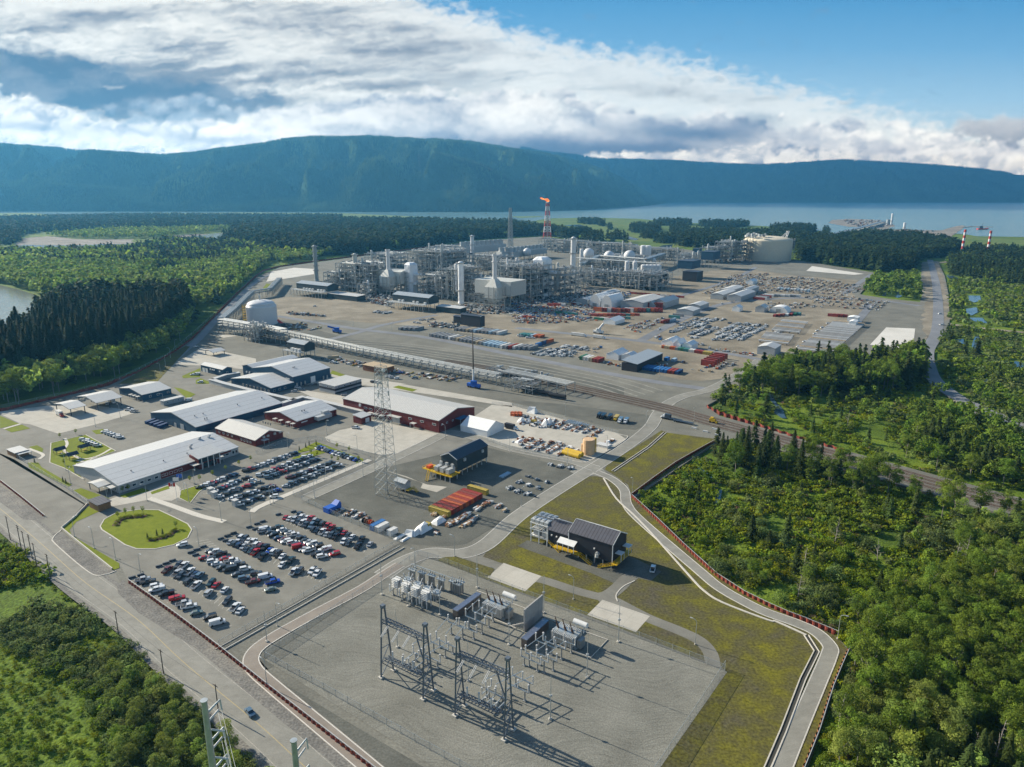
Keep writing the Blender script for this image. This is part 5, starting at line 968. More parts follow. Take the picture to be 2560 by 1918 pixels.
crow(2,1,(20,1072),(180,1095),'ffwrok',GA,8,'the striped group by the left yard road',0,2.7,2.5,'left end')
crow(2,1,(90,1240),(250,1255),'tttpoo',GA,10,'the teal roofed line',0,2.7,3,'left end')
crow(2,1,(10,1345),(180,1355),'rwggg',GA,16,'the grey trailer group beside the pipe field',0,3.2,2.6,'left end')
crow(2,1,(240,1325),(320,1300),'bno',GA,14,'the blue trailers at the pipe field corner',0,3.2,2.6)
crow(2,1,(620,1440),(760,1465),'ewwfrr',GA,12,'the green and white store by the main road',0,3.4,2.6,'left end')
crow(2,1,(1310,1130),(1390,1115),'rrrkpp',GA,12.2,'the brick coloured block by the sloping road',0,3.4,2.6)
crow(2,1,(1400,1090),(1470,1060),'tgt',GB,14,'the teal block by the sloping road',0,3.4,2.6)
crow(1,1,(1550,1240),(2190,1345),'gggggwgfggggfgppppwg',GA,17,'the long trailer row along the rail yard',0,3.2,3.0,'left end')
crow(1,1,(1760,1190),(2120,1225),'gggfgpgggpgw',GA,17,'the second trailer row',0,3.2,3.0,'left end')
crow(1,1,(1280,1185),(1400,1190),'gggg',GA,16,'the four grey trailers at the road fork',0,3.2,3.2,'left end')
crow(3,1,(90,842),(350,862),'wpwpwwpwwp',GA,9,'the white unit row by the far yard',0,3.4,3.0,'left end')
crow(3,1,(10,900),(240,905),'wgwwgw',GB,14,'the long white unit row',0,3.4,3.0,'left end')
crow(3,1,(60,1075),(270,1060),'rrkwret',GA,8,'the mixed group by the white dome',0,2.7,3.0,'left end')
crow(3,1,(560,1075),(640,1078),'rrr',GB,12,'the red trio near the white awnings',0,3.4,2.6,'left end')
crow(2,1,(2130,930),(2209,905),'rwgrw',GB,16,'the red and grey group near the centre yard',0,3.4,3)
# ---------------- girders and long racks on trestles ----------------
def grow(i,j,a,b_,n,ln,where,mm=('roof_plain','concrete_wall','pale_wood')):
 pa,pb=TP(i,j,*a),TP(i,j,*b_);protos=[]
 for m_ in mm:
  o=thing('stored_girder','girder','girder');mb=MB();mb.box((0,0,2.2),(ln,2.6,1.2));mb.build('beam',m_,o)
  for k in range(4):mb=MB();mb.box((-ln/2+1.5+k*(ln-3)/3,0,.8),(.6,2.4,1.6));mb.build('trestle','steel_dark',o)
  protos.append(register(o))
 used=set()
 for k in range(n):
  p=pa.lerp(pb,k/(n-1));q=rnd.choice([0,0,1,1,2]);cn=('pale','grey','tan')[q];lb=f"{cn} girder {ORD[k % 20] if k < 20 else ('next after ' + ORD[k - 20])} from the near end of {where}"
  if q not in used:used.add(q);o=protos[q];o.location=p;o.rotation_euler=(0,0,GB);o['label']=lb
  else:o=dup(protos[q],p,GB,lb)
  o['group']=where.replace('the ','',1)
 for q,o in enumerate(protos):
  if q not in used:
   for c in list(o.children):bpy.data.objects.remove(c)
   bpy.data.objects.remove(o)
grow(3,1,(400,1385),(700,1140),30,34,'the long girder rows')
grow(3,1,(45,1310),(100,1240),8,30,'the first girder block');grow(3,1,(150,1215),(230,1130),10,30,'the second girder block')
# ---------------- tents, site offices ----------------
def arch_tent(label,near,along,across,hgt,z=0):
 ctr,L_,W_2,rz,sg=frame3(near,along,across,0);o=thing('arched_tent',label,'tent',ctr,rz);n=12;mb=MB();v=[]
 for x in(-L_/2,L_/2):v+=[(x,-W_2/2*math.cos(k*math.pi/n),hgt*math.sin(k*math.pi/n)**.8)for k in range(n+1)]
 mb.add(v,[(k,n+1+k,n+2+k,k+1)[::-1]for k in range(n)]);mb.build('cover','tent_white',o)
 e=MB();e.add(v[:n+1],[tuple(range(n+1))]);e.build('end_wall','wall_white',o);e=MB();e.add(v[n+1:],[tuple(range(n+1))[::-1]]);e.build('end_wall','wall_white',o)
 d=MB();d.box((-L_/2-.1,0,2.5),(.2,6,5));d.build('door','steel_grey',o)
arch_tent('left arched white tent among the container ranks',T(2,1,(755,995))[0],T(2,1,(820,965))[0],T(2,1,(675,985))[0],17)
arch_tent('right arched white tent among the container ranks',T(2,1,(860,1007))[0],T(2,1,(945,975))[0],T(2,1,(785,993))[0],17)
arch_tent('low white dome tent at the far yard',T(3,1,(165,1050))[0],T(3,1,(185,1030))[0],T(3,1,(10,1035))[0],8)
OFF=[('white tent with pitched roof, left of three on the yard corner',(2,1),(1395,1303),(1415,1265),(1290,1290),6,9,'tent_white'),('small white pointed tent between the two larger ones',(2,1),(1455,1318),(1475,1290),(1395,1308),5,9,'tent_white'),('white tent with pitched roof nearest the coloured container row',(2,1),(1550,1328),(1582,1300),(1468,1318),5,7.5,'tent_white'),
 ('white marquee beside the long blue roofed shed',(2,1),(920,1410),(1000,1375),(815,1395),5,8,'tent_white'),('second white marquee beside the long blue roofed shed',(2,1),(1050,1430),(1085,1405),(935,1415),4,7,'tent_white'),('white and blue tent just before the container ranks',(2,1),(890,1120),(940,1090),(790,1108),4,7,'tent_white'),
 ('broad grey site office below the sloping road',(2,1),(1560,1030),(1605,1005),(1437,1010),6,8,'roof_plain'),('grey site office at the head of the sloping road',(2,1),(1620,985),(1672,955),(1535,970),6,8,'roof_plain'),('large flat grey workshop in the upper yard',(2,1),(1975,905),(2060,855),(1870,890),7,10,'roof_plain'),('low grey workshop left of the large flat one',(2,1),(1820,890),(1890,850),(1725,878),7,9,'roof_plain'),('grey workshop behind the low grey one',(2,1),(1900,850),(1980,815),(1800,840),7,9,'roof_plain'),('pale site office behind the upper workshops',(2,1),(2040,850),(2100,815),(1990,840),7,9,'roof_plain'),
 ('grey ridge roof complex behind the arched tents',(2,1),(1130,960),(1245,900),(945,940),9,12,'roof_ribbed'),('grey pitched office right of the ridge roof complex',(2,1),(1320,955),(1410,915),(1235,940),8,12,'roof_plain'),('steel blue barn in the middle of the yard',(2,1),(1230,985),(1320,940),(1175,975),4,10,'roof_steel'),('long pale sheeted building below the white tower',(2,1),(650,935),(820,875),(560,925),7,9,'roof_plain'),('pale flat shed behind the long sheeted building',(2,1),(830,880),(890,850),(740,870),8,10,'roof_plain'),
 ('white cabin roof near the far girder blocks',(3,1),(60,1355),(105,1320),(-95,1340),7,9,'roof_plain'),('long pale cabin by the yard corner',(3,1),(205,1450),(265,1420),(100,1440),5,7,'roof_plain'),('teal cabin by the yard corner trees',(3,1),(325,1460),(375,1430),(290,1450),5,7,'roof_plain'),('white awning at the top of the girder rows',(3,1),(775,1090),(790,1075),(690,1080),6,7,'tent_white'),('smaller white awning below the first awning',(3,1),(760,1125),(775,1110),(705,1115),6,7,'tent_white'),('white hut with red trim by the sloping road',(2,1),(1965,1003),(1980,990),(1905,995),5,8,'tent_white'),('white gabled cabin at the right of the yard',(2,1),(2180,1003),(2200,985),(2115,990),6,9,'roof_plain'),('bright white tent at the top of the upper yard',(2,1),(2080,775),(2090,760),(2035,765),5,8,'tent_white')]
for lab,(i,j),a,b_,c,e_,r_,m_ in OFF:Bld('tent' if m_=='tent_white' else 'site_office',lab,'tent' if m_=='tent_white' else 'building',T(i,j,a)[0],T(i,j,b_)[0],T(i,j,c)[0],e_,r_,'tent_white' if m_=='tent_white' else 'wall_grey',m_,over=.2)
B=Bld('long_shed','long open shed with a patchy blue and white roof in the laydown yard','shed',T(2,1,(1080,1490))[0],T(2,1,(1245,1385))[0],T(2,1,(960,1465))[0],7,9,'wall_dark','roof_steel',kind_roof='shed')
# ---------------- stores lying in the yards: countless small goods ----------------
def goods(name,label,polys,n,size,mats_,cyl=.4,hmax=1.6,grid=True):
 mb=MB();k=0;xs=[]
 for poly,(i,j)in polys:xs.append([Vector((q.x,q.y,0))for q in[TP(i,j,poly[a],poly[a+1])for a in range(0,len(poly),2)]])
 areas=[abs(sum(q[a].x*q[(a+1)%len(q)].y-q[(a+1)%len(q)].x*q[a].y for a in range(len(q))))for q in xs];tot=sum(areas)
 for q,ar in zip(xs,areas):
  m_=int(n*ar/tot);x0,x1=min(p.x for p in q),max(p.x for p in q);y0,y1=min(p.y for p in q),max(p.y for p in q);c=0;tries=0
  while c<m_ and tries<m_*30:
   tries+=1;x,y=rnd.uniform(x0,x1),rnd.uniform(y0,y1);ins=False
   for a in range(len(q)):
    p1,p2=q[a],q[(a+1)%len(q)]
    if(p1.y>y)!=(p2.y>y)and x<(p2.x-p1.x)*(y-p1.y)/(p2.y-p1.y)+p1.x:ins=not ins
   if not ins:continue
   if grid:
    u=x*UA.x+y*UA.y;v_=x*UB.x+y*UB.y
    if(v_%(size*3.4+2))>size*1.9 or(u%46)>38:continue
   c+=1;s=size*rnd.uniform(.4,1.2);rz=rnd.choice([GA,GA,GB])+rnd.uniform(-.06,.06);mi=rnd.randrange(len(mats_));h=hmax*rnd.uniform(.3,1)
   if rnd.random()<cyl:d=Vector((math.cos(rz),math.sin(rz),0))*s;r_=min(h/2,.6);mb.tube(Vector((x,y,r_+.05))-d,Vector((x,y,r_+.05))+d,r_,n=6,mi=mi)
   else:mb.box((x,y,h/2+.05),(s*rnd.uniform(.8,1.8),s*rnd.uniform(.5,1),h),rz,mi)
 o=mb.build(name,mats_);tag(o,label,'goods',kind='stuff');return o
gw=['wall_white','steel_light','steel_grey','steel_dark']
goods('stored_pipework','pale pipe pieces laid out in rows on the laydown field',[((160,1405,420,1325,650,1345,660,1365,490,1425,330,1420),(2,1)),((990,1050,1050,1030,1170,1040,1130,1055),(1,1))],900,2.2,gw,.35,1.8,grid=True)
goods('stored_pipework','grey and white pipe spools in the right hand laydown yard',[((1500,1260,1560,1200,1700,1160,1790,1180,1620,1275),(2,1)),((1700,1280,1880,1130,2209,1150,2150,1200,1980,1295),(2,1)),((1340,1230,1420,1160,1600,1090,1840,1100,1640,1160,1450,1200),(2,1)),((0,1240,90,1180,120,1200,20,1280),(3,1)),((380,1420,560,1330,800,1130,820,1140,600,1340,480,1430),(3,1))],2300,2.6,gw,.6,2.0,grid=True)
goods('stored_materials','mixed crates, steel and plant parts across the far yard',[((0,740,260,730,700,790,900,830,700,890,300,880,0,860),(3,1)),((300,900,640,890,1040,950,980,1030,700,1010,400,970),(3,1)),((0,960,300,960,500,1000,300,1010,0,1010),(3,1)),((1640,880,1900,720,2209,700,2209,860,1900,960),(2,1))],2300,2.2,['wall_grey','rust','steel_grey','wall_white','steel_dark','pale_wood','wall_teal'],.35,2.2)
goods('stored_materials','mixed crates and machine parts in the middle laydown yard',[((0,960,300,930,680,960,740,1110,500,1130,200,1140,0,1130),(2,1)),((940,1180,1300,1080,1330,1120,1100,1220),(2,1)),((760,860,1040,860,940,980,840,960),(2,1)),((560,1440,700,1350,800,1340,660,1420),(2,1)),((780,1470,900,1480,1040,1520,1000,1530,820,1495),(2,1)),((1240,1480,1330,1470,1350,1510,1260,1510),(2,1)),((1540,1540,1650,1500,1940,1470,1900,1500,1700,1560),(2,1)),((1580,1330,1800,1350,2140,1400,2100,1420,1800,1380),(2,1)),((1180,1260,1290,1240,1300,1300,1220,1290),(2,1))],1700,1.9,['steel_light','rust','steel_grey','wall_white','steel_light','steel_dark','pale_wood','wall_grey','container_orange','container_blue'],.3,2.2)
goods('construction_clutter','scattered equipment, tools and boxes at the feet of the process trains',[((0,900,560,850,760,860,560,950,300,960,0,980),(2,1)),((700,880,1160,880,1160,960,900,930),(1,1)),((1560,980,2209,980,2209,1060,1900,1050,1600,1040),(1,1)),((980,940,1180,960,1160,990,1000,970),(1,1)),((1480,1120,1760,1130,1740,1180,1500,1170),(1,1)),((260,1040,700,1070,690,1085,280,1060),(1,1))],1900,2.2,['steel_grey','wall_white','rust','steel_dark','wall_grey','wall_teal','steel_light','steel_grey'],.3,2.6)
goods('stored_materials','flat stacked timber, steel and equipment along the main pipe rack',[((560,1440,880,1460,1300,1550,1760,1600,1740,1650,1300,1590,860,1510),(1,1)),((110,1180,400,1130,440,1150,350,1230,220,1230),(1,1)),((430,1190,560,1160,560,1180,460,1200),(1,1))],420,2.0,['rust','container_yellow','wall_white','steel_dark','steel_grey','wood','wall_grey'],.3,1.5)
goods('stored_materials','white sheeted bundles, crates and fittings on the fenced concrete yard',[((40,340,130,280,480,330,700,380,820,410,800,430,640,440,480,400,300,390,60,350),(2,2)),((0,500,100,460,380,510,560,560,600,610,420,630,100,560),(2,2)),((600,480,720,430,730,470,640,490),(2,2)),((740,550,870,480,960,470,880,520,780,570),(2,2))],620,1.5,['tent_white','wall_white','rust','rust','steel_dark','steel_light','wood'],.25,1.5)
goods('stored_materials','pipe fittings on pallets in rows inside the gravel compound',[((240,730,300,690,520,720,530,745,300,715),(2,2)),((100,800,130,795,340,860,330,870),(2,2)),((20,850,60,840,285,915,270,930),(2,2)),((-60,900,0,890,220,970,200,985,0,940),(2,2))],230,1.2,['steel_light','wall_white','steel_grey','steel_dark'],.3,1.2)
goods('stored_materials','wooden pallets, rusty fittings and crates before the container row',[((2060,940,2209,980,2209,1000,2060,950),(1,2)),((1880,1080,2000,1010,2180,1060,2140,1110,2040,1060,1920,1110),(1,2)),((1520,1280,1800,1100,1920,1150,1840,1220,1700,1260,1560,1300),(1,2)),((1500,1110,1640,1150,1630,1165,1490,1130),(1,2)),((0,970,130,1020,120,1030,0,990),(2,2))],420,1.3,['wood','wall_white','rust','steel_light','pale_wood','rust'],.25,1.1)
goods('stored_materials','sacks, pallets and rubber rings heaped along the compound fence',[((640,1110,720,1080,900,1110,970,1150,940,1200,800,1150),(1,2)),((900,1180,1000,1200,990,1230,920,1210),(1,2)),((1130,1240,1160,1240,1150,1270,1120,1250),(1,2))],240,1.1,['wall_white','pale_wood','rust','steel_grey','black_paint','wall_white','wall_grey'],.35,1.2)
# ---------------- single stored things on the concrete yard and in the compound ----------------
def upright_tank(name,label,px,r_,h,m_,dome=True,parts=True):
 o=thing(name,label,'tank',P(*px));mb=MB();mb.lathe([(r_,.3),(r_,h-.3),(r_*.97,h),(r_*.5,h+(r_*.25 if dome else .05)),(.05,h+(r_*.32 if dome else .06))],n=20);mb.build('shell',m_,o)
 b_=MB();b_.lathe([(r_*1.12,0),(r_*1.12,.3)],n=20);b_.build('footing','kerb_concrete',o)
 l=MB();l.bar((r_+.3,0,0),(r_+.3,0,h),.12);l.bar((r_+.3,.5,0),(r_+.3,.5,h),.12)
 for k in range(int(h/.6)):l.bar((r_+.3,0,.3+k*.6),(r_+.3,.5,.3+k*.6),.08)
 l.build('ladder',m_,o);return o
upright_tank('storage_tank','tall beige cylindrical tank at the corner of the concrete yard',T(2,2,(660,605))[0],3.6,9.5,'beige_tank',False)
upright_tank('storage_tank','slim yellow upright cylinder behind the beige tank',T(2,2,(705,590))[0],1.3,9.0,'yellow_paint',False)
upright_tank('storage_tank','thin cream cylinder in front of the beige tank',T(2,2,(607,600))[0],0.9,6.0,'beige_tank',True)
for k,(x,y)in enumerate(((510,628),(535,612))):
 o=thing('horizontal_tank',['nearer yellow tank lying on the concrete yard corner','farther yellow tank lying on the concrete yard corner'][k],'tank',TP(2,2,x,y),GB-.1,'yellow tanks lying side by side');mb=MB();mb.tube((-6,0,1.7),(6,0,1.7),1.5,n=16);mb.tube((6,0,1.7),(6.6,0,1.7),1.5,.7,n=16);mb.tube((-6.6,0,1.7),(-6,0,1.7),.7,1.5,n=16);mb.build('shell','yellow_paint',o)
 for q in(-4,4):mb=MB();mb.box((q,0,.35),(.6,2.4,.7));mb.build('saddle','steel_light',o)
def truck(label,p,rz,ck='w',box='container_grey',ln=7.0):
 o=thing('box_truck',label,'truck',p,rz);mb=MB();mb.box((-1.2,0,2.2),(ln,2.5,2.8));mb.build('cargo_box',box,o);mb=MB();hull(mb,[(ln/2-1.0,1.1,.6,1.1,2.5),(ln/2+.4,1.1,.6,1.0,2.5),(ln/2+.9,1.1,.6,1.0,1.5),(ln/2+1.9,1.0,.6,.9,1.3)]);mb.build('cab','car_'+CARCOL[ck][0].replace(' ','_'),o)
 mb=MB();mb.box((ln/2+.72,0,1.95),(.1,1.8,.7));mb.build('windscreen','glass_dark',o)
 for x in(-ln/2+.2,-ln/2+1.4,ln/2+.8):
  for q in(-1,1):mb=MB();mb.tube((x,q*1.0,.5),(x,q*1.25,.5),.5,n=10);mb.build('wheel','rubber',o)
 return o
truck('white cabbed box truck with dark body on the concrete yard',TP(2,2,15,395)-UB*2,GB,box='wall_dark')
truck('white tanker truck at the small open fuelling shelter',TP(0,2,520,275),GB-.1,ck='r',box='container_white');truck('white truck in the larger open shelter',TP(0,2,975,160),GB-.3,box='container_grey');truck('long white trailer truck on the yard road',TP(2,1,575,1245),GB,box='container_white',ln=16);truck('second white trailer truck on the yard road',TP(2,1,750,1265),GB,box='container_white',ln=12)
truck('pale truck trailer beside the main pipe rack',TP(1,1,680,1445),GA-.5,box='container_beige',ln=10)
DU=[('black tipper truck at the left end of the parked line','k',755,285),('black loader truck second in the parked line','k',790,292),('black tipper truck in the middle of the parked line','k',845,300),('yellow wheel loader in the parked line','y',900,308),('white tipper truck near the right end of the parked line','w',935,328),('white and blue tipper truck at the right end of the parked line','w',985,332)]
for lb,ck,x,y in DU:
 o=thing('tipper_truck',lb,'truck',TP(2,2,x,y),GA-math.pi+.2,'tippers parked on the gravel');mb=MB();hull(mb,[(-3.5,1.1,1.2,1.3,2.9),(1.4,1.1,1.2,1.3,2.7)]);mb.build('tipper_body','car_'+('yellow' if ck=='y' else 'black' if ck=='k' else 'steel_blue'),o)
 mb=MB();hull(mb,[(1.6,1.15,.7,1.1,2.7),(2.8,1.15,.7,1.0,2.7),(3.3,1.1,.7,1.0,1.7),(4.2,1.0,.7,.9,1.5)]);mb.build('cab','car_'+CARCOL[ck][0],o);mb=MB();mb.box((3.12,0,2.1),(.1,1.7,.7));mb.build('windscreen','glass_dark',o)
 for xx in(-2.6,-1.3,3.0):
  for q in(-1,1):mb=MB();mb.tube((xx,q*.95,.55),(xx,q*1.25,.55),.55,n=10);mb.build('wheel','rubber',o)
def flatbed(label,p,rz,n=3):
 o=thing('flatbed_trailer',label,'trailer',p,rz);mb=MB();mb.box((0,0,1.2),(14,2.5,.35));mb.build('deck','steel_dark',o)
 for k in range(n):
  for q in(-1,1):mb=MB();mb.tube((-6+k*1.3,q*.95,.5),(-6+k*1.3,q*1.2,.5),.5,n=10);mb.build('wheel','rubber',o)
 return o
flatbed('dark flatbed trailer waiting beside the railway crossing',TP(2,2,1380,312),GB);flatbed('second dark flatbed trailer beyond the railway crossing',TP(2,2,1480,338),GB);truck('white tractor unit at the railway crossing',TP(2,2,1330,300),GB-math.pi,'w','steel_dark',4)
o=thing('excavator','yellow loader standing between the railway tracks','excavator',TP(2,2,1730,335),GB);mb=MB();mb.box((0,0,2),(4,2.4,2));mb.box((-.5,0,3.3),(2,2,1.2));mb.build('body','yellow_paint',o);mb=MB();mb.box((2.8,0,1),(1.2,2.8,1.2));mb.bar((1,0,2.2),(3,0,1.2),.5);mb.build('bucket','yellow_paint',o)
for i in(-1,1):
 for q in(-1,1):mb=MB();mb.tube((i*1.4,q*1.1,.7),(i*1.4,q*1.5,.7),.7,n=12);mb.build('wheel','rubber',o)
BAR=[(1570,385),(1670,415),(1745,393),(1770,445),(2030,500)]
for k,(x,y)in enumerate(BAR):container(TP(2,2,x,y),GB,'white',3.2,f"white concrete block {ORD[k]} along the gravel lane by the railway",'white blocks by the railway',h=.9,w_=.8,name='concrete_block',cat='concrete block')
# blue tarpaulin box and cable drums
o=thing('covered_stack','bright blue sheeted stack at the corner of the gravel compound','covered stack',TP(1,2,660,1090),GA);mb=MB();mb.prism([(-4,-2),(4,-2),(4.2,2),(-4,2)],0,2.6);mb.add([(4.2,-2,2.5),(4.2,2,2.5),(1,2,2.6),(1,-2,2.6),(3.6,-1.6,4.2),(3.6,1.6,4.2)],[(0,1,5,4),(3,0,4),(1,2,5),(2,3,4,5)]);mb.build('tarpaulin','blue_paint',o)
for k,(x,y,m_)in enumerate(((938,1205,'black_paint'),(962,1213,'rust'),(995,1222,'orange_paint'))):
 o=thing('cable_drum',['black ribbed drum heap by the compound fence','rust coloured drum between the black and orange ones','orange drum beside the blue container'][k],'cable drum',TP(1,2,x,y),GB);mb=MB();mb.tube((-.6,0,1.4),(.6,0,1.4),.9,n=14);mb.build('core',m_,o)
 for q in(-.7,.7):mb=MB();mb.tube((q-.08,0,1.4),(q+.08,0,1.4),1.4,n=16);mb.build('flange',m_,o)
def tarp(label,p,rz,d,h,m_='tent_white'):
 o=thing('covered_stack',label,'covered stack',p,rz);mb=MB();x,y=d;mb.add([(-x,-y,0),(x,-y,0),(x,y,0),(-x,y,0),(-x*.6,-y*.5,h),(x*.7,-y*.3,h*.8),(x*.6,y*.4,h),(-x*.5,y*.6,h*.7)],[(0,1,5,4),(1,2,6,5),(2,3,7,6),(3,0,4,7),(4,5,6,7)]);mb.build('tarpaulin',m_,o)
for k,(i,j,x,y,a,b_,h,lb)in enumerate(((1,2,1330,1300,2.5,1.6,2.6,'white tarpaulin peak nearest the fence corner'),(1,2,1390,1290,3.5,1.6,2.2,'white tarpaulin covering a low stack by the path'),(1,2,1440,1262,4,2.6,3.2,'large crumpled white tarpaulin heap in the compound'),(1,2,1575,1192,3.6,2.2,2.2,'white sheeted mound beside the container row'),(1,2,1240,1320,3.5,1,.6,'flat pale blue sheet lying by the fence'),(1,2,1290,1340,3,.9,.6,'flat white sheet lying by the fence corner'),(2,2,290,365,2.4,2.4,5,'white pointed sheeted stack on the concrete yard'),(2,2,320,345,2.4,2,4,'second white pointed sheeted stack on the concrete yard'),(2,2,80,330,3,2,3,'white sheeted heap at the left of the concrete yard'),(2,2,175,248,3.5,2.5,4.5,'pale blue shrink wrapped unit by the yard fence'),(2,2,65,497,4,1.6,1.2,'white and blue sheeted slab on the concrete yard'),(2,2,140,330,1.5,1.5,2.6,'small white peak beside the yellow cylinder'))):
 tarp(lb,TP(i,j,x,y),rnd.choice([GA,GB]),(a,b_),h)
def drumrow(label,p,n,rows):
 o=thing('tank_rack',label,'rack',p,GB)
 for i in range(n):
  for j in range(rows):mb=MB();mb.tube((i*1.6,j*3.2-1.4,1.2),(i*1.6,j*3.2+1.4,1.2),.75,n=10);mb.build('cylinder','galvanised',o)
drumrow('grey cylinders racked side by side, first rack on the concrete yard',TP(2,2,220,352),7,1);drumrow('largest grey cylinder rack on the concrete yard',TP(2,2,465,345),7,2);drumrow('small grey cylinder rack beside the largest one',TP(2,2,560,355),6,1)
for k in range(6):
 container(TP(2,2,10+(k%3)*28,262+(k//3)*14),GB,'orange',3.2,f"orange bin {ORD[k]} in the group at the top left of the concrete yard",'orange bins on the concrete yard',h=1.8,w_=2)
container(TP(2,2,405,520),GB,'white',3.4,'small white unit alone in the middle of the concrete yard',None,h=1.8,w_=1.8);container(TP(2,2,790,540),GB,'white',8,'low white open frame unit at the right of the concrete yard',None,h=1.6,w_=5);container(TP(2,2,190,330),GB,'yellow',3.6,'small yellow machine on the concrete yard',None,h=1.6,w_=1.6);container(TP(1,2,1480,1240),GB,'yellow',3,'yellow machine behind the crumpled tarpaulin heap',None,h=2.4,w_=2);container(TP(1,2,2150,790),GA,'paleblue',8,'pale platform lying in the shadow of the slate building',None,h=.8,w_=2.4)
# ---------------- switchyard ----------------
z3=lambda x,y:(930+x/4.36,1500+y/4.36);z1=lambda x,y:(960+x/6.903,1400+y/6.903);z2=lambda x,y:(1240+x/6.903,1440+y/6.903)
mat('gantry_steel',(0.13,0.155,0.185),0.5,0.3,0.12)
def gantry(label,A1,A2,B1,B2,hA,hB):
 a1,a2,b1,b2=[P(*z3(*q))for q in(A1,A2,B1,B2)];o=thing('line_gantry',label,'gantry',(a1+b1)/2,0,'steel gantries of the switchyard');O=(a1+b1)/2
 tops=[]
 for nm,p,q,h in(('left',a1,a2,hA),('right',b1,b2,hB)):
  t=MB();p,q=p-O,q-O;top=p.lerp(q,.42)+Vector((0,0,h));tops.append((p,q,top));e=(q-p).normalized()*.55
  t.bar(p,top-e,.5,.45);t.bar(q,top+e,.5,.45);t.box(top,(1.3,1.3,.9),GA)
  for k in(.22,.42,.6,.75):u,v=p.lerp(top,k),q.lerp(top,k);t.bar(u,v,.2)
  t.bar(p.lerp(top,.02),q.lerp(top,.22),.25);t.bar(q.lerp(top,.02),p.lerp(top,.22),.25);t.bar(p.lerp(top,.22),q.lerp(top,.42),.22)
  t.build('tower_leg_frame','gantry_steel',o)
  f=MB()
  for g in(p,q):f.box(g+Vector((0,0,.25)),(1.5,1.5,.5),GA)
  f.build('footing','kerb_concrete',o)
 def truss(k,name,frac=1.0):
  (p,q,t1),(p2,q2,t2)=tops;m1=(p.lerp(t1,k)+q.lerp(t1,k))/2;m2=(p2.lerp(t2,k)+q2.lerp(t2,k))/2;m2=m1.lerp(m2,frac);s=(q-p).normalized()*.8;t=MB();n=12
  for z in(0,1.1):
   for q_ in(-1,1):t.bar(m1+s*q_+Vector((0,0,z)),m2+s*q_+Vector((0,0,z)),.2)
  for i in range(n+1):
   c=m1.lerp(m2,i/n);c2=m1.lerp(m2,min(i+1,n)/n);t.bar(c-s,c+s,.16);t.bar(c-s+Vector((0,0,1.1)),c2+s+Vector((0,0,1.1)),.14);t.bar(c-s,c2-s+Vector((0,0,1.1)),.14);t.bar(c+s+Vector((0,0,1.1)),c2+s,.14)
  t.build(name,'gantry_steel',o);return m1,m2
 m1,m2=truss(.78,'upper_truss');l1,l2=truss(.22,'lower_truss',.82)
 s=MB();s.bar(m1.lerp(m2,.78),tops[1][0].lerp(tops[1][2],.5),.35);s.build('brace','gantry_steel',o)
 for k in(.16,.42,.68):
  c=m1.lerp(m2,k);i_=MB()
  for d_ in(-.25,.25):i_.tube(c+UB*d_-UA*.9,c+UB*d_-UA*4.2+Vector((0,0,-2.2)),.13,n=6)
  i_.build('insulator_string','porcelain',o)
 for k in(.2,.5,.8):
  c=l1.lerp(l2,k)+Vector((0,0,1.1));i_=MB();i_.tube(c,c+Vector((0,0,3.0)),.28,n=8);i_.build('insulator','porcelain',o)
gantry('left steel line gantry with twin lattice towers in the switchyard',(100,850),(235,768),(557,1085),(672,988),25,25)
gantry('right steel line gantry nearest the front of the switchyard',(905,1265),(1012,1155),(1438,1530),(1540,1415),25,25.5)
def bus_stand(label,p,along,ln,h,ins=3,both=True,up=2.6,group='bus bar stands of the switchyard',m='porcelain'):
 o=thing('bus_support',label,'bus support',p,0,group);d=UB if along=='B' else UA;e=UA if along=='B' else UB
 for k in((-.32,.32)if ln>5 else(0,)):mb=MB();mb.tube(d*(k*ln),d*(k*ln)+Vector((0,0,h)),.26,n=8);mb.box(d*(k*ln)+Vector((0,0,.2)),(.9,.9,.4),GA);mb.build('pedestal','steel_grey',o)
 mb=MB();mb.bar(d*(-ln/2)+Vector((0,0,h)),d*(ln/2)+Vector((0,0,h)),.3,.3);mb.build('crossbeam','galvanised',o)
 for i in range(ins):
  x=(-.5+i/max(ins-1,1))*ln*.96 if ins>1 else 0;mb=MB();b_=d*x+Vector((0,0,h));mb.tube(b_,b_+Vector((0,0,up)),.21,n=8);mb.tube(b_+Vector((0,0,up)),b_+Vector((0,0,up+.35)),.3,n=8);mb.build('insulator',m,o)
 return o
PP=[(z1(1580,1230),9,4.6,3),(z1(1450,1330),8,3.2,3),(z1(1260,1330),8,4.6,3),(z1(1700,1120),9,4.0,3),(z1(1790,1030),8,3.6,3),(z1(1075,1570),9,3.0,3),(z1(960,1640),8,3.6,3),
  (z3(545,700),8,3.0,3),(z3(660,720),7,2.8,2),(z3(1640,970),8,3.4,3),(z3(1590,1070),8,3.6,3),(z3(1350,1120),8,3.0,3),(z2(700,1620),9,4.6,3),(z2(600,1600),8,3.2,3),(z2(870,1590),8,4.2,3),(z2(1000,1390),9,4.6,3),(z2(850,1320),8,3.2,3),(z2(1170,1280),9,3.6,3)]
for k,(q,ln,h,n_)in enumerate(PP):bus_stand(f"three post bus bar stand, {ORD[k]} counted from the capacitor racks toward the front",P(*q),'B',ln,h,n_)
SW=[(420,770),(460,740),(520,780),(400,700),(1220,1150),(1290,1170),(1370,1190),(1410,1230),(1250,1060)]
for k,q in enumerate(SW):bus_stand(f"small disconnect switch frame, {ORD[k]} counted rightward behind the gantries",P(*z3(*q)),'A',5,2.6,2,up=2.2,group='disconnect switches behind the gantries')
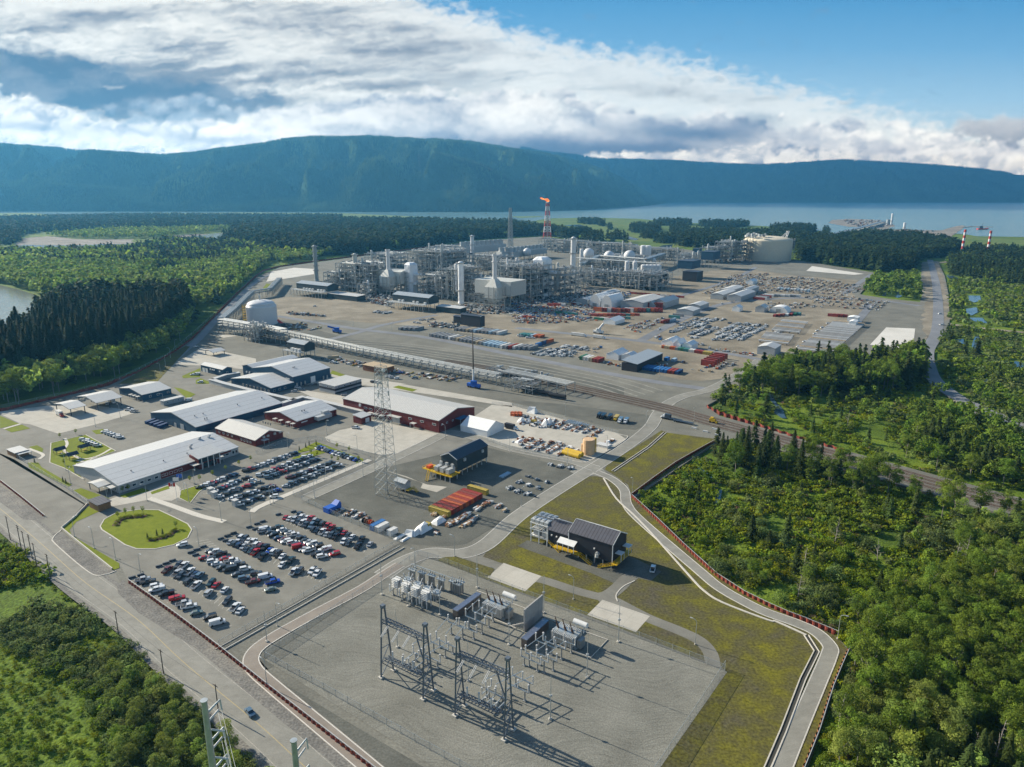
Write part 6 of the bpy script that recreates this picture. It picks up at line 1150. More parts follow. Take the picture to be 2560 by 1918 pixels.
def sag(mb,a,b_,r=.06,s=.03,n=6):
 a,b_=Vector(a),Vector(b_);L_=(b_-a).length;pr=a
 for i in range(1,n+1):t=i/n;q=a.lerp(b_,t)-Vector((0,0,4*s*L_*t*(1-t)));mb.tube(pr,q,r,n=4,cap=False);pr=q
for q in(-3.8,0,3.8):
 for k,(a,b_,h)in enumerate(((z1(1580,1230),z1(1790,1030),7.2),(z2(700,1620),z2(1000,1390),7.2),(z1(1075,1570),z1(1260,1330),6.6),(z3(545,700),z1(960,1640),6.2),(z3(1350,1120),z3(1640,970),6.6))):
  o=thing('overhead_busbar',f"{('left', 'middle', 'right')[int(q / 3.8) + 1]} tube bus bar of the {ORD[k]} span counted from the left transformer",'bus bar',(0,0,0),0,'bus bars between the stands');mb=MB();u=P(*a)+UB*q;v=P(*b_)+UB*q;u.z=v.z=h;mb.tube(u,v,.11,n=6);mb.build('tube','galvanised',o)
def transformer(label,p):
 o=thing('power_transformer',label,'transformer',p,GB);mb=MB();mb.box((0,0,2.5),(9,3.6,4));mb.box((0,0,.3),(10,5,.6));mb.build('tank','galvanised',o)
 for q in(-1,1):
  mb=MB()
  for i in range(14):mb.box((-4.2+i*.62,q*2.6,2.7),(.34,1.5,3.6))
  mb.build('radiator','steel_light',o)
 for i in(-3.4,-.4,2.4):mb=MB();mb.tube((i,0,4.4),(i-.3,-.4,5.8),.42,n=10);mb.tube((i-.3,-.4,5.8),(i-.9,-.9,9.0),.24,.14,n=8);mb.build('bushing','brown_porcelain',o)
 for i in(-2,0,1.4,3):mb=MB();mb.tube((i,1.2,4.4),(i,1.4,5.9),.2,n=8);mb.build('bushing','porcelain',o)
 mb=MB();mb.tube((1.2,2.6,7.4),(6.4,2.6,7.4),.95,n=16);mb.bar((2,2.4,4.2),(2,2.6,6.6),.25);mb.bar((5.2,2.4,4.2),(5.2,2.6,6.6),.25);mb.build('conservator','wall_white',o)
 mb=MB();mb.box((5.6,0,2),(1.6,3,3));mb.build('control_box','steel_grey',o)
transformer('left oil transformer with brown bushings beside the concrete fire wall',P(*z1(1950,920)));transformer('right oil transformer with brown bushings beyond the concrete fire wall',P(*z2(1220,1140)))
kb2=MB()
kerb_line(kb2,PX([z1(1600,540),z2(560,590)]),.3,0,.35);kerb_line(kb2,PX([z1(1740,960),z2(345,910)]),.3,0,.35);kerb_line(kb2,PX([z2(810,720),z2(1925,1110),z2(1635,1420),z2(980,1165)]),.3,0,.35);structure('bund_kerb',kb2,'kerb_concrete')
fw0,fw1=P(*z2(480,960)),P(*z2(800,690));o=thing('fire_wall','tall pale concrete fire wall between the two transformers','wall',(fw0+fw1)/2,GA);l_=(fw1-fw0).length;mb=MB();mb.box((0,0,4.4),(l_,.5,8.8));mb.build('panel','concrete_wall',o)
mb=MB();mb.bar((-l_/2,0,3.5),(-l_/2+.5,5.5,.1),.35);mb.build('brace','concrete_wall',o)
mat('metal_clad',(0.30,0.31,0.36),0.35,0.75,0.1,lines=(0,1.0,.05,.3));mat('metal_side',(0.16,0.14,0.13),0.4,0.5,0.1)
for k,(a,b_,c)in enumerate(((z1(1265,895),z1(1670,590),z1(1180,865)),(z2(530,1120),z2(905,775),z2(435,1080)))):
 B=Bld('switchgear_house',['long low metal clad switchgear house left of the transformers','metal clad switchgear house beside the concrete fire wall'][k],'building',a,b_,c,3.2,3.2,'metal_side','metal_clad',kind_roof='flat',over=.05)
# capacitor racks and reactors
def cap_bank(label,p):
 o=thing('capacitor_rack',label,'capacitor rack',p,GB,'capacitor racks of the switchyard')
 for i in(-1,1):
  for q in(-1,1):mb=MB();mb.tube((i*1.2,q*1.2,0),(i*1.2,q*1.2,3.2),.2,n=8);mb.build('support_post','porcelain',o)
 for k in range(5):mb=MB();mb.box((0,0,3.6+k*.72),(3,3,.12));mb.box((0,-.9,3.9+k*.72),(2.7,.5,.4));mb.box((0,.9,3.9+k*.72),(2.7,.5,.4));mb.build('capacitor_tier','wall_white',o)
 return o
for k,(x,y)in enumerate(((230,590),(395,670),(560,740),(735,810))):
 cap_bank(f"white tiered capacitor rack, {ORD[k]} from the left",P(*z1(x,y)))
 bus_stand(f"insulator stand before the {ORD[k]} capacitor rack",P(*z1(x-70,y+20)),'A',3.4,2.6,2,up=2.6,group='insulator stands by the capacitor racks',m='wall_white')
def reactor(label,p):
 o=thing('reactor_coil',label,'reactor',p,GB,'ring topped reactors of the switchyard')
 for i in range(6):a=i*math.pi/3;mb=MB();mb.tube((1.3*math.cos(a),1.3*math.sin(a),0),(1.3*math.cos(a),1.3*math.sin(a),3.4),.14,n=6);mb.tube((1.5*math.cos(a),1.5*math.sin(a),3.9),(2.2*math.cos(a),2.2*math.sin(a),5.6),.2,n=6);mb.build('insulator_leg','porcelain',o)
 mb=MB();mb.lathe([(1.6,3.4),(1.9,3.7),(1.6,4.1),(.6,4.2)],n=12);mb.build('ring','galvanised',o)
for k,(x,y)in enumerate(((415,480),(580,560),(745,640),(910,700))):reactor(f"ring topped reactor, {ORD[k]} from the left",P(*z1(x,y)))
for k,(x,y)in enumerate(((495,350),(660,400),(825,450),(990,520),(1200,560),(1270,600),(1320,560))):
 o=thing('breaker_column',f"grey breaker column cluster, {ORD[k]} from the left along the back line",'breaker',P(*z1(x,y)),GB,'breaker columns along the back line')
 for i in(-1,0,1):mb=MB();mb.tube((i*1.1,0,0),(i*1.1,0,4.6),.4,n=8);mb.tube((i*1.1,0,4.6),(i*1.1+.4,.4,6.4),.2,n=6);mb.build('breaker_pole','steel_grey',o)
 mb=MB();mb.box((0,0,4.7),(3.6,1.6,.3));mb.build('frame','galvanised',o)
o=thing('overhead_busbar','long bus bar running over the breaker columns','bus bar');mb=MB();a,b_=P(*z1(480,330)),P(*z1(1330,640));a.z=b_.z=6.9;mb.tube(a,b_,.12,n=6);mb.build('tube','galvanised',o)
# ---------------- masts, lamps, poles ----------------
def simple_pole(name,label,cat,p,h,r0,r1,m,group=None,foot=True,extras=None):
 o=thing(name,label,cat,p,0,group);mb=MB();mb.tube((0,0,0),(0,0,h),r0,r1,8);mb.build('pole',m,o)
 if foot:mb=MB();mb.tube((0,0,0),(0,0,.5),.55,n=8);mb.build('footing','kerb_concrete',o)
 if extras:extras(o,h)
 return o
LM=[(z1(418,800),14.5),(z1(965,950),14.5),(z1(1610,480),15),(z1(232,1510),15),(z2(225,1190),15),(z2(820,640),15.5),(z2(2110,1140),16),(T(2,3,(645,885))[0],15.5),(T(2,3,(330,1245))[0],15),(z3(1050,885),15),(T(1,3,(1087,170))[0],15),(T(1,3,(95,575))[0],12),(z1(545,380),12)]
def mastx(o,h):mb=MB();mb.box((0,0,h*.55),(.9,.5,.5));mb.build('floodlight','steel_light',o)
for k,(q,h)in enumerate(LM):simple_pole('lightning_mast',f"thin grey mast with floodlight, {ORD[k]} of those in the switchyard by distance from the capacitor racks",'mast',P(*q),h,.17,.07,'galvanised','thin masts in the switchyard',extras=mastx)
def lamp_proto():
 o=thing('street_lamp','lamp','street lamp');mb=MB();mb.tube((0,0,0),(0,0,8.6),.13,.09,8);pr=Vector((0,0,8.6))
 for k in range(1,6):a=k/5*math.pi/2;q=Vector((1.6*(1-math.cos(a)),0,8.6+1.2*math.sin(a)));mb.tube(pr,q,.08,n=6);pr=q
 mb.build('pole','galvanised',o);mb=MB();mb.box(pr+Vector((.4,0,-.02)),(.9,.35,.16));mb.build('lamp_head','steel_light',o);mb=MB();mb.tube((0,0,0),(0,0,.5),.3,n=8);mb.build('footing','kerb_concrete',o);return register(o)
LAMPS=[(T(0,2,(1270,1010))[0],'on the plaza before the office'),(T(0,2,(935,1060))[0],'by the timber gate hut'),(T(0,2,(1680,885))[0],'at the porch driveway'),(T(0,2,(645,1320))[0],'at the left bend of the lane'),(T(0,2,(815,1420))[0],'on the grass strip by the roundabout'),(T(0,2,(1000,1520))[0],'at the end of the grass strip'),(T(0,2,(1215,1645))[0],'below the round lawn'),(T(0,2,(1040,295))[0],'by the truck shelters'),(T(0,2,(825,370))[0],'at the lane past the shelters'),(T(0,2,(1415,190))[0],'beside the portable office'),(T(0,2,(570,745))[0],'on the picnic lawn edge'),(T(0,2,(610,860))[0],'by the fence of the office lawn'),(T(0,2,(1910,1180))[0],'on the pavement spit'),
 (T(0,2,(1630,1020))[0],'on the flag lawn'),(T(1,2,(270,770))[0],'in the upper car park, left'),(T(1,2,(603,800))[0],'in the upper car park, right'),(T(1,2,(150,1030))[0],'at the lower edge of the upper car park'),(T(1,2,(505,980))[0],'on the road past the upper car park'),(T(1,2,(925,800))[0],'at the fence corner by the apron'),(T(1,2,(612,435))[0],'at the apron corner'),(T(1,2,(275,550))[0],'by the red workshop gable'),(T(1,2,(1635,480))[0],'at the corner of the long red warehouse'),(T(1,2,(875,570))[0],'beside the apron kerb'),(T(1,2,(1715,1490))[0],'at the road junction grass'),(T(1,2,(1375,1590))[0],'above the switchyard corner'),(T(1,3,(95,960))[0],'beside the rust wall road'),(T(1,3,(185,440))[0],'beside the pink road'),(z5(375,420),'in the lower car park by the eighth row'),(z5(640,120),'on the pavement strip'),(T(0,2,(1720,1420))[0],'between the barriers and the road'),
 (T(2,3,(530,210))[0],'above the switchyard fence'),(T(2,3,(1580,600))[0],'inside the small loop road'),(T(3,3,(600,550))[0],'at the bend of the perimeter path'),(T(2,2,(1038,950))[0],'at the wall corner of the moss field'),(T(2,2,(460,280))[0],'at the fence of the concrete yard'),(T(2,2,(820,570))[0],'at the corner of the concrete yard'),(T(2,2,(480,700))[0],'at the crossroads'),(T(2,2,(1570,320))[0],'beside the railway tracks'),(T(2,2,(80,1055))[0],'at the compound edge road'),(T(2,2,(1155,360))[0],'at the road curve by the crossing'),(T(1,2,(2190,585))[0],'behind the slate building')]
for k in range(9):LAMPS.append((T(0,1,(1345+k*42,1640-k*70-max(0,k-4)*6))[0],f"{ORD[k]} along the left road beside the forest"))
for k in range(10):LAMPS.append((T(1,1,(510+k*330,1120+k*38 if k<3 else 1230+(k-3)*60))[0],f"{ORD[k]} along the dark rail yard"))
LP=lamp_proto();first=True
for q,wh in LAMPS:
 if q[0]>1900 and q[1]<960:continue
 lb='curved grey street lamp '+wh;rz=rnd.choice([GA,GA+math.pi,GB,GB+math.pi])
 if first:LP.location=P(*q);LP.rotation_euler=(0,0,rz);LP['label']=lb;first=False
 else:dup(LP,P(*q),rz,lb)
POLES=[((90,1345),11.5),((185,1425),11.5),((228,1480),11.5),((280,1510),11.5),((322,1590),11.5),((437,1680),11)]
def xarm(n_):
 def f(o,h):
  for k in range(n_):mb=MB();mb.bar((-1.3*UB).to_tuple()[:2]+(h-.5-k,),(1.3*UB).to_tuple()[:2]+(h-.5-k,),.16);mb.build('crossarm','timber_pole',o)
 return f
PT=[]
for k,((x,y),h)in enumerate(POLES):p=TP(0,2,x,y);PT.append(p+Vector((0,0,h)));simple_pole('utility_pole',f"dark timber utility pole, {ORD[k]} from the left edge beside the front road",'utility pole',p,h,.19,.13,'timber_pole','timber poles along the front road',foot=False,extras=xarm(1+k%2))
for k,((x,y),h)in enumerate((((1025,515),9.6),((1412,850),9),((1885,1175),9.5))):p=TP(0,3,x,y);PT.append(p+Vector((0,0,h)));simple_pole('utility_pole',['timber utility pole beside the gravel verge opposite the car park','timber utility pole at the bushes by the front road','timber utility pole just behind the steel power pylon'][k],'utility pole',p,h,.19,.13,'timber_pole','timber poles along the front road',foot=False,extras=xarm(1))
for k in range(len(PT)-1):
 o=thing('overhead_wire',f"thin black wire of the {ORD[k]} span between timber poles by the front road",'wire',group='wires between the timber poles');mb=MB();sag(mb,PT[k]-Vector((0,0,.5)),PT[k+1]-Vector((0,0,.5)),.03,.012);mb.build('wire','black_paint',o)
# two tall steel pylons at the bottom edge
def pylon(label,top_px,H,base_guess,arms):
 p=P(*top_px,H);p.z=0;o=thing('power_pylon',label,'pylon',p,GA+.25,'steel power poles at the front road');mb=MB();mb.tube((0,0,0),(0,0,H),1.0,.62,12);mb.tube((0,0,H),(0,0,H+.2),.8,n=12);mb.build('pole','galvanised',o)
 for k in range(arms):
  z=H-3.4-k*7.2;mb=MB();mb.tube((0,0,z),(4.3,0,z+.5),.3,.16,8);mb.build('arm','galvanised',o)
  mb=MB();mb.tube((4.2,0,z+.4),(4.4,0,z-2.4),.2,n=8);mb.build('insulator','porcelain',o)
  mb=MB();mb.tube((.8,.3,z-2.4),(3.9,.3,z-1.9),.22,n=8);mb.build('insulator','porcelain',o)
  mb=MB();mb.tube((.6,-.4,z-4.2),(2.4,-2.2,z-5.6),.22,n=8);mb.build('insulator','porcelain',o)
 return p
p1=pylon('tall grey steel pylon with three arms over the bushes',T(0,3,(1760,1085))[0],46,None,4);p2=pylon('grey steel pylon top rising at the front road edge',T(1,3,(325,1430))[0],34,None,3)
for k in range(4):
 for s_ in(0,1):
  o=thing('power_line',f"sagging grey power line, {ORD[2 * k + s_]} from the top of the tall steel pylon",'wire',group='power lines of the steel pylon');mb=MB();a=p1+Vector((math.cos(GA+.25)*(4.3-s_),math.sin(GA+.25)*(4.3-s_),46-5.4-k*7.2));sag(mb,a,a+Vector((70,-120,-6)),.045,.03,10);mb.build('wire','steel_light',o)
# lattice communication tower
def lattice(name,label,cat,p,H,w0,w1,sides,bays,r,mats_,bands=None,rz=0.3,diag=.6):
 o=thing(name,label,cat,p,rz)
 def corner(k,z):w_=w0+(w1-w0)*z/H;a=k*2*math.pi/sides;return Vector((w_/math.sqrt(2 if sides==4 else 3)*math.cos(a),w_/math.sqrt(2 if sides==4 else 3)*math.sin(a),z))
 zs=[H*(1-(1-i/bays)**1.25)for i in range(bays+1)];nb=bands or 1
 for bnd in range(nb):
  mb=MB()
  for i in range(bays):
   if int(i*nb/bays)!=bnd:continue
   for k in range(sides):
    a,b_=corner(k,zs[i]),corner(k,zs[i+1]);c,d=corner((k+1)%sides,zs[i]),corner((k+1)%sides,zs[i+1]);mb.bar(a,b_,r);mb.bar(a,d,r*diag);mb.bar(c,b_,r*diag);mb.bar(b_,d,r*diag)
  mb.build('tower_section' if nb>1 else 'lattice',mats_[bnd%len(mats_)],o)
 return o
o=lattice('lattice_tower','tall galvanised lattice communication tower in front of the red warehouse','tower',P(967,1236),68,8.4,4.2,4,18,.18,['galvanised'],rz=.1)
for a_ in range(3):
 for z in(54,59):mb=MB();mb.box((3.2*math.cos(a_*2.1),3.2*math.sin(a_*2.1),z),(.5,.5,2.6));mb.build('antenna_panel','wall_white',o)
mb=MB();mb.tube((1.2,-1.2,66),(1.6,-1.6,66),1.0,n=12);mb.build('dish','wall_white',o);mb=MB();mb.tube((0,0,68),(0,0,74),.1,n=6);mb.build('aerial','steel_light',o);mb=MB();mb.bar((.4,0,0),(.4,0,67),.7,.25);mb.build('cable_ladder','steel_grey',o)
mp_=P(1183.6,968);o=thing('monopole','tall slender mast, white below and black above, beside the loading rack','mast',mp_);mb=MB();mb.tube((0,0,0),(0,0,15),.9,.75,10);mb.build('lower_section','wall_white',o);mb=MB();mb.tube((0,0,15),(0,0,45),.7,.3,10);mb.build('upper_section','timber_pole',o)
# flags
for k,(x,y,m_)in enumerate(((1530,1010,'red_paint'),(1560,960,'trim_white'),(1590,930,'blue_paint'))):
 o=thing('flagpole',['flagpole with red and white maple leaf flag on the office lawn','flagpole with white flag behind the maple leaf flag','flagpole with blue flag nearest the office porch'][k],'flagpole',TP(0,2,x,y));mb=MB();mb.tube((0,0,0),(0,0,11),.1,.06,8);mb.build('pole','trim_white',o)
 mb=MB();hh=10-2.2
 for c,mi in((-.5,0),(-1.6,1),(-2.9,0))if k==0 else((-.9,0),(-2.3,0)):mb.box((c if k else c,0,hh+1),(1.0 if mi==0 and k==0 else 1.4,.06,2.0),.3,mi)
 if k==0:mb.add([(-1.6+x_*.95,-.56+y_*.02,hh+1+z_)for x_,y_,z_ in((0,0,.7),(.2,0,.3),(.5,0,.35),(.35,0,0),(.3,0,-.3),(.05,0,-.25),(0,0,-.6),(-.05,0,-.25),(-.3,0,-.3),(-.35,0,0),(-.5,0,.35),(-.2,0,.3))],[tuple(range(12))],0)
 mb.build('flag',[m_,'trim_white'],o)
# ---------------- fences, steel edge walls ----------------
def fence(label,pts,h=2.5,step=5.0,net=True,rail=True,z=0.0,post_m='galvanised'):
 l=[P(*q)for q in pts];o=thing('chain_link_fence',label,'fence',l[0]);b0=l[0];pm=MB();pm.tube((0,0,z),(0,0,h+.25),.07,n=5);pme=pm.mesh('post',post_m);cnt=0;tot=sum((l[i+1]-l[i]).length for i in range(len(l)-1));step=max(step,tot/98)
 for i in range(len(l)-1):
  d=l[i+1]-l[i];n=max(1,int(d.length/step))
  for j in range(n+(i==len(l)-2)):
   if cnt>99:break
   c=bpy.data.objects.new('post',pme);C.objects.link(c);c.parent=o;c.location=l[i].lerp(l[i+1],j/n)-b0;cnt+=1
 if net:mb=MB();[mb.add([l[i]-b0+Vector((0,0,.1)),l[i+1]-b0+Vector((0,0,.1)),l[i+1]-b0+Vector((0,0,h)),l[i]-b0+Vector((0,0,h))],[(0,1,2,3)])for i in range(len(l)-1)];mb.build('netting','fence_net',o)
 if rail:mb=MB();[mb.bar(l[i]-b0+Vector((0,0,h)),l[i+1]-b0+Vector((0,0,h)),.06)for i in range(len(l)-1)];mb.build('top_rail','galvanised',o)
fence('chain link fence along the front side of the switchyard',[(662,1645),(780,1709),(1149,1918),(1240,1970)]);fence('chain link fence along the left side of the switchyard',[(662,1645),(800,1552),(980,1435),(1045,1388)])
fence('chain link fence along the back of the switchyard',[(1045,1388),(1095,1402),(1280,1476),(1480,1552),(1640,1612),(1812,1678)]);fence('bright chain link fence down the right side of the switchyard',[(1812,1672),(1740,1782),(1650,1918),(1600,1990)],3.0)
fence('chain link fence between lower car park and drain',[(548,1612),(760,1492),(1002,1352)],1.8);fence('chain link fence between the lower car park and the gravel compound',[(755,1252),(860,1301),(1004,1358)],2.5);fence('chain link fence beside the upper car park pavement',[(733,1240),(830,1195),(928,1150)],2.5);fence('chain link fence behind the upper car park',[(640,1135),(705,1110),(790,1099),(860,1118),(922,1142)],2.5)
fence('security fence down the office lawn to the front road',T(0,2,(150,640,400,800,600,920,760,1045)),2.2);fence('fence along the upper edge of the concrete yard',[(1230,1012),(1280,1015),(1420,1053),(1545,1085)],2.2);fence('fence along the lower edge of the concrete yard',[(1190,1093),(1280,1124),(1430,1158)],2.2);fence('silvery fence between forest and the left perimeter road',[(0,1022),(180,985),(300,950),(420,890),(490,830),(560,765),(640,690),(700,662)],2.6,8)
def sheet_wall(label,pts,h=1.5,m_='rust_sheet',period=1.1,amp=.2,cap=True,z=-1.2,name='steel_edge_wall'):
 l=smooth_line(PX(pts),2)if len(pts)>2 else PX(pts);o=thing(name,label,'wall',l[0]);b0=l[0].copy();mb=MB();rowp=[]
 for i in range(len(l)-1):
  d=l[i+1]-l[i];n=max(1,int(d.length/(period/2)));nn=Vector((-d.y,d.x,0)).normalized()
  for j in range(n):rowp.append(l[i].lerp(l[i+1],j/n)-b0+nn*amp*(1 if len(rowp)%4 in(0,1)else-1))
 n=len(rowp);mb.add([(p.x,p.y,z)for p in rowp]+[(p.x,p.y,h)for p in rowp],[(i,i+1,n+i+1,n+i)for i in range(n-1)]);mb.build('sheeting',m_,o)
 if cap:c=MB();kerb_line(c,[q-b0 for q in l],.2,h-.1,h+.02,.4);c.build('top_cap','steel_light',o)
sheet_wall('rust red sheet pile wall between the front verge and the lower car park',[(319,1456),(430,1535),(545,1622),(640,1698),(760,1792),(930,1925),(1010,1985)],1.3)
sheet_wall('rust red sheet pile wall along the perimeter path and wetland',[(1578,1243),(1640,1300),(1790,1441),(1920,1516),(2010,1553),(2094,1588)],1.5);sheet_wall('weathered brown pile wall beside the bottom of the path',[(2121,1624),(2080,1720),(2045,1830),(2005,1930),(1985,1990)],1.4,'rust');sheet_wall('dark red pile wall behind the upper moss field',[(1580,1240),(1690,1160),(1797,1100)],1.4)
sheet_wall('red pile wall at the far side of the railway',[(1765,1017),(1800,1034),(1900,1066),(1960,1085),(2130,1135)],1.6,period=3,amp=.7,cap=False);sheet_wall('red pile wall along the forest side road',[(0,1028),(270,962),(400,902),(480,847),(560,768),(640,691),(700,666),(910,638),(1090,615)],1.8,period=4,amp=.6,cap=False);sheet_wall('low rust wall on the island of the gate road',T(0,2,(0,845,180,985,380,1150)),1.1)
o=thing('gate_barrier_wall','low white concrete wall from the gate hut along the grass strip','wall',TP(0,2,530,1250));mb=MB();b0=TP(0,2,530,1250);kerb_line(mb,[q-b0 for q in PX(T(0,2,(760,1035,640,1160,530,1250,700,1390,970,1605)))],.4,0,.9);mb.build('wall','kerb_concrete',o)
# concrete barrier blocks at the row ends of the lower car park
for k,(x,y)in enumerate(((450,815),(530,782),(605,750),(240,915),(140,945),(815,655),(880,625),(870,685),(960,590),(1160,498),(1235,465),(1310,435),(1215,520))):
 o=thing('barrier_block',f"dark concrete barrier block, {ORD[k]} counted along the lower car park road",'barrier',P(*z4(x,y)),GA-.35,'barrier blocks at the row ends');mb=MB();mb.prism([(-1.3,-.35),(1.3,-.35),(1.3,.35),(-1.3,.35)],0,.8);mb.build('block','steel_dark',o)
for k,(x,y)in enumerate(((750,262),(960,225),(345,437),(430,465),(455,392),(535,360),(130,525),(50,560),(205,555))):
 o=thing('barrier_block',f"dark barrier block, {ORD[k]} of those between the crossing and the eighth row",'barrier',P(*z5(x,y)),GA-.35,'barrier blocks at the row ends');mb=MB();mb.prism([(-1.3,-.35),(1.3,-.35),(1.3,.35),(-1.3,.35)],0,.8);mb.build('block','steel_dark',o)
for k,(x,y)in enumerate(((420,745),(465,790),(715,890))):
 o=thing('ticket_booth',f"pale grey pay booth, {ORD[k]} from the office in the upper car park",'booth',P(*z6(x,y)),GB);mb=MB();mb.box((0,0,1.6),(2.6,2.2,3.2));mb.build('wall','wall_grey',o);mb=MB();mb.box((0,0,3.3),(3,2.6,.2));mb.build('roof','roof_plain',o)
# ---------------- the process plant ----------------
PM=['steel_grey','steel_light','wall_grey','steel_dark','wall_teal','wall_white','steel_dark']
mat('plant_steel',(0.29,0.305,0.30),0.55,0.15,0.15);mat('plant_deck',(0.10,0.108,0.115),0.8,0,0.2);mat('plant_pipe',(0.36,0.38,0.38),0.4,0.3,0.15);mat('cladding_pale',(0.50,0.50,0.46),0.6,0,0.08,lines=(0,3,.15,.2));mat('wrap_white',(0.72,0.73,0.74),0.5,0,0.08,scale=.1,bump=1.2,bscale=.12);mat('flare_red',(0.40,0.03,0.02),0.6);mat('tank_concrete',(0.60,0.53,0.40),0.8,0,0.08,lines=(2,5,.25,.15));mat('tank_white',(0.60,0.60,0.60),0.5,0,0.05);mat('fan_grey',(0.36,0.38,0.38),0.6)
def module(label,near,L_,W_,H,lev=5,bay=9,dens=1.0,col=.8,roofpipes=True,seed=0,name='process_module',cat='process module',group=None,loc=None):
 rg=random.Random(seed or int(near[0]*7+near[1]*13));p=P(*near);o=thing(name,label,cat,p,GB,group);nx=max(1,round(L_/bay));ny=max(1,round(W_/(bay*1.6)));f=MB();zs=[H*k/lev for k in range(lev+1)]
 gx=[L_*i/nx for i in range(nx+1)];gy=[W_*j/ny for j in range(ny+1)]
 for x in gx:
  for y in gy:f.box((x,y,H/2),(col,col,H))
 for z in zs[1:]:
  for y in gy:f.box((L_/2,y,z),(L_,col*.7,col*.8))
  for x in gx:f.box((x,W_/2,z),(col*.7,W_,col*.8))
 for k in range(lev):
  for i in range(nx):
   if rg.random()<.45:f.bar((gx[i],0,zs[k]),(gx[i+1],0,zs[k+1]),col*.5)if rg.random()<.5 else f.bar((gx[i+1],0,zs[k]),(gx[i],0,zs[k+1]),col*.5)
  for j in range(ny):
   if rg.random()<.5:f.bar((0,gy[j],zs[k]),(0,gy[j+1],zs[k+1]),col*.5)
 f.build('steel_frame','plant_steel',o)
 d=MB()
 for k in range(1,lev+1):
  for i in range(nx):
   if rg.random()<.62:d.box(((gx[i]+gx[i+1])/2,W_*rg.uniform(.35,.6),zs[k]-.5),(L_/nx*.96,W_*rg.uniform(.4,.85),.25))
 d.build('decking','plant_deck',o)
 e=MB();n=int(L_*W_*H/900*dens)
 for k in range(n):
  z=zs[rg.randrange(lev)];s=rg.uniform(1.2,4.5);x,y=rg.uniform(3,L_-3),rg.uniform(.5,W_-2)**1.0;hh=min(rg.uniform(1,5),H/lev*.9)
  if rg.random()<.55:e.box((x,y,z+hh/2+.2),(s*rg.uniform(.6,1.8),s,hh),0,rg.randrange(7))
  else:dx=rg.uniform(2,7);e.tube((x-dx/2,y,z+1.5),(x+dx/2,y,z+1.5),rg.uniform(.5,1.5),n=8,mi=rg.randrange(3))
 e.build('equipment',PM,o)
 q=MB()
 for k in range(int(n*.5+lev*3)):
  z=rg.choice(zs[1:])+rg.uniform(.6,2.5)*(1 if rg.random()<.7 else-1);r_=rg.uniform(.22,.7)
  if rg.random()<.6:y=rg.uniform(0,W_);x=rg.uniform(0,L_*.4);q.tube((x,y,z),(x+rg.uniform(.3,.6)*L_,y,z),r_,n=6)
  elif rg.random()<.5:x=rg.uniform(0,L_);q.tube((x,0,z),(x,W_*rg.uniform(.5,1),z),r_,n=6)
  else:x,y=rg.uniform(0,L_),rg.choice([-.6,W_*rg.random()]);q.tube((x,y,rg.uniform(0,H*.4)),(x,y,rg.uniform(.6,1.06)*H),r_,n=6)
 q.build('pipework','plant_pipe',o)
 if roofpipes:
  r=MB()
  for k in range(int(L_*W_/90)):x,y=rg.uniform(2,L_-2),rg.uniform(1,W_-1);s=rg.uniform(1,3);(r.box((x,y,H+s/2),(s*1.4,s,s),0,rg.randrange(3))if rg.random()<.6 else r.tube((x,y,H),(x,y,H+s*1.8),s*.4,n=8,mi=rg.randrange(3)))
  railing(r,[(0,0,H),(L_,0,H),(L_,W_,H)],1.4,step=6);r.build('roof_equipment',PM[:3],o)
 for c_ in o.children:c_['kind']='stuff'
 for k in range(0 if H<15 else max(2,int(L_/22))):
  x,y,r_=rg.uniform(4,L_-4),rg.uniform(1,W_*.5),rg.uniform(1.2,2.4);v=MB();hh=H*rg.uniform(.9,1.32);v.lathe([(r_,H*.3),(r_,hh),(r_*.5,hh+r_*.6)],(x,y,0),10);v.build('vessel',rg.choice(['tank_white','cladding_pale','steel_light']),o)
 return o
def wpx(i,j,a,b_):return(TP(i,j,*b_)-TP(i,j,*a)).dot(UB)
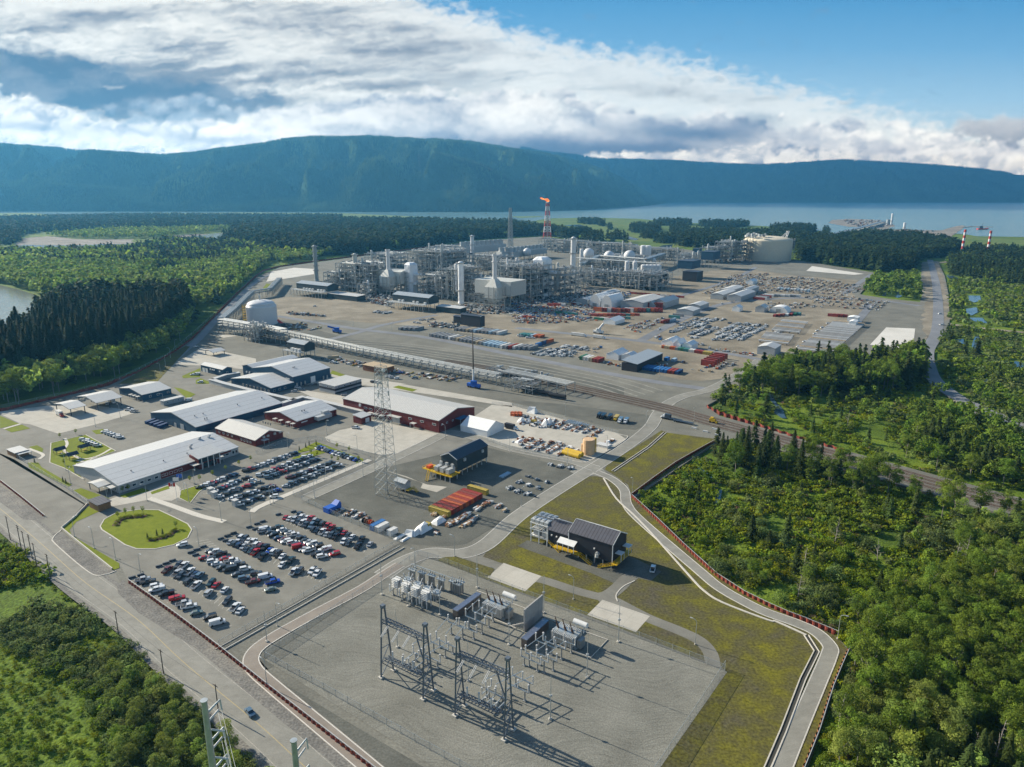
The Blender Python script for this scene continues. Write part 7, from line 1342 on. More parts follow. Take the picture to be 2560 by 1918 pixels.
MD=[('left wing module of the first process train',1,1,(590,840),(700,852),40,27,4),('main tall module of the first process train',1,1,(700,850),(1010,885),52,43,6),('low front module at the foot of the first train',1,1,(880,895),(945,905),20,17,3),('module between the pale boiler house and the wrapped tower',1,1,(1215,880),(1295,890),36,33,5),('pipe module just right of the white wrapped tower',1,1,(1395,900),(1600,925),44,31,5),('main tall module of the second process train',1,1,(1560,925),(1740,945),62,44,6),('module right of the wrapped column',1,1,(1815,935),(1990,955),48,30,5),
 ('back module of the first train below the treeline',1,1,(940,640),(1210,655),60,26,3),('tall back module behind the wrapped tower',1,1,(1310,715),(1640,745),80,45,6),('cooler topped back module with pale roof gear',1,1,(1470,610),(1650,622),60,34,4),('middle back module behind the second train',1,1,(1830,670),(2120,690),60,27,4),('wide module behind the second boiler house',1,1,(2000,790),(2209,810),60,36,5),
 ('tall module at the centre of the trains',2,1,(-120,925),(175,950),64,48,6),('slim module right of the tallest wrapped tower',2,1,(318,900),(480,905),50,40,5),('module beneath the white exhaust stack',2,1,(480,830),(560,840),36,24,4),
 ('long open pipe module facing the laydown yard',2,1,(560,800),(920,832),26,25,4),('long open pipe module, right half facing the yard',2,1,(920,832),(1235,862),60,25,4),('upper pipe module behind the long ones',2,1,(600,700),(1160,745),24,24,3),('back pipe module carrying the white spheres',2,1,(740,625),(1200,655),40,20,3),('lattice pipe rack below the flare stack',2,1,(340,520),(640,545),30,30,4),('lattice pipe rack along the far edge, middle stretch',2,1,(640,545),(1000,572),30,30,4),('lattice pipe rack along the far edge, right stretch',2,1,(1000,575),(1430,600),30,26,4),('cluster of frames left of the blue boxes',2,1,(1400,640),(1560,655),60,24,4),('frames between the blue boxes',2,1,(1610,610),(1760,620),50,32,4),('tall frames left of the round storage tank',2,1,(1740,605),(1900,612),60,44,5),('frame block adjoining the round storage tank',2,1,(1890,600),(1990,606),60,42,5),('frames on the far side of the flare base',2,1,(230,500),(340,505),30,30,4)]
for k,(lb,i,j,a,b_,W_,H,lv)in enumerate(MD):module(lb,T(i,j,a)[0],wpx(i,j,a,b_),W_,H,lv,9 if H>28 else 11,1.0,.75,seed=100+k,group='process modules of the plant')
# pipe racks
def rack(label,pts,w_,h,step=11,pipes=5,lev=2,r_=.45,seed=3,m_='plant_steel',rail=True):
 rg=random.Random(seed);l=PX(pts);b0=l[0].copy();o=thing('pipe_rack',label,'pipe rack',b0,0,'pipe racks of the plant');f=MB();pm=MB()
 for i in range(len(l)-1):
  a,b_=l[i]-b0,l[i+1]-b0;d=b_-a;n=max(1,int(d.length/step));nn=Vector((-d.y,d.x,0)).normalized()*w_/2
  for j in range(n+1):
   c=a.lerp(b_,j/n)
   for q in(-1,1):f.bar(c+nn*q,c+nn*q+Vector((0,0,h+.8)),.5)
   for k in range(lev):z=h-k*3.2;f.bar(c-nn+Vector((0,0,z)),c+nn+Vector((0,0,z)),.45)
   if j<n and j%2==0:c2=a.lerp(b_,(j+1)/n);f.bar(c+nn,c2+nn+Vector((0,0,h-3)),.3);f.bar(c-nn,c2-nn+Vector((0,0,h-3)),.3)
  for k in range(lev):
   z=Vector((0,0,h-k*3.2+.5))
   for q in(-1,1):f.bar(a+nn*q+z-Vector((0,0,.5)),b_+nn*q+z-Vector((0,0,.5)),.35)
   for t in range(pipes):off=nn*(-.8+1.6*t/max(1,pipes-1));rr_=r_*rg.uniform(.5,1.3);pm.tube(a+off+z,b_+off+z,rr_,n=6)
 f.build('rack_frame',m_,o);pm.build('pipes','plant_pipe',o)
z9=lambda x,y:(440+x/5.267,700+y/5.267)
rack('long pipe rack carrying silver pipes past the blue halls',[(664,838),(760,858),(900,890),(1080,927),(1248,962)],7,8.5,9,3,2,.38)
rack('pipe rack climbing from the white tank toward the first train',[z9(610,630),z9(780,480),z9(920,330),z9(1000,250),z9(1240,210),z9(1370,60)],8,11,9,6,2,.5,5);rack('pipe rack in front of the white storage tank',[z9(610,680),z9(900,730),z9(1180,780),z9(1430,830)],10,14,8,6,3,.5,6)
module('stacked frame tower at the foot of the white tank',z9(900,800),26,16,17,4,6,1.4,.5,name='valve_tower',cat='valve tower')
module('loading rack with comb of white arms above the tank wagons',(1262,975),26,12,8,2,6,1.2,.4,name='loading_rack',cat='loading rack')
rack('covered wagon loading rack over the railway',[(1262,950),(1340,965),(1425,985)],12,8,7,7,1,.25,8)
module('low frame of white arms beside the wagon loading rack',(1215,935),60,12,5,1,5,1.5,.35,name='loading_rack',cat='loading rack')
for k in range(3):
 o=thing('tank_wagon',f"black railway tank wagon, {ORD[k]} under the loading rack",'railway wagon',P(1325+k*34,981+k*8),GB+.06,'tank wagons under the loading rack');mb=MB();mb.tube((-7,0,2.6),(7,0,2.6),1.5,n=14);mb.tube((0,0,4),(0,0,4.6),.6,n=8);mb.build('tank','black_paint',o);mb=MB();mb.box((0,0,1.05),(15,2,.4));mb.build('underframe','steel_dark',o)
 for x in(-6,-4.4,4.4,6):
  for q in(-1,1):mb=MB();mb.tube((x,q*.7,.75),(x,q*.85,.75),.45,n=8);mb.build('wheel','rust',o)
rack('silver pipe rack edging the upper pipe module',[T(2,1,(560,690))[0],T(2,1,(1290,750))[0]],8,27,14,5,1,.9,11);rack('pipe rack leading back to the spheres, left',[T(2,1,(600,720))[0],T(2,1,(740,640))[0],T(2,1,(1150,675))[0],T(2,1,(1300,620))[0]],12,22,14,6,2,.8,12)
# boiler houses with hopper and stack
def boiler(label,near,L_,W_,H,stack,seed=1):
 p=TP(1,1,*near);o=thing('boiler_house',label,'boiler house',p,GB);mb=MB();mb.box((L_/2,W_*.5,H*.72),(L_,W_,H*.5));mb.build('casing','cladding_pale',o);x=L_*.62;y=-6
 mb=MB();q=lambda hw,hd,z:[(x-hw,y-hd,z),(x+hw,y-hd,z),(x+hw,y+hd+3,z),(x-hw,y+hd+3,z)]
 for(a,b_)in((q(5,4,H*.25),q(10,8,H*.40)),(q(10,8,H*.40),q(10,8,H*.78)),(q(10,8,H*.78),q(2.4,2.4,H*1.06))):mb.add(a+b_,[(0,1,5,4),(1,2,6,5),(2,3,7,6),(3,0,4,7),(4,5,6,7),(3,2,1,0)])
 mb.build('hopper','cladding_pale',o);mb=MB();mb.tube((x,y+1.5,H*1.0),(x,y+1.5,stack),3.0,2.7,16);mb.tube((x,y+1.5,stack*.86),(x,y+1.5,stack*.88),4.0,n=16);mb.tube((x,y+1.5,stack*.97),(x,y+1.5,stack),3.6,n=16);mb.build('stack','tank_white',o)
 f=MB()
 for i in range(8):
  for q_ in(0,1):f.bar((L_*i/7,-15+q_*14,0),(L_*i/7,-15+q_*14,H*(.5 if i<4 else .8)),.6)
 for z in(H*.2,H*.35,H*.5):f.bar((0,-15,z),(L_,-15,z),.5);f.bar((0,-1,z),(L_,-1,z),.5)
 for i in range(7):f.bar((L_*i/7,-15,H*.2),(L_*(i+1)/7,-15,H*.35),.35)
 f.build('support_frame','plant_steel',o)
boiler('pale boiler house with square hopper and white stack in the first train',(1040,870),52,34,36,68);boiler('pale boiler house with square hopper and white stack in the second train',(1890,985),60,36,38,72,2)
def wrapped(label,near,w_,h,cut=4,i=1,base=0):
 o=thing('wrapped_tower',label,'tower',TP(i,1,*near),GB);mb=MB();v=[]
 for z,s in((0,1.0+base),(h*.12,1.0+base),(h*.14,1.0),(h*.35,.97),(h*.4,1.06),(h*.45,1.0),(h*.8,1.0),(h*.93,.98),(h,.62)):
  v+=[(-w_/2*s,-w_/2*s+cut,z),(-w_/2*s+cut,-w_/2*s,z),(w_/2*s-cut,-w_/2*s,z),(w_/2*s,-w_/2*s+cut,z),(w_/2*s,w_/2*s-cut,z),(w_/2*s-cut,w_/2*s,z),(-w_/2*s+cut,w_/2*s,z),(-w_/2*s,w_/2*s-cut,z)]
 mb.add(v,[(8*k+a,8*k+(a+1)%8,8*k+8+(a+1)%8,8*k+8+a)for k in range(8)for a in range(8)]+[tuple(range(64,72))]);mb.build('wrapping','wrap_white',o);mb=MB();mb.box((w_*.8,2,h*.62),(w_*.6,w_*.5,3));mb.box((w_*.6,0,h*.36),(w_*.5,w_*.6,4));mb.build('duct','wrap_white',o)
wrapped('white wrapped tower between the two process trains',(1345,880),17,48,3);wrapped('taller broad white wrapped tower right of the trains',(258,895),24,58,4,2,.16)
def column(label,px,h,r_,m_='tank_white',rings=4):
 o=thing('process_column',label,'column',P(*px));mb=MB();mb.lathe([(r_*1.2,0),(r_,h*.06),(r_,h*.97),(r_*.6,h),(.1,h*1.01)],n=16);mb.build('shell',m_,o)
 for k in range(rings):mb=MB();z=h*(.3+.66*k/max(1,rings-1));mb.lathe([(r_*1.1,z),(r_*1.6,z),(r_*1.6,z+1.2),(r_*1.55,z+1.2),(r_*1.55,z+.15),(r_*1.1,z+.15)],n=12);mb.build('platform_ring','steel_grey',o)
column('grey column with rings standing left of the first train',T(1,1,(525,770))[0],62,3.4,'plant_steel',6);column('tan striped column in front of the first train',T(1,1,(868,850))[0],58,3.6,'cladding_pale',3);column('column half wrapped in white before the second train',T(1,1,(1772,960))[0],58,4.0,'wrap_white',2);column('short green grey vessel at the first train foot',T(1,1,(778,850))[0],16,2.2,'steel_light',1)
column('white exhaust stack right of the tallest wrapped tower',T(2,1,(523,770))[0],76,4.4,'tank_white',3);column('left white upright vessel in the pipe module',T(2,1,(987,790))[0],38,4,'tank_white',1);column('right white upright vessel in the pipe module',T(2,1,(1053,795))[0],38,4,'tank_white',1);column('far left bottle shaped vessel',T(2,1,(1130,610))[0],38,7,'tank_white',1);column('far right bottle shaped vessel',T(2,1,(1170,612))[0],38,7,'tank_white',1);column('thin white vessel left of the spheres',T(2,1,(598,640))[0],36,4,'tank_white',1);column('tall column above the back coolers',T(1,1,(1868,600))[0],58,4,'tank_white',3)
for k,(x,y,r_)in enumerate(((660,622,12),(835,640,11),(1010,645,12),(935,640,6),(130,590,9),(1215,660,6))):
 c=TP(2,1,x,y);o=thing('sphere_tank',['white domed tank half hidden behind the pipe rack, leftmost','white sphere above the pipe rack, second','largest white sphere above the pipe rack','small white dome between two spheres','white dome near the back coolers','small white dome by the bottle vessels'][k],'tank',c);mb=MB();mb.lathe([(r_*math.sin(a),10+r_-r_*math.cos(a))for a in np.linspace(.15,math.pi-.02,14)],n=24);mb.build('shell','tank_white',o,True)
 for a in range(8):mb=MB();mb.tube((r_*.9*math.cos(a*.785),r_*.9*math.sin(a*.785),0),(r_*.9*math.cos(a*.785),r_*.9*math.sin(a*.785),10+r_),.5,n=6);mb.build('leg','plant_steel',o)
for k in range(5):column(f"white domed vessel {ORD[k]} in the row on the long pipe module",T(2,1,(1130+k*32,790))[0],32,5,'tank_white',1)
# cooling fan banks
def fans(label,i,j,a,b_,n,h=20,d=18):
 p,q=TP(i,j,*a),TP(i,j,*b_);v=q-p;o=thing('cooler_bank',label,'cooler bank',p,math.atan2(v.y,v.x));L_=v.length;mb=MB();mb.box((L_/2,d/2,h*.62),(L_,d,h*.5));mb.build('plenum','fan_grey',o)
 f=MB()
 for k in range(n+1):
  for y in(0,d):f.bar((L_*k/n,y,0),(L_*k/n,y,h*.5),.8)
 f.build('legs_frame','plant_steel',o)
 for k in range(n):mb=MB();r_=L_/n*.42;mb.lathe([(r_*1.15,h*.86),(r_,h),(r_*1.05,h*1.25),(r_*.85,h*1.25),(r_*.8,h)],(L_*(k+.5)/n,d/2,0),n=16);mb.build('fan_cowl','fan_grey',o)
fans('left bank of round cooling cowls at the back of the plant',1,1,(1800,575),(2160,540),9,30,26);fans('right bank of round cooling cowls at the back of the plant',2,1,(10,598),(300,562),9,24,26);fans('front half bank of cooling cowls',1,1,(2120,600),(2260,590),3,24,20)
# storage tanks
ct=P(1923,651);Rt=(P(1983,655)-P(1863,655)).length/2;o=thing('storage_tank','huge round concrete storage tank with low domed roof near the forest','tank',ct+Vector((0,Rt*.35,0)));Ht=45
mb=MB();mb.lathe([(Rt,0),(Rt,Ht),(Rt*.985,Ht+.8)],n=64);mb.build('shell','tank_concrete',o);mb=MB();mb.lathe([(Rt*.98*math.sin(a),Ht+9*math.cos(a))for a in np.linspace(math.pi/2,.02,10)],n=64);mb.build('dome_roof','tank_concrete',o,True)
mb=MB()
for k in range(40):a=rnd.uniform(2.2,4.2);r_=Rt*rnd.uniform(.45,.98);s=rnd.uniform(2,5);mb.box((r_*math.cos(a),r_*math.sin(a),Ht+5+s/2+rnd.uniform(0,6)),(s,s,s),rnd.random(),rnd.randrange(3))
mb.build('roof_platform',PM[:3],o);mb=MB()
for q in(-4,4):mb.bar((Rt*.62,-Rt*.3+q,Ht+2),(Rt*.74,-Rt*.3+q,Ht+21),1.2);mb.bar((Rt*.4,-Rt*.3+q,Ht+4),(Rt*.74,-Rt*.3+q,Ht+21),.9)
for z in range(4):mb.bar((Rt*.66,-Rt*.3-4,Ht+5+z*5),(Rt*.66,-Rt*.3+4,Ht+5+z*5),.9)
mb.build('roof_hoist','tank_white',o);mb=MB()
for(a,n_)in((3.35,8),(3.7,8),(6.2,7)):
 x,y=Rt*1.05*math.cos(a),Rt*1.05*math.sin(a)
 for dx in(-3,3):
  for dy in(-3,3):mb.bar((x+dx,y+dy,0),(x+dx,y+dy,Ht+4),.7)
 for k in range(n_):z=(k+1)*Ht/n_;mb.box((x,y,z),(6.5,6.5,.5));mb.bar((x-3,y-3,z-4),(x+3,y-3,z),.5)
mb.build('stair_tower','plant_steel',o)
a,b_=P(614,812),P(688,812);Rw=(b_-a).length/2;ctr=(a+b_)/2+Vector((0,Rw*.45,0));Hw=21;o=thing('storage_tank','white storage tank with domed top beside the pipe rack','tank',ctr);mb=MB();mb.lathe([(Rw,0),(Rw,Hw),(Rw*.9,Hw+2.5)],n=48);mb.build('shell','tank_white',o);mb=MB();mb.lathe([(Rw*.9*math.sin(t),Hw+2.5+5*math.cos(t))for t in np.linspace(math.pi/2,.02,8)],n=48);mb.build('dome_roof','tank_white',o,True);mb=MB();mb.tube((-1,0,Hw+6),(-1,0,Hw+13),1,n=8);mb.box((-3,-5,Hw+6),(4,3,2));railing(mb,[(Rw*.95*math.cos(t),Rw*.95*math.sin(t),Hw+.5)for t in np.linspace(0,6.2,20)],1.3);mb.build('roof_fittings','steel_light',o)
a=3.6;mb=MB();x,y=(Rw+2)*math.cos(a),(Rw+2)*math.sin(a);[mb.bar((x+i,y+q,0),(x+i,y+q,Hw+3),.4)for i in(-1.5,1.5)for q in(-1.5,1.5)];[mb.box((x,y,k*3),(3,3,.3))for k in range(1,8)];mb.build('stair_tower','yellow_paint',o)
# flare stack with its flame and smoke
fp=P(1368,596);fh=height(596,504)
o=lattice('flare_stack','red and white lattice flare stack with a burning orange flame on top','flare stack',fp,fh-6,26,9,4,14,1.5,['flare_red','tank_white','flare_red','tank_white','flare_red','tank_white','flare_red'],bands=7,rz=.8,diag=.55)
mb=MB();mb.tube((0,0,0),(0,0,fh),1.6,n=10);mb.tube((3,0,0),(3,0,fh-3),1,n=8);mb.build('riser_pipe','plant_pipe',o);mb=MB();mb.lathe([(5,fh-7),(7,fh-6),(7,fh-4),(2.4,fh-2),(2.4,fh+1)],n=12);mb.build('tip_platform','plant_steel',o)
m,n,b=_nm('flame');n.nodes.remove(b);em=n.nodes.new('ShaderNodeEmission');tc=n.nodes.new('ShaderNodeTexCoord');no=n.nodes.new('ShaderNodeTexNoise');no.inputs['Scale'].default_value=.12;no.inputs['Detail'].default_value=4;n.links.new(tc.outputs['Object'],no.inputs['Vector']);cr=n.nodes.new('ShaderNodeValToRGB');e=cr.color_ramp.elements;e[0].position=.38;e[0].color=(.55,.07,.01,1);e[1].position=.62;e[1].color=(1.0,.33,.03,1);n.links.new(no.outputs['Fac'],cr.inputs[0]);n.links.new(cr.outputs[0],em.inputs[0]);em.inputs[1].default_value=1.0;n.links.new(em.outputs[0],n.nodes['Material Output'].inputs[0])
bm=bmesh.new();bmesh.ops.create_icosphere(bm,subdivisions=4,radius=1)
for v in bm.verts:
 t=(v.co.x+1)/2;r_=(1-t)**.6*1.0+.12;v.co.y*=r_;v.co.z*=r_*(1+.5*math.sin(t*9));d=1+.35*math.sin(v.co.x*7+v.co.z*5)*math.cos(v.co.y*6+v.co.x*11);v.co=Vector((-(t-.1)*34+3,v.co.y*4*d,v.co.z*4.2*d+2.5+11*t))
me=bpy.data.meshes.new('flame');bm.to_mesh(me);bm.free();me.materials.append(MATS['flame']);fo=bpy.data.objects.new('flame',me);C.objects.link(fo);fo.parent=o;fo.location=(0,0,fh-1);fo.rotation_euler=(0,0,-.8)
m=bpy.data.materials.new('smoke');m.use_nodes=True;MATS['smoke']=m;n=m.node_tree;n.nodes.clear();tc=n.nodes.new('ShaderNodeTexCoord')
def mth(op,a,b_=0.0,c_=0.0,clamp=False):
 x=n.nodes.new('ShaderNodeMath');x.operation=op;x.use_clamp=clamp
 for i,v in enumerate((a,b_,c_)):
  if hasattr(v,'is_output'):n.links.new(v,x.inputs[i])
  else:x.inputs[i].default_value=v
 return x.outputs[0]
X0,X1=P(1358,596).x,P(1058,596).x;Z0=fh+8;DZ=height(596,400)-fh
sx=n.nodes.new('ShaderNodeSeparateXYZ');n.links.new(tc.outputs['Object'],sx.inputs[0])
t_=mth('DIVIDE',mth('SUBTRACT',sx.outputs[0],X0),X1-X0,0,True);zc=mth('MULTIPLY_ADD',mth('POWER',t_,.8),DZ,Z0);rr_=mth('MULTIPLY_ADD',t_,60.0,8.0)
q_=mth('DIVIDE',mth('SQRT',mth('ADD',mth('POWER',mth('ABSOLUTE',mth('SUBTRACT',sx.outputs[2],zc)),2),mth('POWER',mth('ABSOLUTE',mth('SUBTRACT',sx.outputs[1],fp.y)),2))),rr_)
no=n.nodes.new('ShaderNodeTexNoise');no.inputs['Scale'].default_value=.018;no.inputs['Detail'].default_value=5;no.inputs['Roughness'].default_value=.65;n.links.new(tc.outputs['Object'],no.inputs['Vector'])
den=mth('SUBTRACT',mth('MULTIPLY',no.outputs['Fac'],2.6),mth('ADD',q_,.62),0,True);den=mth('MULTIPLY',den,mth('MULTIPLY_ADD',t_,-.022,.0225));m.cycles.volume_step_rate=.35
pv=n.nodes.new('ShaderNodeVolumePrincipled');pv.inputs['Color'].default_value=(.85,.85,.85,1);n.links.new(den,pv.inputs['Density']);out=n.nodes.new('ShaderNodeOutputMaterial');n.links.new(pv.outputs[0],out.inputs['Volume'])
sm=MB();sp_=[];
for k in range(9):t=k/8;sp_.append((P(1358-300*t,596)[0],fp.y,fh+8+(height(596,400)-fh)*t**.8,9+62*t))
v=[];nn_=12
for x,y,z,r_ in sp_:v+=[(x,y+r_*math.cos(a*2*math.pi/nn_),z+r_*.8*math.sin(a*2*math.pi/nn_))for a in range(nn_)]
sm.add(v,[(i*nn_+a,i*nn_+(a+1)%nn_,(i+1)*nn_+(a+1)%nn_,(i+1)*nn_+a)for i in range(8)for a in range(nn_)]+[tuple(range(nn_))[::-1],tuple(8*nn_+a for a in range(nn_))]);so_=sm.build('smoke','smoke');tag(so_,'grey smoke drifting from the flare across the mountain','smoke',kind='stuff')
lattice('lattice_tower','dark lattice mast at the treeline left of the flare stack','tower',P(1276,619),height(619,520),12,5,4,14,1.0,['steel_grey'])
for k,(x,yb,yt)in enumerate(((1670,540,325),(1890,545,335))):
 pb,pt=T(3,1,(x,yb))[0],T(3,1,(x,yt))[0];o=thing('warning_mast',['left red and white banded power line mast on the marsh','right red and white banded power line mast on the marsh'][k],'mast',P(*pb));h=height(pb[1],pt[1])
 for s_ in range(9):mb=MB();mb.tube((0,0,h*s_/9),(0,0,h*(s_+1)/9),3.4-s_*.08,n=8);mb.build('mast_section',('flare_red','tank_white')[s_%2],o)
# cranes
def crane(label,px,tip,m_='tank_white',body='wall_white',lattice_=False,name='mobile_crane',hw=1.2):
 p=P(*px);o=thing(name,label,'crane',p,0);mb=MB();mb.box((0,0,2.2),(12,3,2.4),GB);mb.build('carrier',body,o);mb=MB();mb.box((0,0,4.6),(5,3.2,2.4),GB+.6);mb.build('cab',body,o)
 h=height(px[1],tip[1]);ex=P(tip[0],px[1]).x-p.x;mb=MB();mb.bar((0,0,4.5),(ex,0,h),hw,hw);mb.build('boom',m_,o)
 for i in(-4.5,-2.5,2.5,4.5):
  for q in(-1,1):mb=MB();c=UB*i+UA*q*1.5;mb.tube(c+Vector((0,0,.8))-UA*.2,c+Vector((0,0,.8))+UA*.2,.8,n=10);mb.build('wheel','rubber',o)
crane('mobile crane with long dark boom before the pipe module',T(2,1,(910,820))[0],T(2,1,(822,610))[0],'steel_dark');crane('mobile crane with raised white boom beside the yard road',T(2,1,(745,1222))[0],T(2,1,(788,1135))[0],hw=2);crane('crane with red boom by the white storage tank',T(1,1,(240,1175))[0],T(1,1,(192,1105))[0],'red_paint','steel_dark',hw=2);crane('blue crane with lowered boom on the gravel yard',T(1,1,(700,1215))[0],T(1,1,(622,1160))[0],'blue_paint','blue_paint',hw=1.6);crane('white lattice boom crane beside the wrapped tower',T(2,1,(212,905))[0],T(2,1,(188,640))[0],'steel_grey');crane('yellow tower hoist on the central module',T(2,1,(135,905))[0],T(2,1,(133,750))[0],'yellow_paint','yellow_paint',hw=2.6);crane('dark crane with short boom at the mast foot',T(1,1,(1880,1690))[0],T(1,1,(1890,1660))[0],'steel_dark','blue_paint')
B=Bld('timber_store','stack of rusty bins under a tan plywood roof beside the pipe rack','shed',T(1,1,(1100,1525))[0],T(1,1,(1165,1495))[0],T(1,1,(905,1495))[0],5,5.4,'rust','pale_wood',kind_roof='flat',over=.6)
# jetty and shore works far off
sheet('shore_land','sand_bar',[T(3,1,(520,268,560,240,700,232,960,240,1060,275,1100,290,1000,330,1200,325,1500,330,1600,300,1680,285,1700,300,1600,370,1560,395,1300,380,900,365,760,330,840,300,700,300))],-.6,wob=20)
mb=MB();ribbon(mb,smooth_line(PX(T(3,1,(340,420,600,385,880,310,1010,270)))),26,3);structure('causeway',mb,'concrete')
module('pipe trestle running out along the causeway',T(3,1,(400,425))[0],30,30,9,1,12,.6,1.0,name='jetty_trestle',cat='trestle')
rack('long pipe trestle along the causeway to the jetty',T(3,1,(380,415,620,375,880,305,1000,268)),16,10,30,4,1,1.6,21)
column('grey silo pair at the jetty head, left',T(3,1,(1035,285))[0],26,9,'steel_grey',1);column('tall thin white tower at the jetty head',T(3,1,(1064,280))[0],52,5,'tank_white',1);column('white marker column standing on the shore',T(3,1,(1173,328))[0],30,5,'tank_white',1)
goods('jetty_stores','stores and small buildings along the jetty shore',[((640,245,960,245,1090,290,900,330,1400,330,1500,345,1000,350,700,280),(3,1))],160,9,['steel_grey','rust','wall_white','steel_dark'],.1,6)
o=thing('dredger','dark red harbour vessel moored beyond the breakwater','boat',TP(3,1,1850,322));mb=MB();hull(mb,[(-22,6,-1,7,4),(16,6,-1,7,4),(25,1,-1,2,6)]);mb.build('hull','flare_red',o);mb=MB();mb.box((-8,0,9),(13,8,9));mb.bar((-6,0,10),(-1,0,26),1.5);mb.build('superstructure','steel_dark',o)
mb=MB();kerb_line(mb,PX(T(3,1,(1700,305,1760,298,1940,303))),12,-1.2,1);structure('breakwater',mb,'sand_bar')
# ---------------- vegetation ----------------
m,n,b=_nm('foliage');N=n.nodes;L=n.links;at=N.new('ShaderNodeAttribute');at.attribute_name='tint';oi=N.new('ShaderNodeObjectInfo');hs=N.new('ShaderNodeMix');hs.data_type='RGBA';hs.blend_type='MULTIPLY';hs.inputs[0].default_value=1
L.new(at.outputs['Color'],hs.inputs[6]);L.new(oi.outputs['Color'],hs.inputs[7]);L.new(hs.outputs[2],b.inputs['Base Color']);b.inputs['Roughness'].default_value=.85;b.inputs['Specular IOR Level'].default_value=.15
tl=N.new('ShaderNodeBsdfTranslucent');L.new(hs.outputs[2],tl.inputs[0]);mx=N.new('ShaderNodeMixShader');mx.inputs[0].default_value=.42;L.new(b.outputs[0],mx.inputs[1]);L.new(tl.outputs[0],mx.inputs[2]);L.new(mx.outputs[0],n.nodes['Material Output'].inputs[0])
mat('bark',(0.11,0.09,0.07),.9,var=.3);mat('bark_pale',(0.22,0.20,0.17),.9,var=.3)
def quads(c,e1,e2):return np.stack([c-e1-e2,c+e1-e2,c+e1+e2,c-e1+e2],1)
def crown(kind,n,seed):
 """leaf-clump quads for a plant of height 1: (n,4,3) corners and (n,) lightness of each clump"""
 r=np.random.default_rng(seed)
 if kind=='conifer':
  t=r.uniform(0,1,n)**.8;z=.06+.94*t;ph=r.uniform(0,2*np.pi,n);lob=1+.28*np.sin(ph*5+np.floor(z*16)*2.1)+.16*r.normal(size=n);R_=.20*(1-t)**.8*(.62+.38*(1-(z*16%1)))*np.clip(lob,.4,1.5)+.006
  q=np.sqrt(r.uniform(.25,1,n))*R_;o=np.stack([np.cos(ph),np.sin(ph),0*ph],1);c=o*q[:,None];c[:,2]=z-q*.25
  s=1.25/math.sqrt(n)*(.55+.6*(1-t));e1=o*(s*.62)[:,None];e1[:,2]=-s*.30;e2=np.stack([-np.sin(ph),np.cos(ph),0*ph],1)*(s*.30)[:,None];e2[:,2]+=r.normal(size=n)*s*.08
  return quads(c,e1,e2),.8+.4*r.uniform(size=n)*(.5+.5*q/R_)  # outer clumps on average lighter than those near the trunk
 m_=22 if kind=='broad' else 9
 if kind=='broad':g=r.normal(size=(m_,3));g/=np.linalg.norm(g,axis=1)[:,None];cc=g*np.array([.20,.20,.30])*r.uniform(.35,1,(m_,1))**.6+np.array([0,0,.64]);cr_=r.uniform(.075,.135,m_)
 else:cc=np.stack([r.normal(size=m_)*.30,r.normal(size=m_)*.30,r.uniform(.12,.62,m_)],1);cr_=r.uniform(.20,.36,m_)
 k=r.integers(0,m_,n);d=r.normal(size=(n,3));d[:,2]=np.abs(d[:,2])*.9+.1*d[:,2];d/=np.linalg.norm(d,axis=1)[:,None];c=cc[k]+d*(cr_[k]*r.uniform(.7,1.08,n))[:,None]*np.array([1,1,.85])
 nn=d+r.normal(size=(n,3))*.45;nn/=np.linalg.norm(nn,axis=1)[:,None];up=r.normal(size=(n,3));e1=np.cross(nn,up);e1/=np.linalg.norm(e1,axis=1)[:,None];e2=np.cross(nn,e1);s=(1.0 if kind=='broad' else 1.7)/math.sqrt(n)*r.uniform(.35,.62,n)
 return quads(c,e1*s[:,None],e2*(s*.75)[:,None]),(.75+.5*r.uniform(size=m_))[k]*r.uniform(.8,1.2,n)
def inside(x,y,poly):
 q=np.array([(p.x,p.y)for p in poly]);c=np.zeros(len(x),bool)
 for i in range(len(q)):
  (x1,y1),(x2,y2)=q[i-1],q[i];k=(y1>y)!=(y2>y)
  if y1!=y2:c^=k&(x<(x2-x1)*(y-y1)/(y2-y1)+x1)
 return c
def widen(p,k):c=sum(p,Vector((0,0,0)))/len(p);return[c+(q-c)*k for q in p]
WATERS=[PX(p)for p in RIVER+INLET]+[widen(PX(p),1.7)for p in CREEKS];GAPS=[]
def scatter(px,s0,seed,grow=.0022):
 poly=PX(px);q=np.array([(p.x,p.y)for p in poly]);r=np.random.default_rng(seed);out=[];dmax=np.hypot(q[:,0],q[:,1]).max();d=100.0
 while d<dmax:
  d2=d*1.25;s=max(s0,s0*.72+grow*d);x0,y0=np.maximum(q.min(0),-d2);x1,y1=np.minimum(q.max(0),d2)
  if x1>x0 and y1>y0:
   gx,gy=np.meshgrid(np.arange(x0,x1,s),np.arange(y0,y1,s));x=(gx+r.uniform(-.5,.5,gx.shape)*s).ravel();y=(gy+r.uniform(-.5,.5,gx.shape)*s).ravel();dd=np.hypot(x,y);k=(dd>=d)&(dd<d2)&(np.abs(x)<y*.86+60);x,y=x[k],y[k];k=inside(x,y,poly);out.append(np.stack([x[k],y[k]],1))
  d=d2
 p=np.concatenate(out)if out else np.zeros((0,2))
 for w_ in WATERS+GAPS:
  if len(p):p=p[~inside(p[:,0],p[:,1],w_)]
 return p
TINT={'conifer':(.034,.056,.016),'conifer2':(.058,.088,.022),'broad':(.135,.200,.026),'broad2':(.200,.260,.055),'bush':(.150,.210,.015),'bush2':(.210,.250,.012),'bush3':(.140,.185,.055),'dry':(.18,.14,.08)}
PLANTS=[] # (kind, tint, x, y, height)
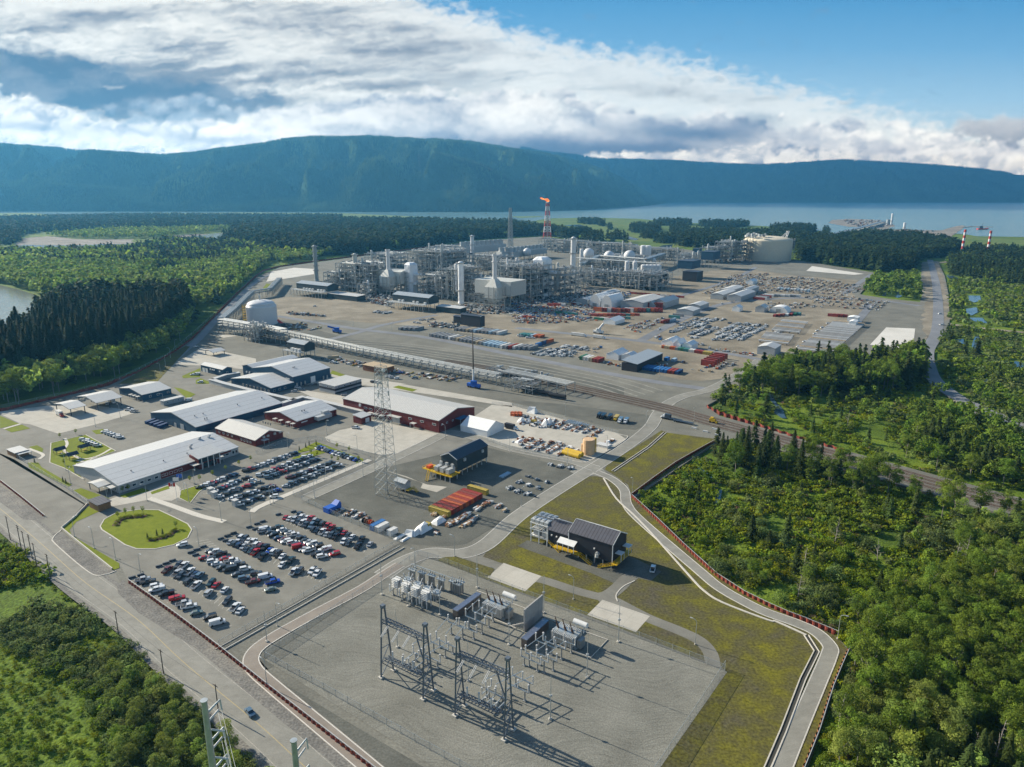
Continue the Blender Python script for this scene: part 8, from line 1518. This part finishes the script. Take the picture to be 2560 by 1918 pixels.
def grow_in(px,s0,mix,seed,hs=(14,24),thin=None):
 p=scatter(px,s0,seed);r=np.random.default_rng(seed+500);ks=[m_[0]for m_ in mix];w_=np.array([m_[1]for m_ in mix],float)
 big=fbm(p[:,0]/60,p[:,1]/60,200+seed%7,4);c=(big+r.normal(size=len(p))*.18)
 cum=np.cumsum(w_/w_.sum());u=np.clip(.5+c*.9,0,.9999);ki=np.searchsorted(cum,u)
 dens=fbm(p[:,0]/22,p[:,1]/22,300+seed%5,3)
 for i in range(len(p)):
  if thin is not None and dens[i]<thin:continue
  nm,_,kd,h0,h1=mix[ki[i]];PLANTS.append((kd,nm,p[i,0],p[i,1],r.uniform(h0,h1)))
CON=[('conifer',3,'conifer',20,36),('conifer2',1,'conifer',16,30)];DEC=[('broad',2,'broad',16,24),('broad2',2,'broad',14,22)];MIX=[('conifer',2,'conifer',18,30),('conifer2',1,'conifer',14,26),('broad',2,'broad',13,20)]
FAR=[('conifer',2,'conifer',16,26),('broad',2,'broad',12,19),('broad2',1,'broad',12,17)]
SHR=[('bush',3,'bush',1.6,5),('dry',.5,'bush',1.2,2.6),('bush2',3,'bush',1.4,4),('bush3',2,'bush',2,6.5),('dry',.4,'bush',1.2,3)]
grow_in([(-60,900),(70,862),(112,815),(160,790),(330,775),(470,775),(478,800),(400,862),(300,900),(150,940),(0,965),(-200,990)],6.5,[('conifer',4,'conifer',28,46),('conifer2',1,'conifer',24,38)],1)
grow_in([(-300,1045),(0,1012),(120,985),(275,945),(395,893),(465,838),(478,800),(400,862),(250,905),(100,945),(0,968),(-300,990)],6.5,[('broad',2,'broad',17,26),('broad2',3,'broad',15,24),('conifer2',.6,'conifer',18,26)],2)
grow_in([(120,790),(165,756),(240,742),(350,705),(600,640),(690,640),(640,685),(560,755),(470,780),(330,778)],8,DEC+[('conifer2',.5,'conifer',16,26)],3)
grow_in([(-400,690),(0,708),(60,724),(112,740),(250,738),(345,700),(400,672),(300,640),(0,636),(-400,650)],8,DEC,4)
grow_in([(-400,650),(0,636),(330,624),(420,603),(560,606),(700,625),(690,640),(560,665),(350,675)],8,FAR,5)
grow_in([(115,590),(180,585),(320,576),(430,575),(575,570),(560,578),(440,590),(400,596),(250,598),(170,595)],10,[('broad2',1,'broad',12,20),('broad',1,'broad',12,20)],6)
grow_in([(-400,560),(0,548),(120,546),(330,541),(600,542),(860,543),(840,560),(640,562),(560,570),(300,574),(110,580),(60,588),(50,606),(0,614),(-400,612)],12,[('conifer',2,'conifer',18,30),('broad',1,'broad',12,20)],7)
grow_in([(577,598),(577,576),(700,564),(840,558),(1000,560),(1280,566),(1350,580),(1490,600),(1510,608),(1350,588),(1180,599),(1090,612),(910,634),(820,640),(700,640),(620,622),(560,606)],8,[('conifer',4,'conifer',26,42),('conifer2',2,'conifer',20,34),('broad',1.2,'broad',16,24)],8)
grow_in([(560,608),(700,628),(820,632),(800,648),(705,660),(650,640)],8,DEC,9)
for k,(x,y,rx,ry)in enumerate(((1470,558,30,3),(1503,562,9,4),(1525,572,6,4),(1612,576,40,8),(1680,561,50,4),(1810,565,66,4),(1700,578,28,8),(1725,590,44,8),(1800,592,64,9),(1620,592,20,5),(1662,604,30,5),(1532,606,6,3),(1564,607,7,4),(1750,610,66,8),(1870,600,70,10),(1960,600,60,12),(1980,578,60,8),(2070,583,14,3),(1555,596,40,3),(1440,590,40,8))):
 grow_in([(x+rx*math.cos(a),y+ry*math.sin(a))for a in np.linspace(0,6.2,12)],9,[('conifer',2,'conifer',18,32),('conifer2',1,'conifer',14,26)],20+k)
grow_in([(1680,606),(1780,596),(1900,592),(1990,592),(2000,618),(1860,626),(1750,620)],8,CON,41)
grow_in([(1990,604),(2090,604),(2160,592),(2300,600),(2400,622),(2390,640),(2300,648),(2285,672),(2200,680),(2150,672),(2060,662),(1992,646)],7.5,[('conifer',4,'conifer',22,36),('conifer2',1.5,'conifer',18,30),('broad',.6,'broad',12,18)],42)
grow_in([(2185,692),(2290,690),(2303,730),(2300,752),(2230,744),(2155,733),(2175,705)],5.5,[('broad',2,'broad',9,18),('bush',1,'bush',3,6)],43,thin=-.25)
GAPS+=[PX([(2335,618),(2360,610),(2480,580),(2500,590),(2380,625),(2345,640)]),PX([(2360,800),(2560,822),(2560,838),(2360,812)])]
grow_in([(2365,655),(2400,642),(2440,622),(2560,628),(2800,630),(2800,730),(2560,715),(2450,700),(2380,690)],7,[('conifer',2,'conifer',16,26),('conifer2',2,'conifer',12,22),('broad',2,'broad',10,16)],44)
grow_in([(2372,690),(2450,700),(2560,715),(2800,730),(2800,1110),(2560,1060),(2430,1005),(2370,945),(2340,890),(2350,845),(2378,825)],5,[('bush',3,'bush',2.5,6),('bush3',2,'bush',2.5,6),('bush2',1,'bush',2,4),('broad',.8,'broad',8,14),('conifer2',.25,'conifer',10,18)],45,thin=-.35)
R1=[(1768,1012),(1800,980),(1890,918),(2050,908),(2200,908),(2298,880),(2322,962),(2430,1036),(2560,1092),(2800,1140),(2800,1300),(2560,1248),(2300,1172),(2000,1090),(1810,1036)]
grow_in(R1,3.6,SHR,46,thin=-.04);grow_in(R1,16,[('broad',2,'broad',8,15),('conifer2',1,'conifer',9,18),('broad2',1,'broad',7,13)],47)
grow_in([(1830,985),(1960,925),(2060,918),(2200,915),(2300,890),(2318,955),(2200,985),(1990,990)],7,[('conifer2',2,'conifer',18,30),('broad',3,'broad',14,24),('conifer',1,'conifer',18,28)],48)
grow_in([(2280,1040),(2430,1050),(2560,1100),(2800,1150),(2800,1290),(2400,1190),(2250,1140)],8,[('broad',3,'broad',10,17),('conifer2',.6,'conifer',12,20)],49)
R2=[(1803,1108),(1870,1104),(2000,1148),(2300,1238),(2560,1310),(2800,1380),(2800,2060),(2010,2060),(2060,1900),(2132,1640),(2110,1590),(1930,1508),(1800,1434),(1650,1292),(1594,1246)]
grow_in(R2,2.7,SHR,50,thin=-.22);grow_in(R2,15,[('conifer2',1.3,'conifer',8,16),('broad',1.6,'broad',6,11),('broad2',1,'broad',5,10)],51)
grow_in([(1770,1130),(1900,1110),(2200,1210),(2400,1270),(2560,1310),(2560,1340),(2350,1290),(2100,1220),(1900,1170),(1800,1200)],9,[('broad',2,'broad',13,21),('conifer2',1.2,'conifer',14,22)],52)
grow_in([(2150,1600),(2190,1500),(2300,1470),(2450,1440),(2560,1430),(2800,1480),(2800,2060),(2040,2060),(2090,1880)],6,[('broad',3,'broad',11,17),('broad2',1.6,'broad',10,16),('conifer2',.2,'conifer',12,17)],53)
grow_in([(2380,1300),(2560,1330),(2800,1400),(2800,1500),(2560,1440),(2400,1400)],7,[('broad',2,'broad',10,16),('broad2',1,'broad',9,15)],54)
B1=[(-400,1330),(0,1352),(60,1385),(135,1462),(215,1530),(300,1590),(400,1695),(520,1810),(620,1905),(720,2010),(-400,2060)]
GAPS.append(PX([(-300,1490),(0,1480),(60,1460),(140,1478),(220,1530),(150,1520),(90,1500),(0,1560),(-300,1600)]))
grow_in(B1,2.4,[('bush2',2,'bush',.8,1.6),('bush',2,'bush',.9,2)],55,thin=-.2)
grow_in([(0,1500),(140,1490),(215,1532),(300,1592),(400,1697),(520,1812),(620,1908),(720,2010),(300,2010),(260,1850),(200,1720),(60,1640),(0,1620)],2.8,[('bush3',3,'bush',2.5,4.5),('bush',2,'bush',2.4,4)],56,thin=-.28)
grow_in([(240,1690),(400,1700),(520,1812),(620,1908),(720,2010),(330,2010),(290,1860)],5.5,[('broad2',3,'broad',7,10),('broad',1,'broad',6,9)],57)
grow_in([(-400,1335),(0,1352),(60,1385),(130,1455),(60,1450),(0,1470),(-400,1480)],2.6,SHR,58)
# stands of dead grey trunks too
DEADS=[T(3,3,q)[0]for q in((1750,1600),(1945,1620),(2180,1640),(1440,1060),(1080,860),(1480,1080),(2030,800),(1600,900),(600,1330),(250,230),(1780,400))]+[T(3,2,q)[0]for q in((540,880),(1600,1600),(310,1600),(940,1550),(1690,1560),(1250,540),(680,380),(570,1400))]
# the countable ones: the 300 that show largest of each kind; the rest one mass per kind and depth
LMK=[('the wall corner of the upper moss field',1590,1240),('the pile wall beside the path',1700,1360),('the path opposite the black building',1830,1470),('the bend of the perimeter path',2110,1600),('the brown pile wall at the bottom',2090,1850),('the dead grey trunks in the wetland',2400,1650),('the bottom right corner',2500,1880),('the right end of the railway',2500,1330),('the railway where trees hide it',2150,1180),('the blue creek in the wetland',1790,1200),('the railway crossing',1700,1030),('the curved wetland edge',1850,990),('the pale liner basin',2200,930),('the haul road bend',2320,950),('the right edge below the haul road',2520,1130),('the open bog north of the railway',2000,1020),('the middle of the wetland scrub',2050,1350),('the wide scrub below the railway',2300,1420),
 ('the river bank at the left edge',30,900),('the bare river bend',130,780),('the dark spruce front',250,900),('the left perimeter road corner',420,870),('the forest corner by the truck shelters',60,1000),('the middle of the left forest',300,800),('the bright forest edge by the lawn strip',330,920),('the wood beside the white tank',480,770),('the poles at the left edge',50,1420),('the timber pole on the verge',290,1600),('the bushes under the steel pylon',480,1850),('the grassy slope at the bottom left',120,1800),('the pale willows at the bottom',380,1780),('the bank opposite the car park',200,1620)]
LW=[(n_,P(x,y))for n_,x,y in LMK]
arr=np.array([(x,y,h)for _,_,x,y,h in PLANTS]);dist=np.sqrt(arr[:,0]**2+arr[:,1]**2+CAM_H**2)
depv=arr[:,1]*cp+CAM_H*sp;sx_=1280+F_PX*arr[:,0]/depv;sy_=959-F_PX*(arr[:,1]*sp-CAM_H*cp)/depv;vis=(sx_>-10)&(sx_<2570)&(sy_<1950)
NAMES={'conifer':('spruce_tree','spruce','conifer tree'),'broad':('broadleaf_tree','broadleaf tree','tree'),'bush':('shrub','shrub','shrub')}
TONE={'conifer':'dark','conifer2':'mid green','broad':'green','broad2':'pale','bush':'green','bush2':'yellow green','bush3':'grey green','dry':'brownish'}
kinds=np.array([p[0]for p in PLANTS]);alone=np.zeros(len(PLANTS),bool);VAR={}
def crown_mesh(kd,tn,v):
 if(kd,tn,v)not in VAR:
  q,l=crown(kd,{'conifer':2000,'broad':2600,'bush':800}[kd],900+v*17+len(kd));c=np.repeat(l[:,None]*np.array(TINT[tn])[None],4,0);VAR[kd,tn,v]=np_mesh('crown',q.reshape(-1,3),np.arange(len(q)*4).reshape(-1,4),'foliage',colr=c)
 return VAR[kd,tn,v]
TR={}
for kd in('conifer','broad'):
 t=MB();t.tube((0,0,-.02),(0,0,.8 if kd=='conifer' else .55),.014,.004 if kd=='conifer' else .009,6,cap=False)
 if kd=='broad':
  for a in range(5):t.tube((0,0,.25+a*.06),(.14*math.cos(a*2.4),.14*math.sin(a*2.4),.55+a*.05),.007,.003,5,cap=False)
 TR[kd]=t.mesh('trunk','bark' if kd=='conifer' else 'bark_pale')
bt=MB();
for a in range(4):bt.tube((0,0,0),(.2*math.cos(a*1.6),.2*math.sin(a*1.6),.4),.02,.01,4,cap=False)
TR['bush']=bt.mesh('stems','bark');cnt_l={}
for kd in('conifer','broad','bush'):
 idx=np.where((kinds==kd)&vis)[0];idx=idx[np.argsort(-(arr[idx,2]/dist[idx]))][:300];alone[idx]=True;order=[]
 for i in idx:x,y=arr[i,0],arr[i,1];k=min(range(len(LW)),key=lambda q:(LW[q][1].x-x)**2+(LW[q][1].y-y)**2);order.append((k,(LW[k][1].x-x)**2+(LW[k][1].y-y)**2,i))
 for k,_,i in sorted(order):
  _,tn,x,y,h=PLANTS[i];r=random.Random(int(i));cnt_l[kd,tn,k]=c=cnt_l.get((kd,tn,k),0)+1
  z0=-1.2;nm,wd,cat=NAMES[kd];od=('','outer ','farther ','remoter ','yet remoter ','outlying ','far outlying ','outermost ')[min(7,(c-1)//20)]+ORD[(c-1)%20]
  lb=f"{TONE[tn]} {wd}, {od} nearest to {LW[k][0]}";o=thing(nm,lb,cat,(x,y,z0),r.uniform(0,6.28),wd+'s near '+LW[k][0])
  cr_=bpy.data.objects.new('crown' if kd!='bush' else 'foliage',crown_mesh(kd,tn,r.randrange(4 if kd!='bush' else 3)));C.objects.link(cr_);cr_.parent=o;s=h*(1 if kd!='bush' else 1.1);cr_.scale=(s*r.uniform(.85,1.2),s*r.uniform(.85,1.2),s);g=r.uniform(.75,1.25);cr_.color=(g*r.uniform(.9,1.12),g,g*r.uniform(.8,1.1),1)
  tr_=bpy.data.objects.new('trunk' if kd!='bush' else 'stems',TR[kd]);C.objects.link(tr_);tr_.parent=o;tr_.scale=(s,s,s)
# masses: everything beyond the countable ones, built plant by plant with fewer leaf clumps the farther it stands
LOD=((330,{'conifer':600,'broad':800,'bush':240}),(560,{'conifer':300,'broad':300,'bush':90}),(1000,{'conifer':110,'broad':110,'bush':26}),(1800,{'conifer':30,'broad':32,'bush':8}),(3500,{'conifer':14,'broad':14,'bush':5}),(1e9,{'conifer':7,'broad':8,'bush':4}))
MASSN={'conifer':('conifer_forest','dense spruce forest massed beyond the nearest trees'),'broad':('broadleaf_forest','broadleaf wood massed behind the nearest trees'),'bush':('undergrowth','low green scrub covering the wet ground')}
tot=0
for kd in('conifer','broad','bush'):
 VV,CC_=[],[];d0=0
 for d1,nn in LOD:
  sel=np.where((kinds==kd)&~alone&(dist>=d0)&(dist<d1))[0];d0=d1
  if not len(sel):continue
  for v in range(4):
   s_=sel[v::4]
   if not len(s_):continue
   q,l=crown(kd,nn[kd],40+v);r=np.random.default_rng(v+int(d1)%97);ph=r.uniform(0,6.28,len(s_));h=arr[s_,2];wd=h*r.uniform(.85,1.25,len(s_))*(1.1 if kd=='bush' else 1);c,s=np.cos(ph)*wd,np.sin(ph)*wd
   X_=q[None,:,:,0]*c[:,None,None]-q[None,:,:,1]*s[:,None,None]+arr[s_,0][:,None,None];Y_=q[None,:,:,0]*s[:,None,None]+q[None,:,:,1]*c[:,None,None]+arr[s_,1][:,None,None];Z_=q[None,:,:,2]*h[:,None,None]-1.2
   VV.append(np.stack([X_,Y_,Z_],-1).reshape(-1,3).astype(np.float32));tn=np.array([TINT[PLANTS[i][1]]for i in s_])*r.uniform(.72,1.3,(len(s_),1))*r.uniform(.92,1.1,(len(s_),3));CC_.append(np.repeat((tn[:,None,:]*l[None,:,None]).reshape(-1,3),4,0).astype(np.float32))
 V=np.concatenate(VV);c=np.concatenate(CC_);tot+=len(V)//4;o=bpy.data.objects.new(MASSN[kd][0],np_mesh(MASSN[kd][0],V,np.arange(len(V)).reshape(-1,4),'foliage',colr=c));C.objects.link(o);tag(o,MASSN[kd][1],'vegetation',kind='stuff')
print('plants',len(PLANTS),'mass quads',tot)
mat('dead_wood',(0.30,0.27,0.24),.9,var=.2)
for k,q in enumerate(DEADS):
 p=P(*q,-1.2);o=thing('dead_tree',f"bare grey dead trunk, {ORD[k]} counted up from the bottom right corner",'dead tree',p,rnd.random()*6,'bare dead trunks in the wetland');h=rnd.uniform(9,15);mb=MB();mb.tube((0,0,0),(h*.06,0,h),.2,.04,6);mb.build('trunk','dead_wood',o);mb=MB()
 for a in range(12):z=h*(.3+.055*a);t=rnd.random()*6;l_=(h-z)*.35+.4;mb.tube((z*.06,0,z),(z*.06+l_*math.cos(t),l_*math.sin(t),z+l_*.5),.06,.02,4,cap=False)
 mb.build('branches','dead_wood',o)
# planted beds and young trees on the lawns
def garden(kd,tn,p,h,name,lb,cat,group):
 o=thing(name,lb,cat,p,rnd.random()*6,group);c_=bpy.data.objects.new('crown' if kd!='bush' else 'foliage',crown_mesh(kd,tn,rnd.randrange(3)));C.objects.link(c_);c_.parent=o;c_.scale=(h,h,h);t=bpy.data.objects.new('trunk' if kd!='bush' else 'stems',TR[kd]);C.objects.link(t);t.parent=o;t.scale=(h*1.3,h*1.3,h)
mat('mulch',(0.09,0.05,0.03),.95,var=.3)
for b_,pts in enumerate((((1000,1225),(1020,1190),(1060,1165),(1110,1155),(1160,1150),(1210,1145),(1255,1150)),((1285,1350),(1330,1345),(1380,1335),(1430,1320),(1470,1300),(1500,1275),(1525,1260)))):
 l=smooth_line(PX(T(0,2,[c for q in pts for c in q])),3);bd=MB();ribbon(bd,l,3.4,.15);structure('flower_bed',bd,'mulch')
 for k,p in enumerate(l[:-1:1]):garden('bush','bush2',p+Vector((rnd.uniform(-.6,.6),rnd.uniform(-.6,.6),.15)),rnd.uniform(1.1,1.7),'shrub',f"golden shrub, {ORD[k % 20]} from the left in the {('upper', 'lower')[b_]} bed of the round lawn",'shrub','golden shrubs in the round lawn beds')
for k,(i,j,x,y)in enumerate(((0,2,1020,1160),(0,2,1085,1130),(0,2,1155,1115),(0,2,1235,1115),(0,2,1275,1340),(0,2,1355,1310),(0,2,1405,1300),(0,2,1520,1245),(0,2,1640,1090-240),(0,2,1725,840),(0,2,1835,800),(0,2,1950,755),(0,2,2065,710),(0,2,2165,670),(1,2,375,575),(1,2,430,550),(1,2,460,530),(1,2,520,525),(1,2,700,560),(1,2,805,590),(1,2,885,670),(1,2,655,665),(1,2,710,680),(1,2,475,610),(1,2,530,630),(0,2,545,845),(0,2,570,860),(0,2,300,680),(0,2,520,470),(0,2,655,435),(0,2,555,700),(0,2,1060,940),(0,2,1110,925),(0,2,1180,890),(0,2,1250,870))):
 cn=k in(4,5,6,14,15,16,17,25,26,27);garden('conifer' if cn else 'broad','conifer2' if cn else('bush2','broad2')[k%2],TP(i,j,x,y)+Vector((0,0,.1)),3.2 if cn else 3.8,'young_tree',f"{'small dark conifer' if cn else 'young leafy tree'}, {ORD[k % 20]} planted {('on the round lawn and along the porch drive', 'around the car park lawns and office front')[k // 20]}",'tree','young trees on the lawns')

# labels stay within sixteen words
for o in list(scene.objects):
 l=o.get('label')
 if l:
  w_=l.split()
  while len(w_)>16 and 'the' in w_[1:]:w_.pop(len(w_)-1-w_[::-1].index('the'))
  o['label']=' '.join(w_[:16])
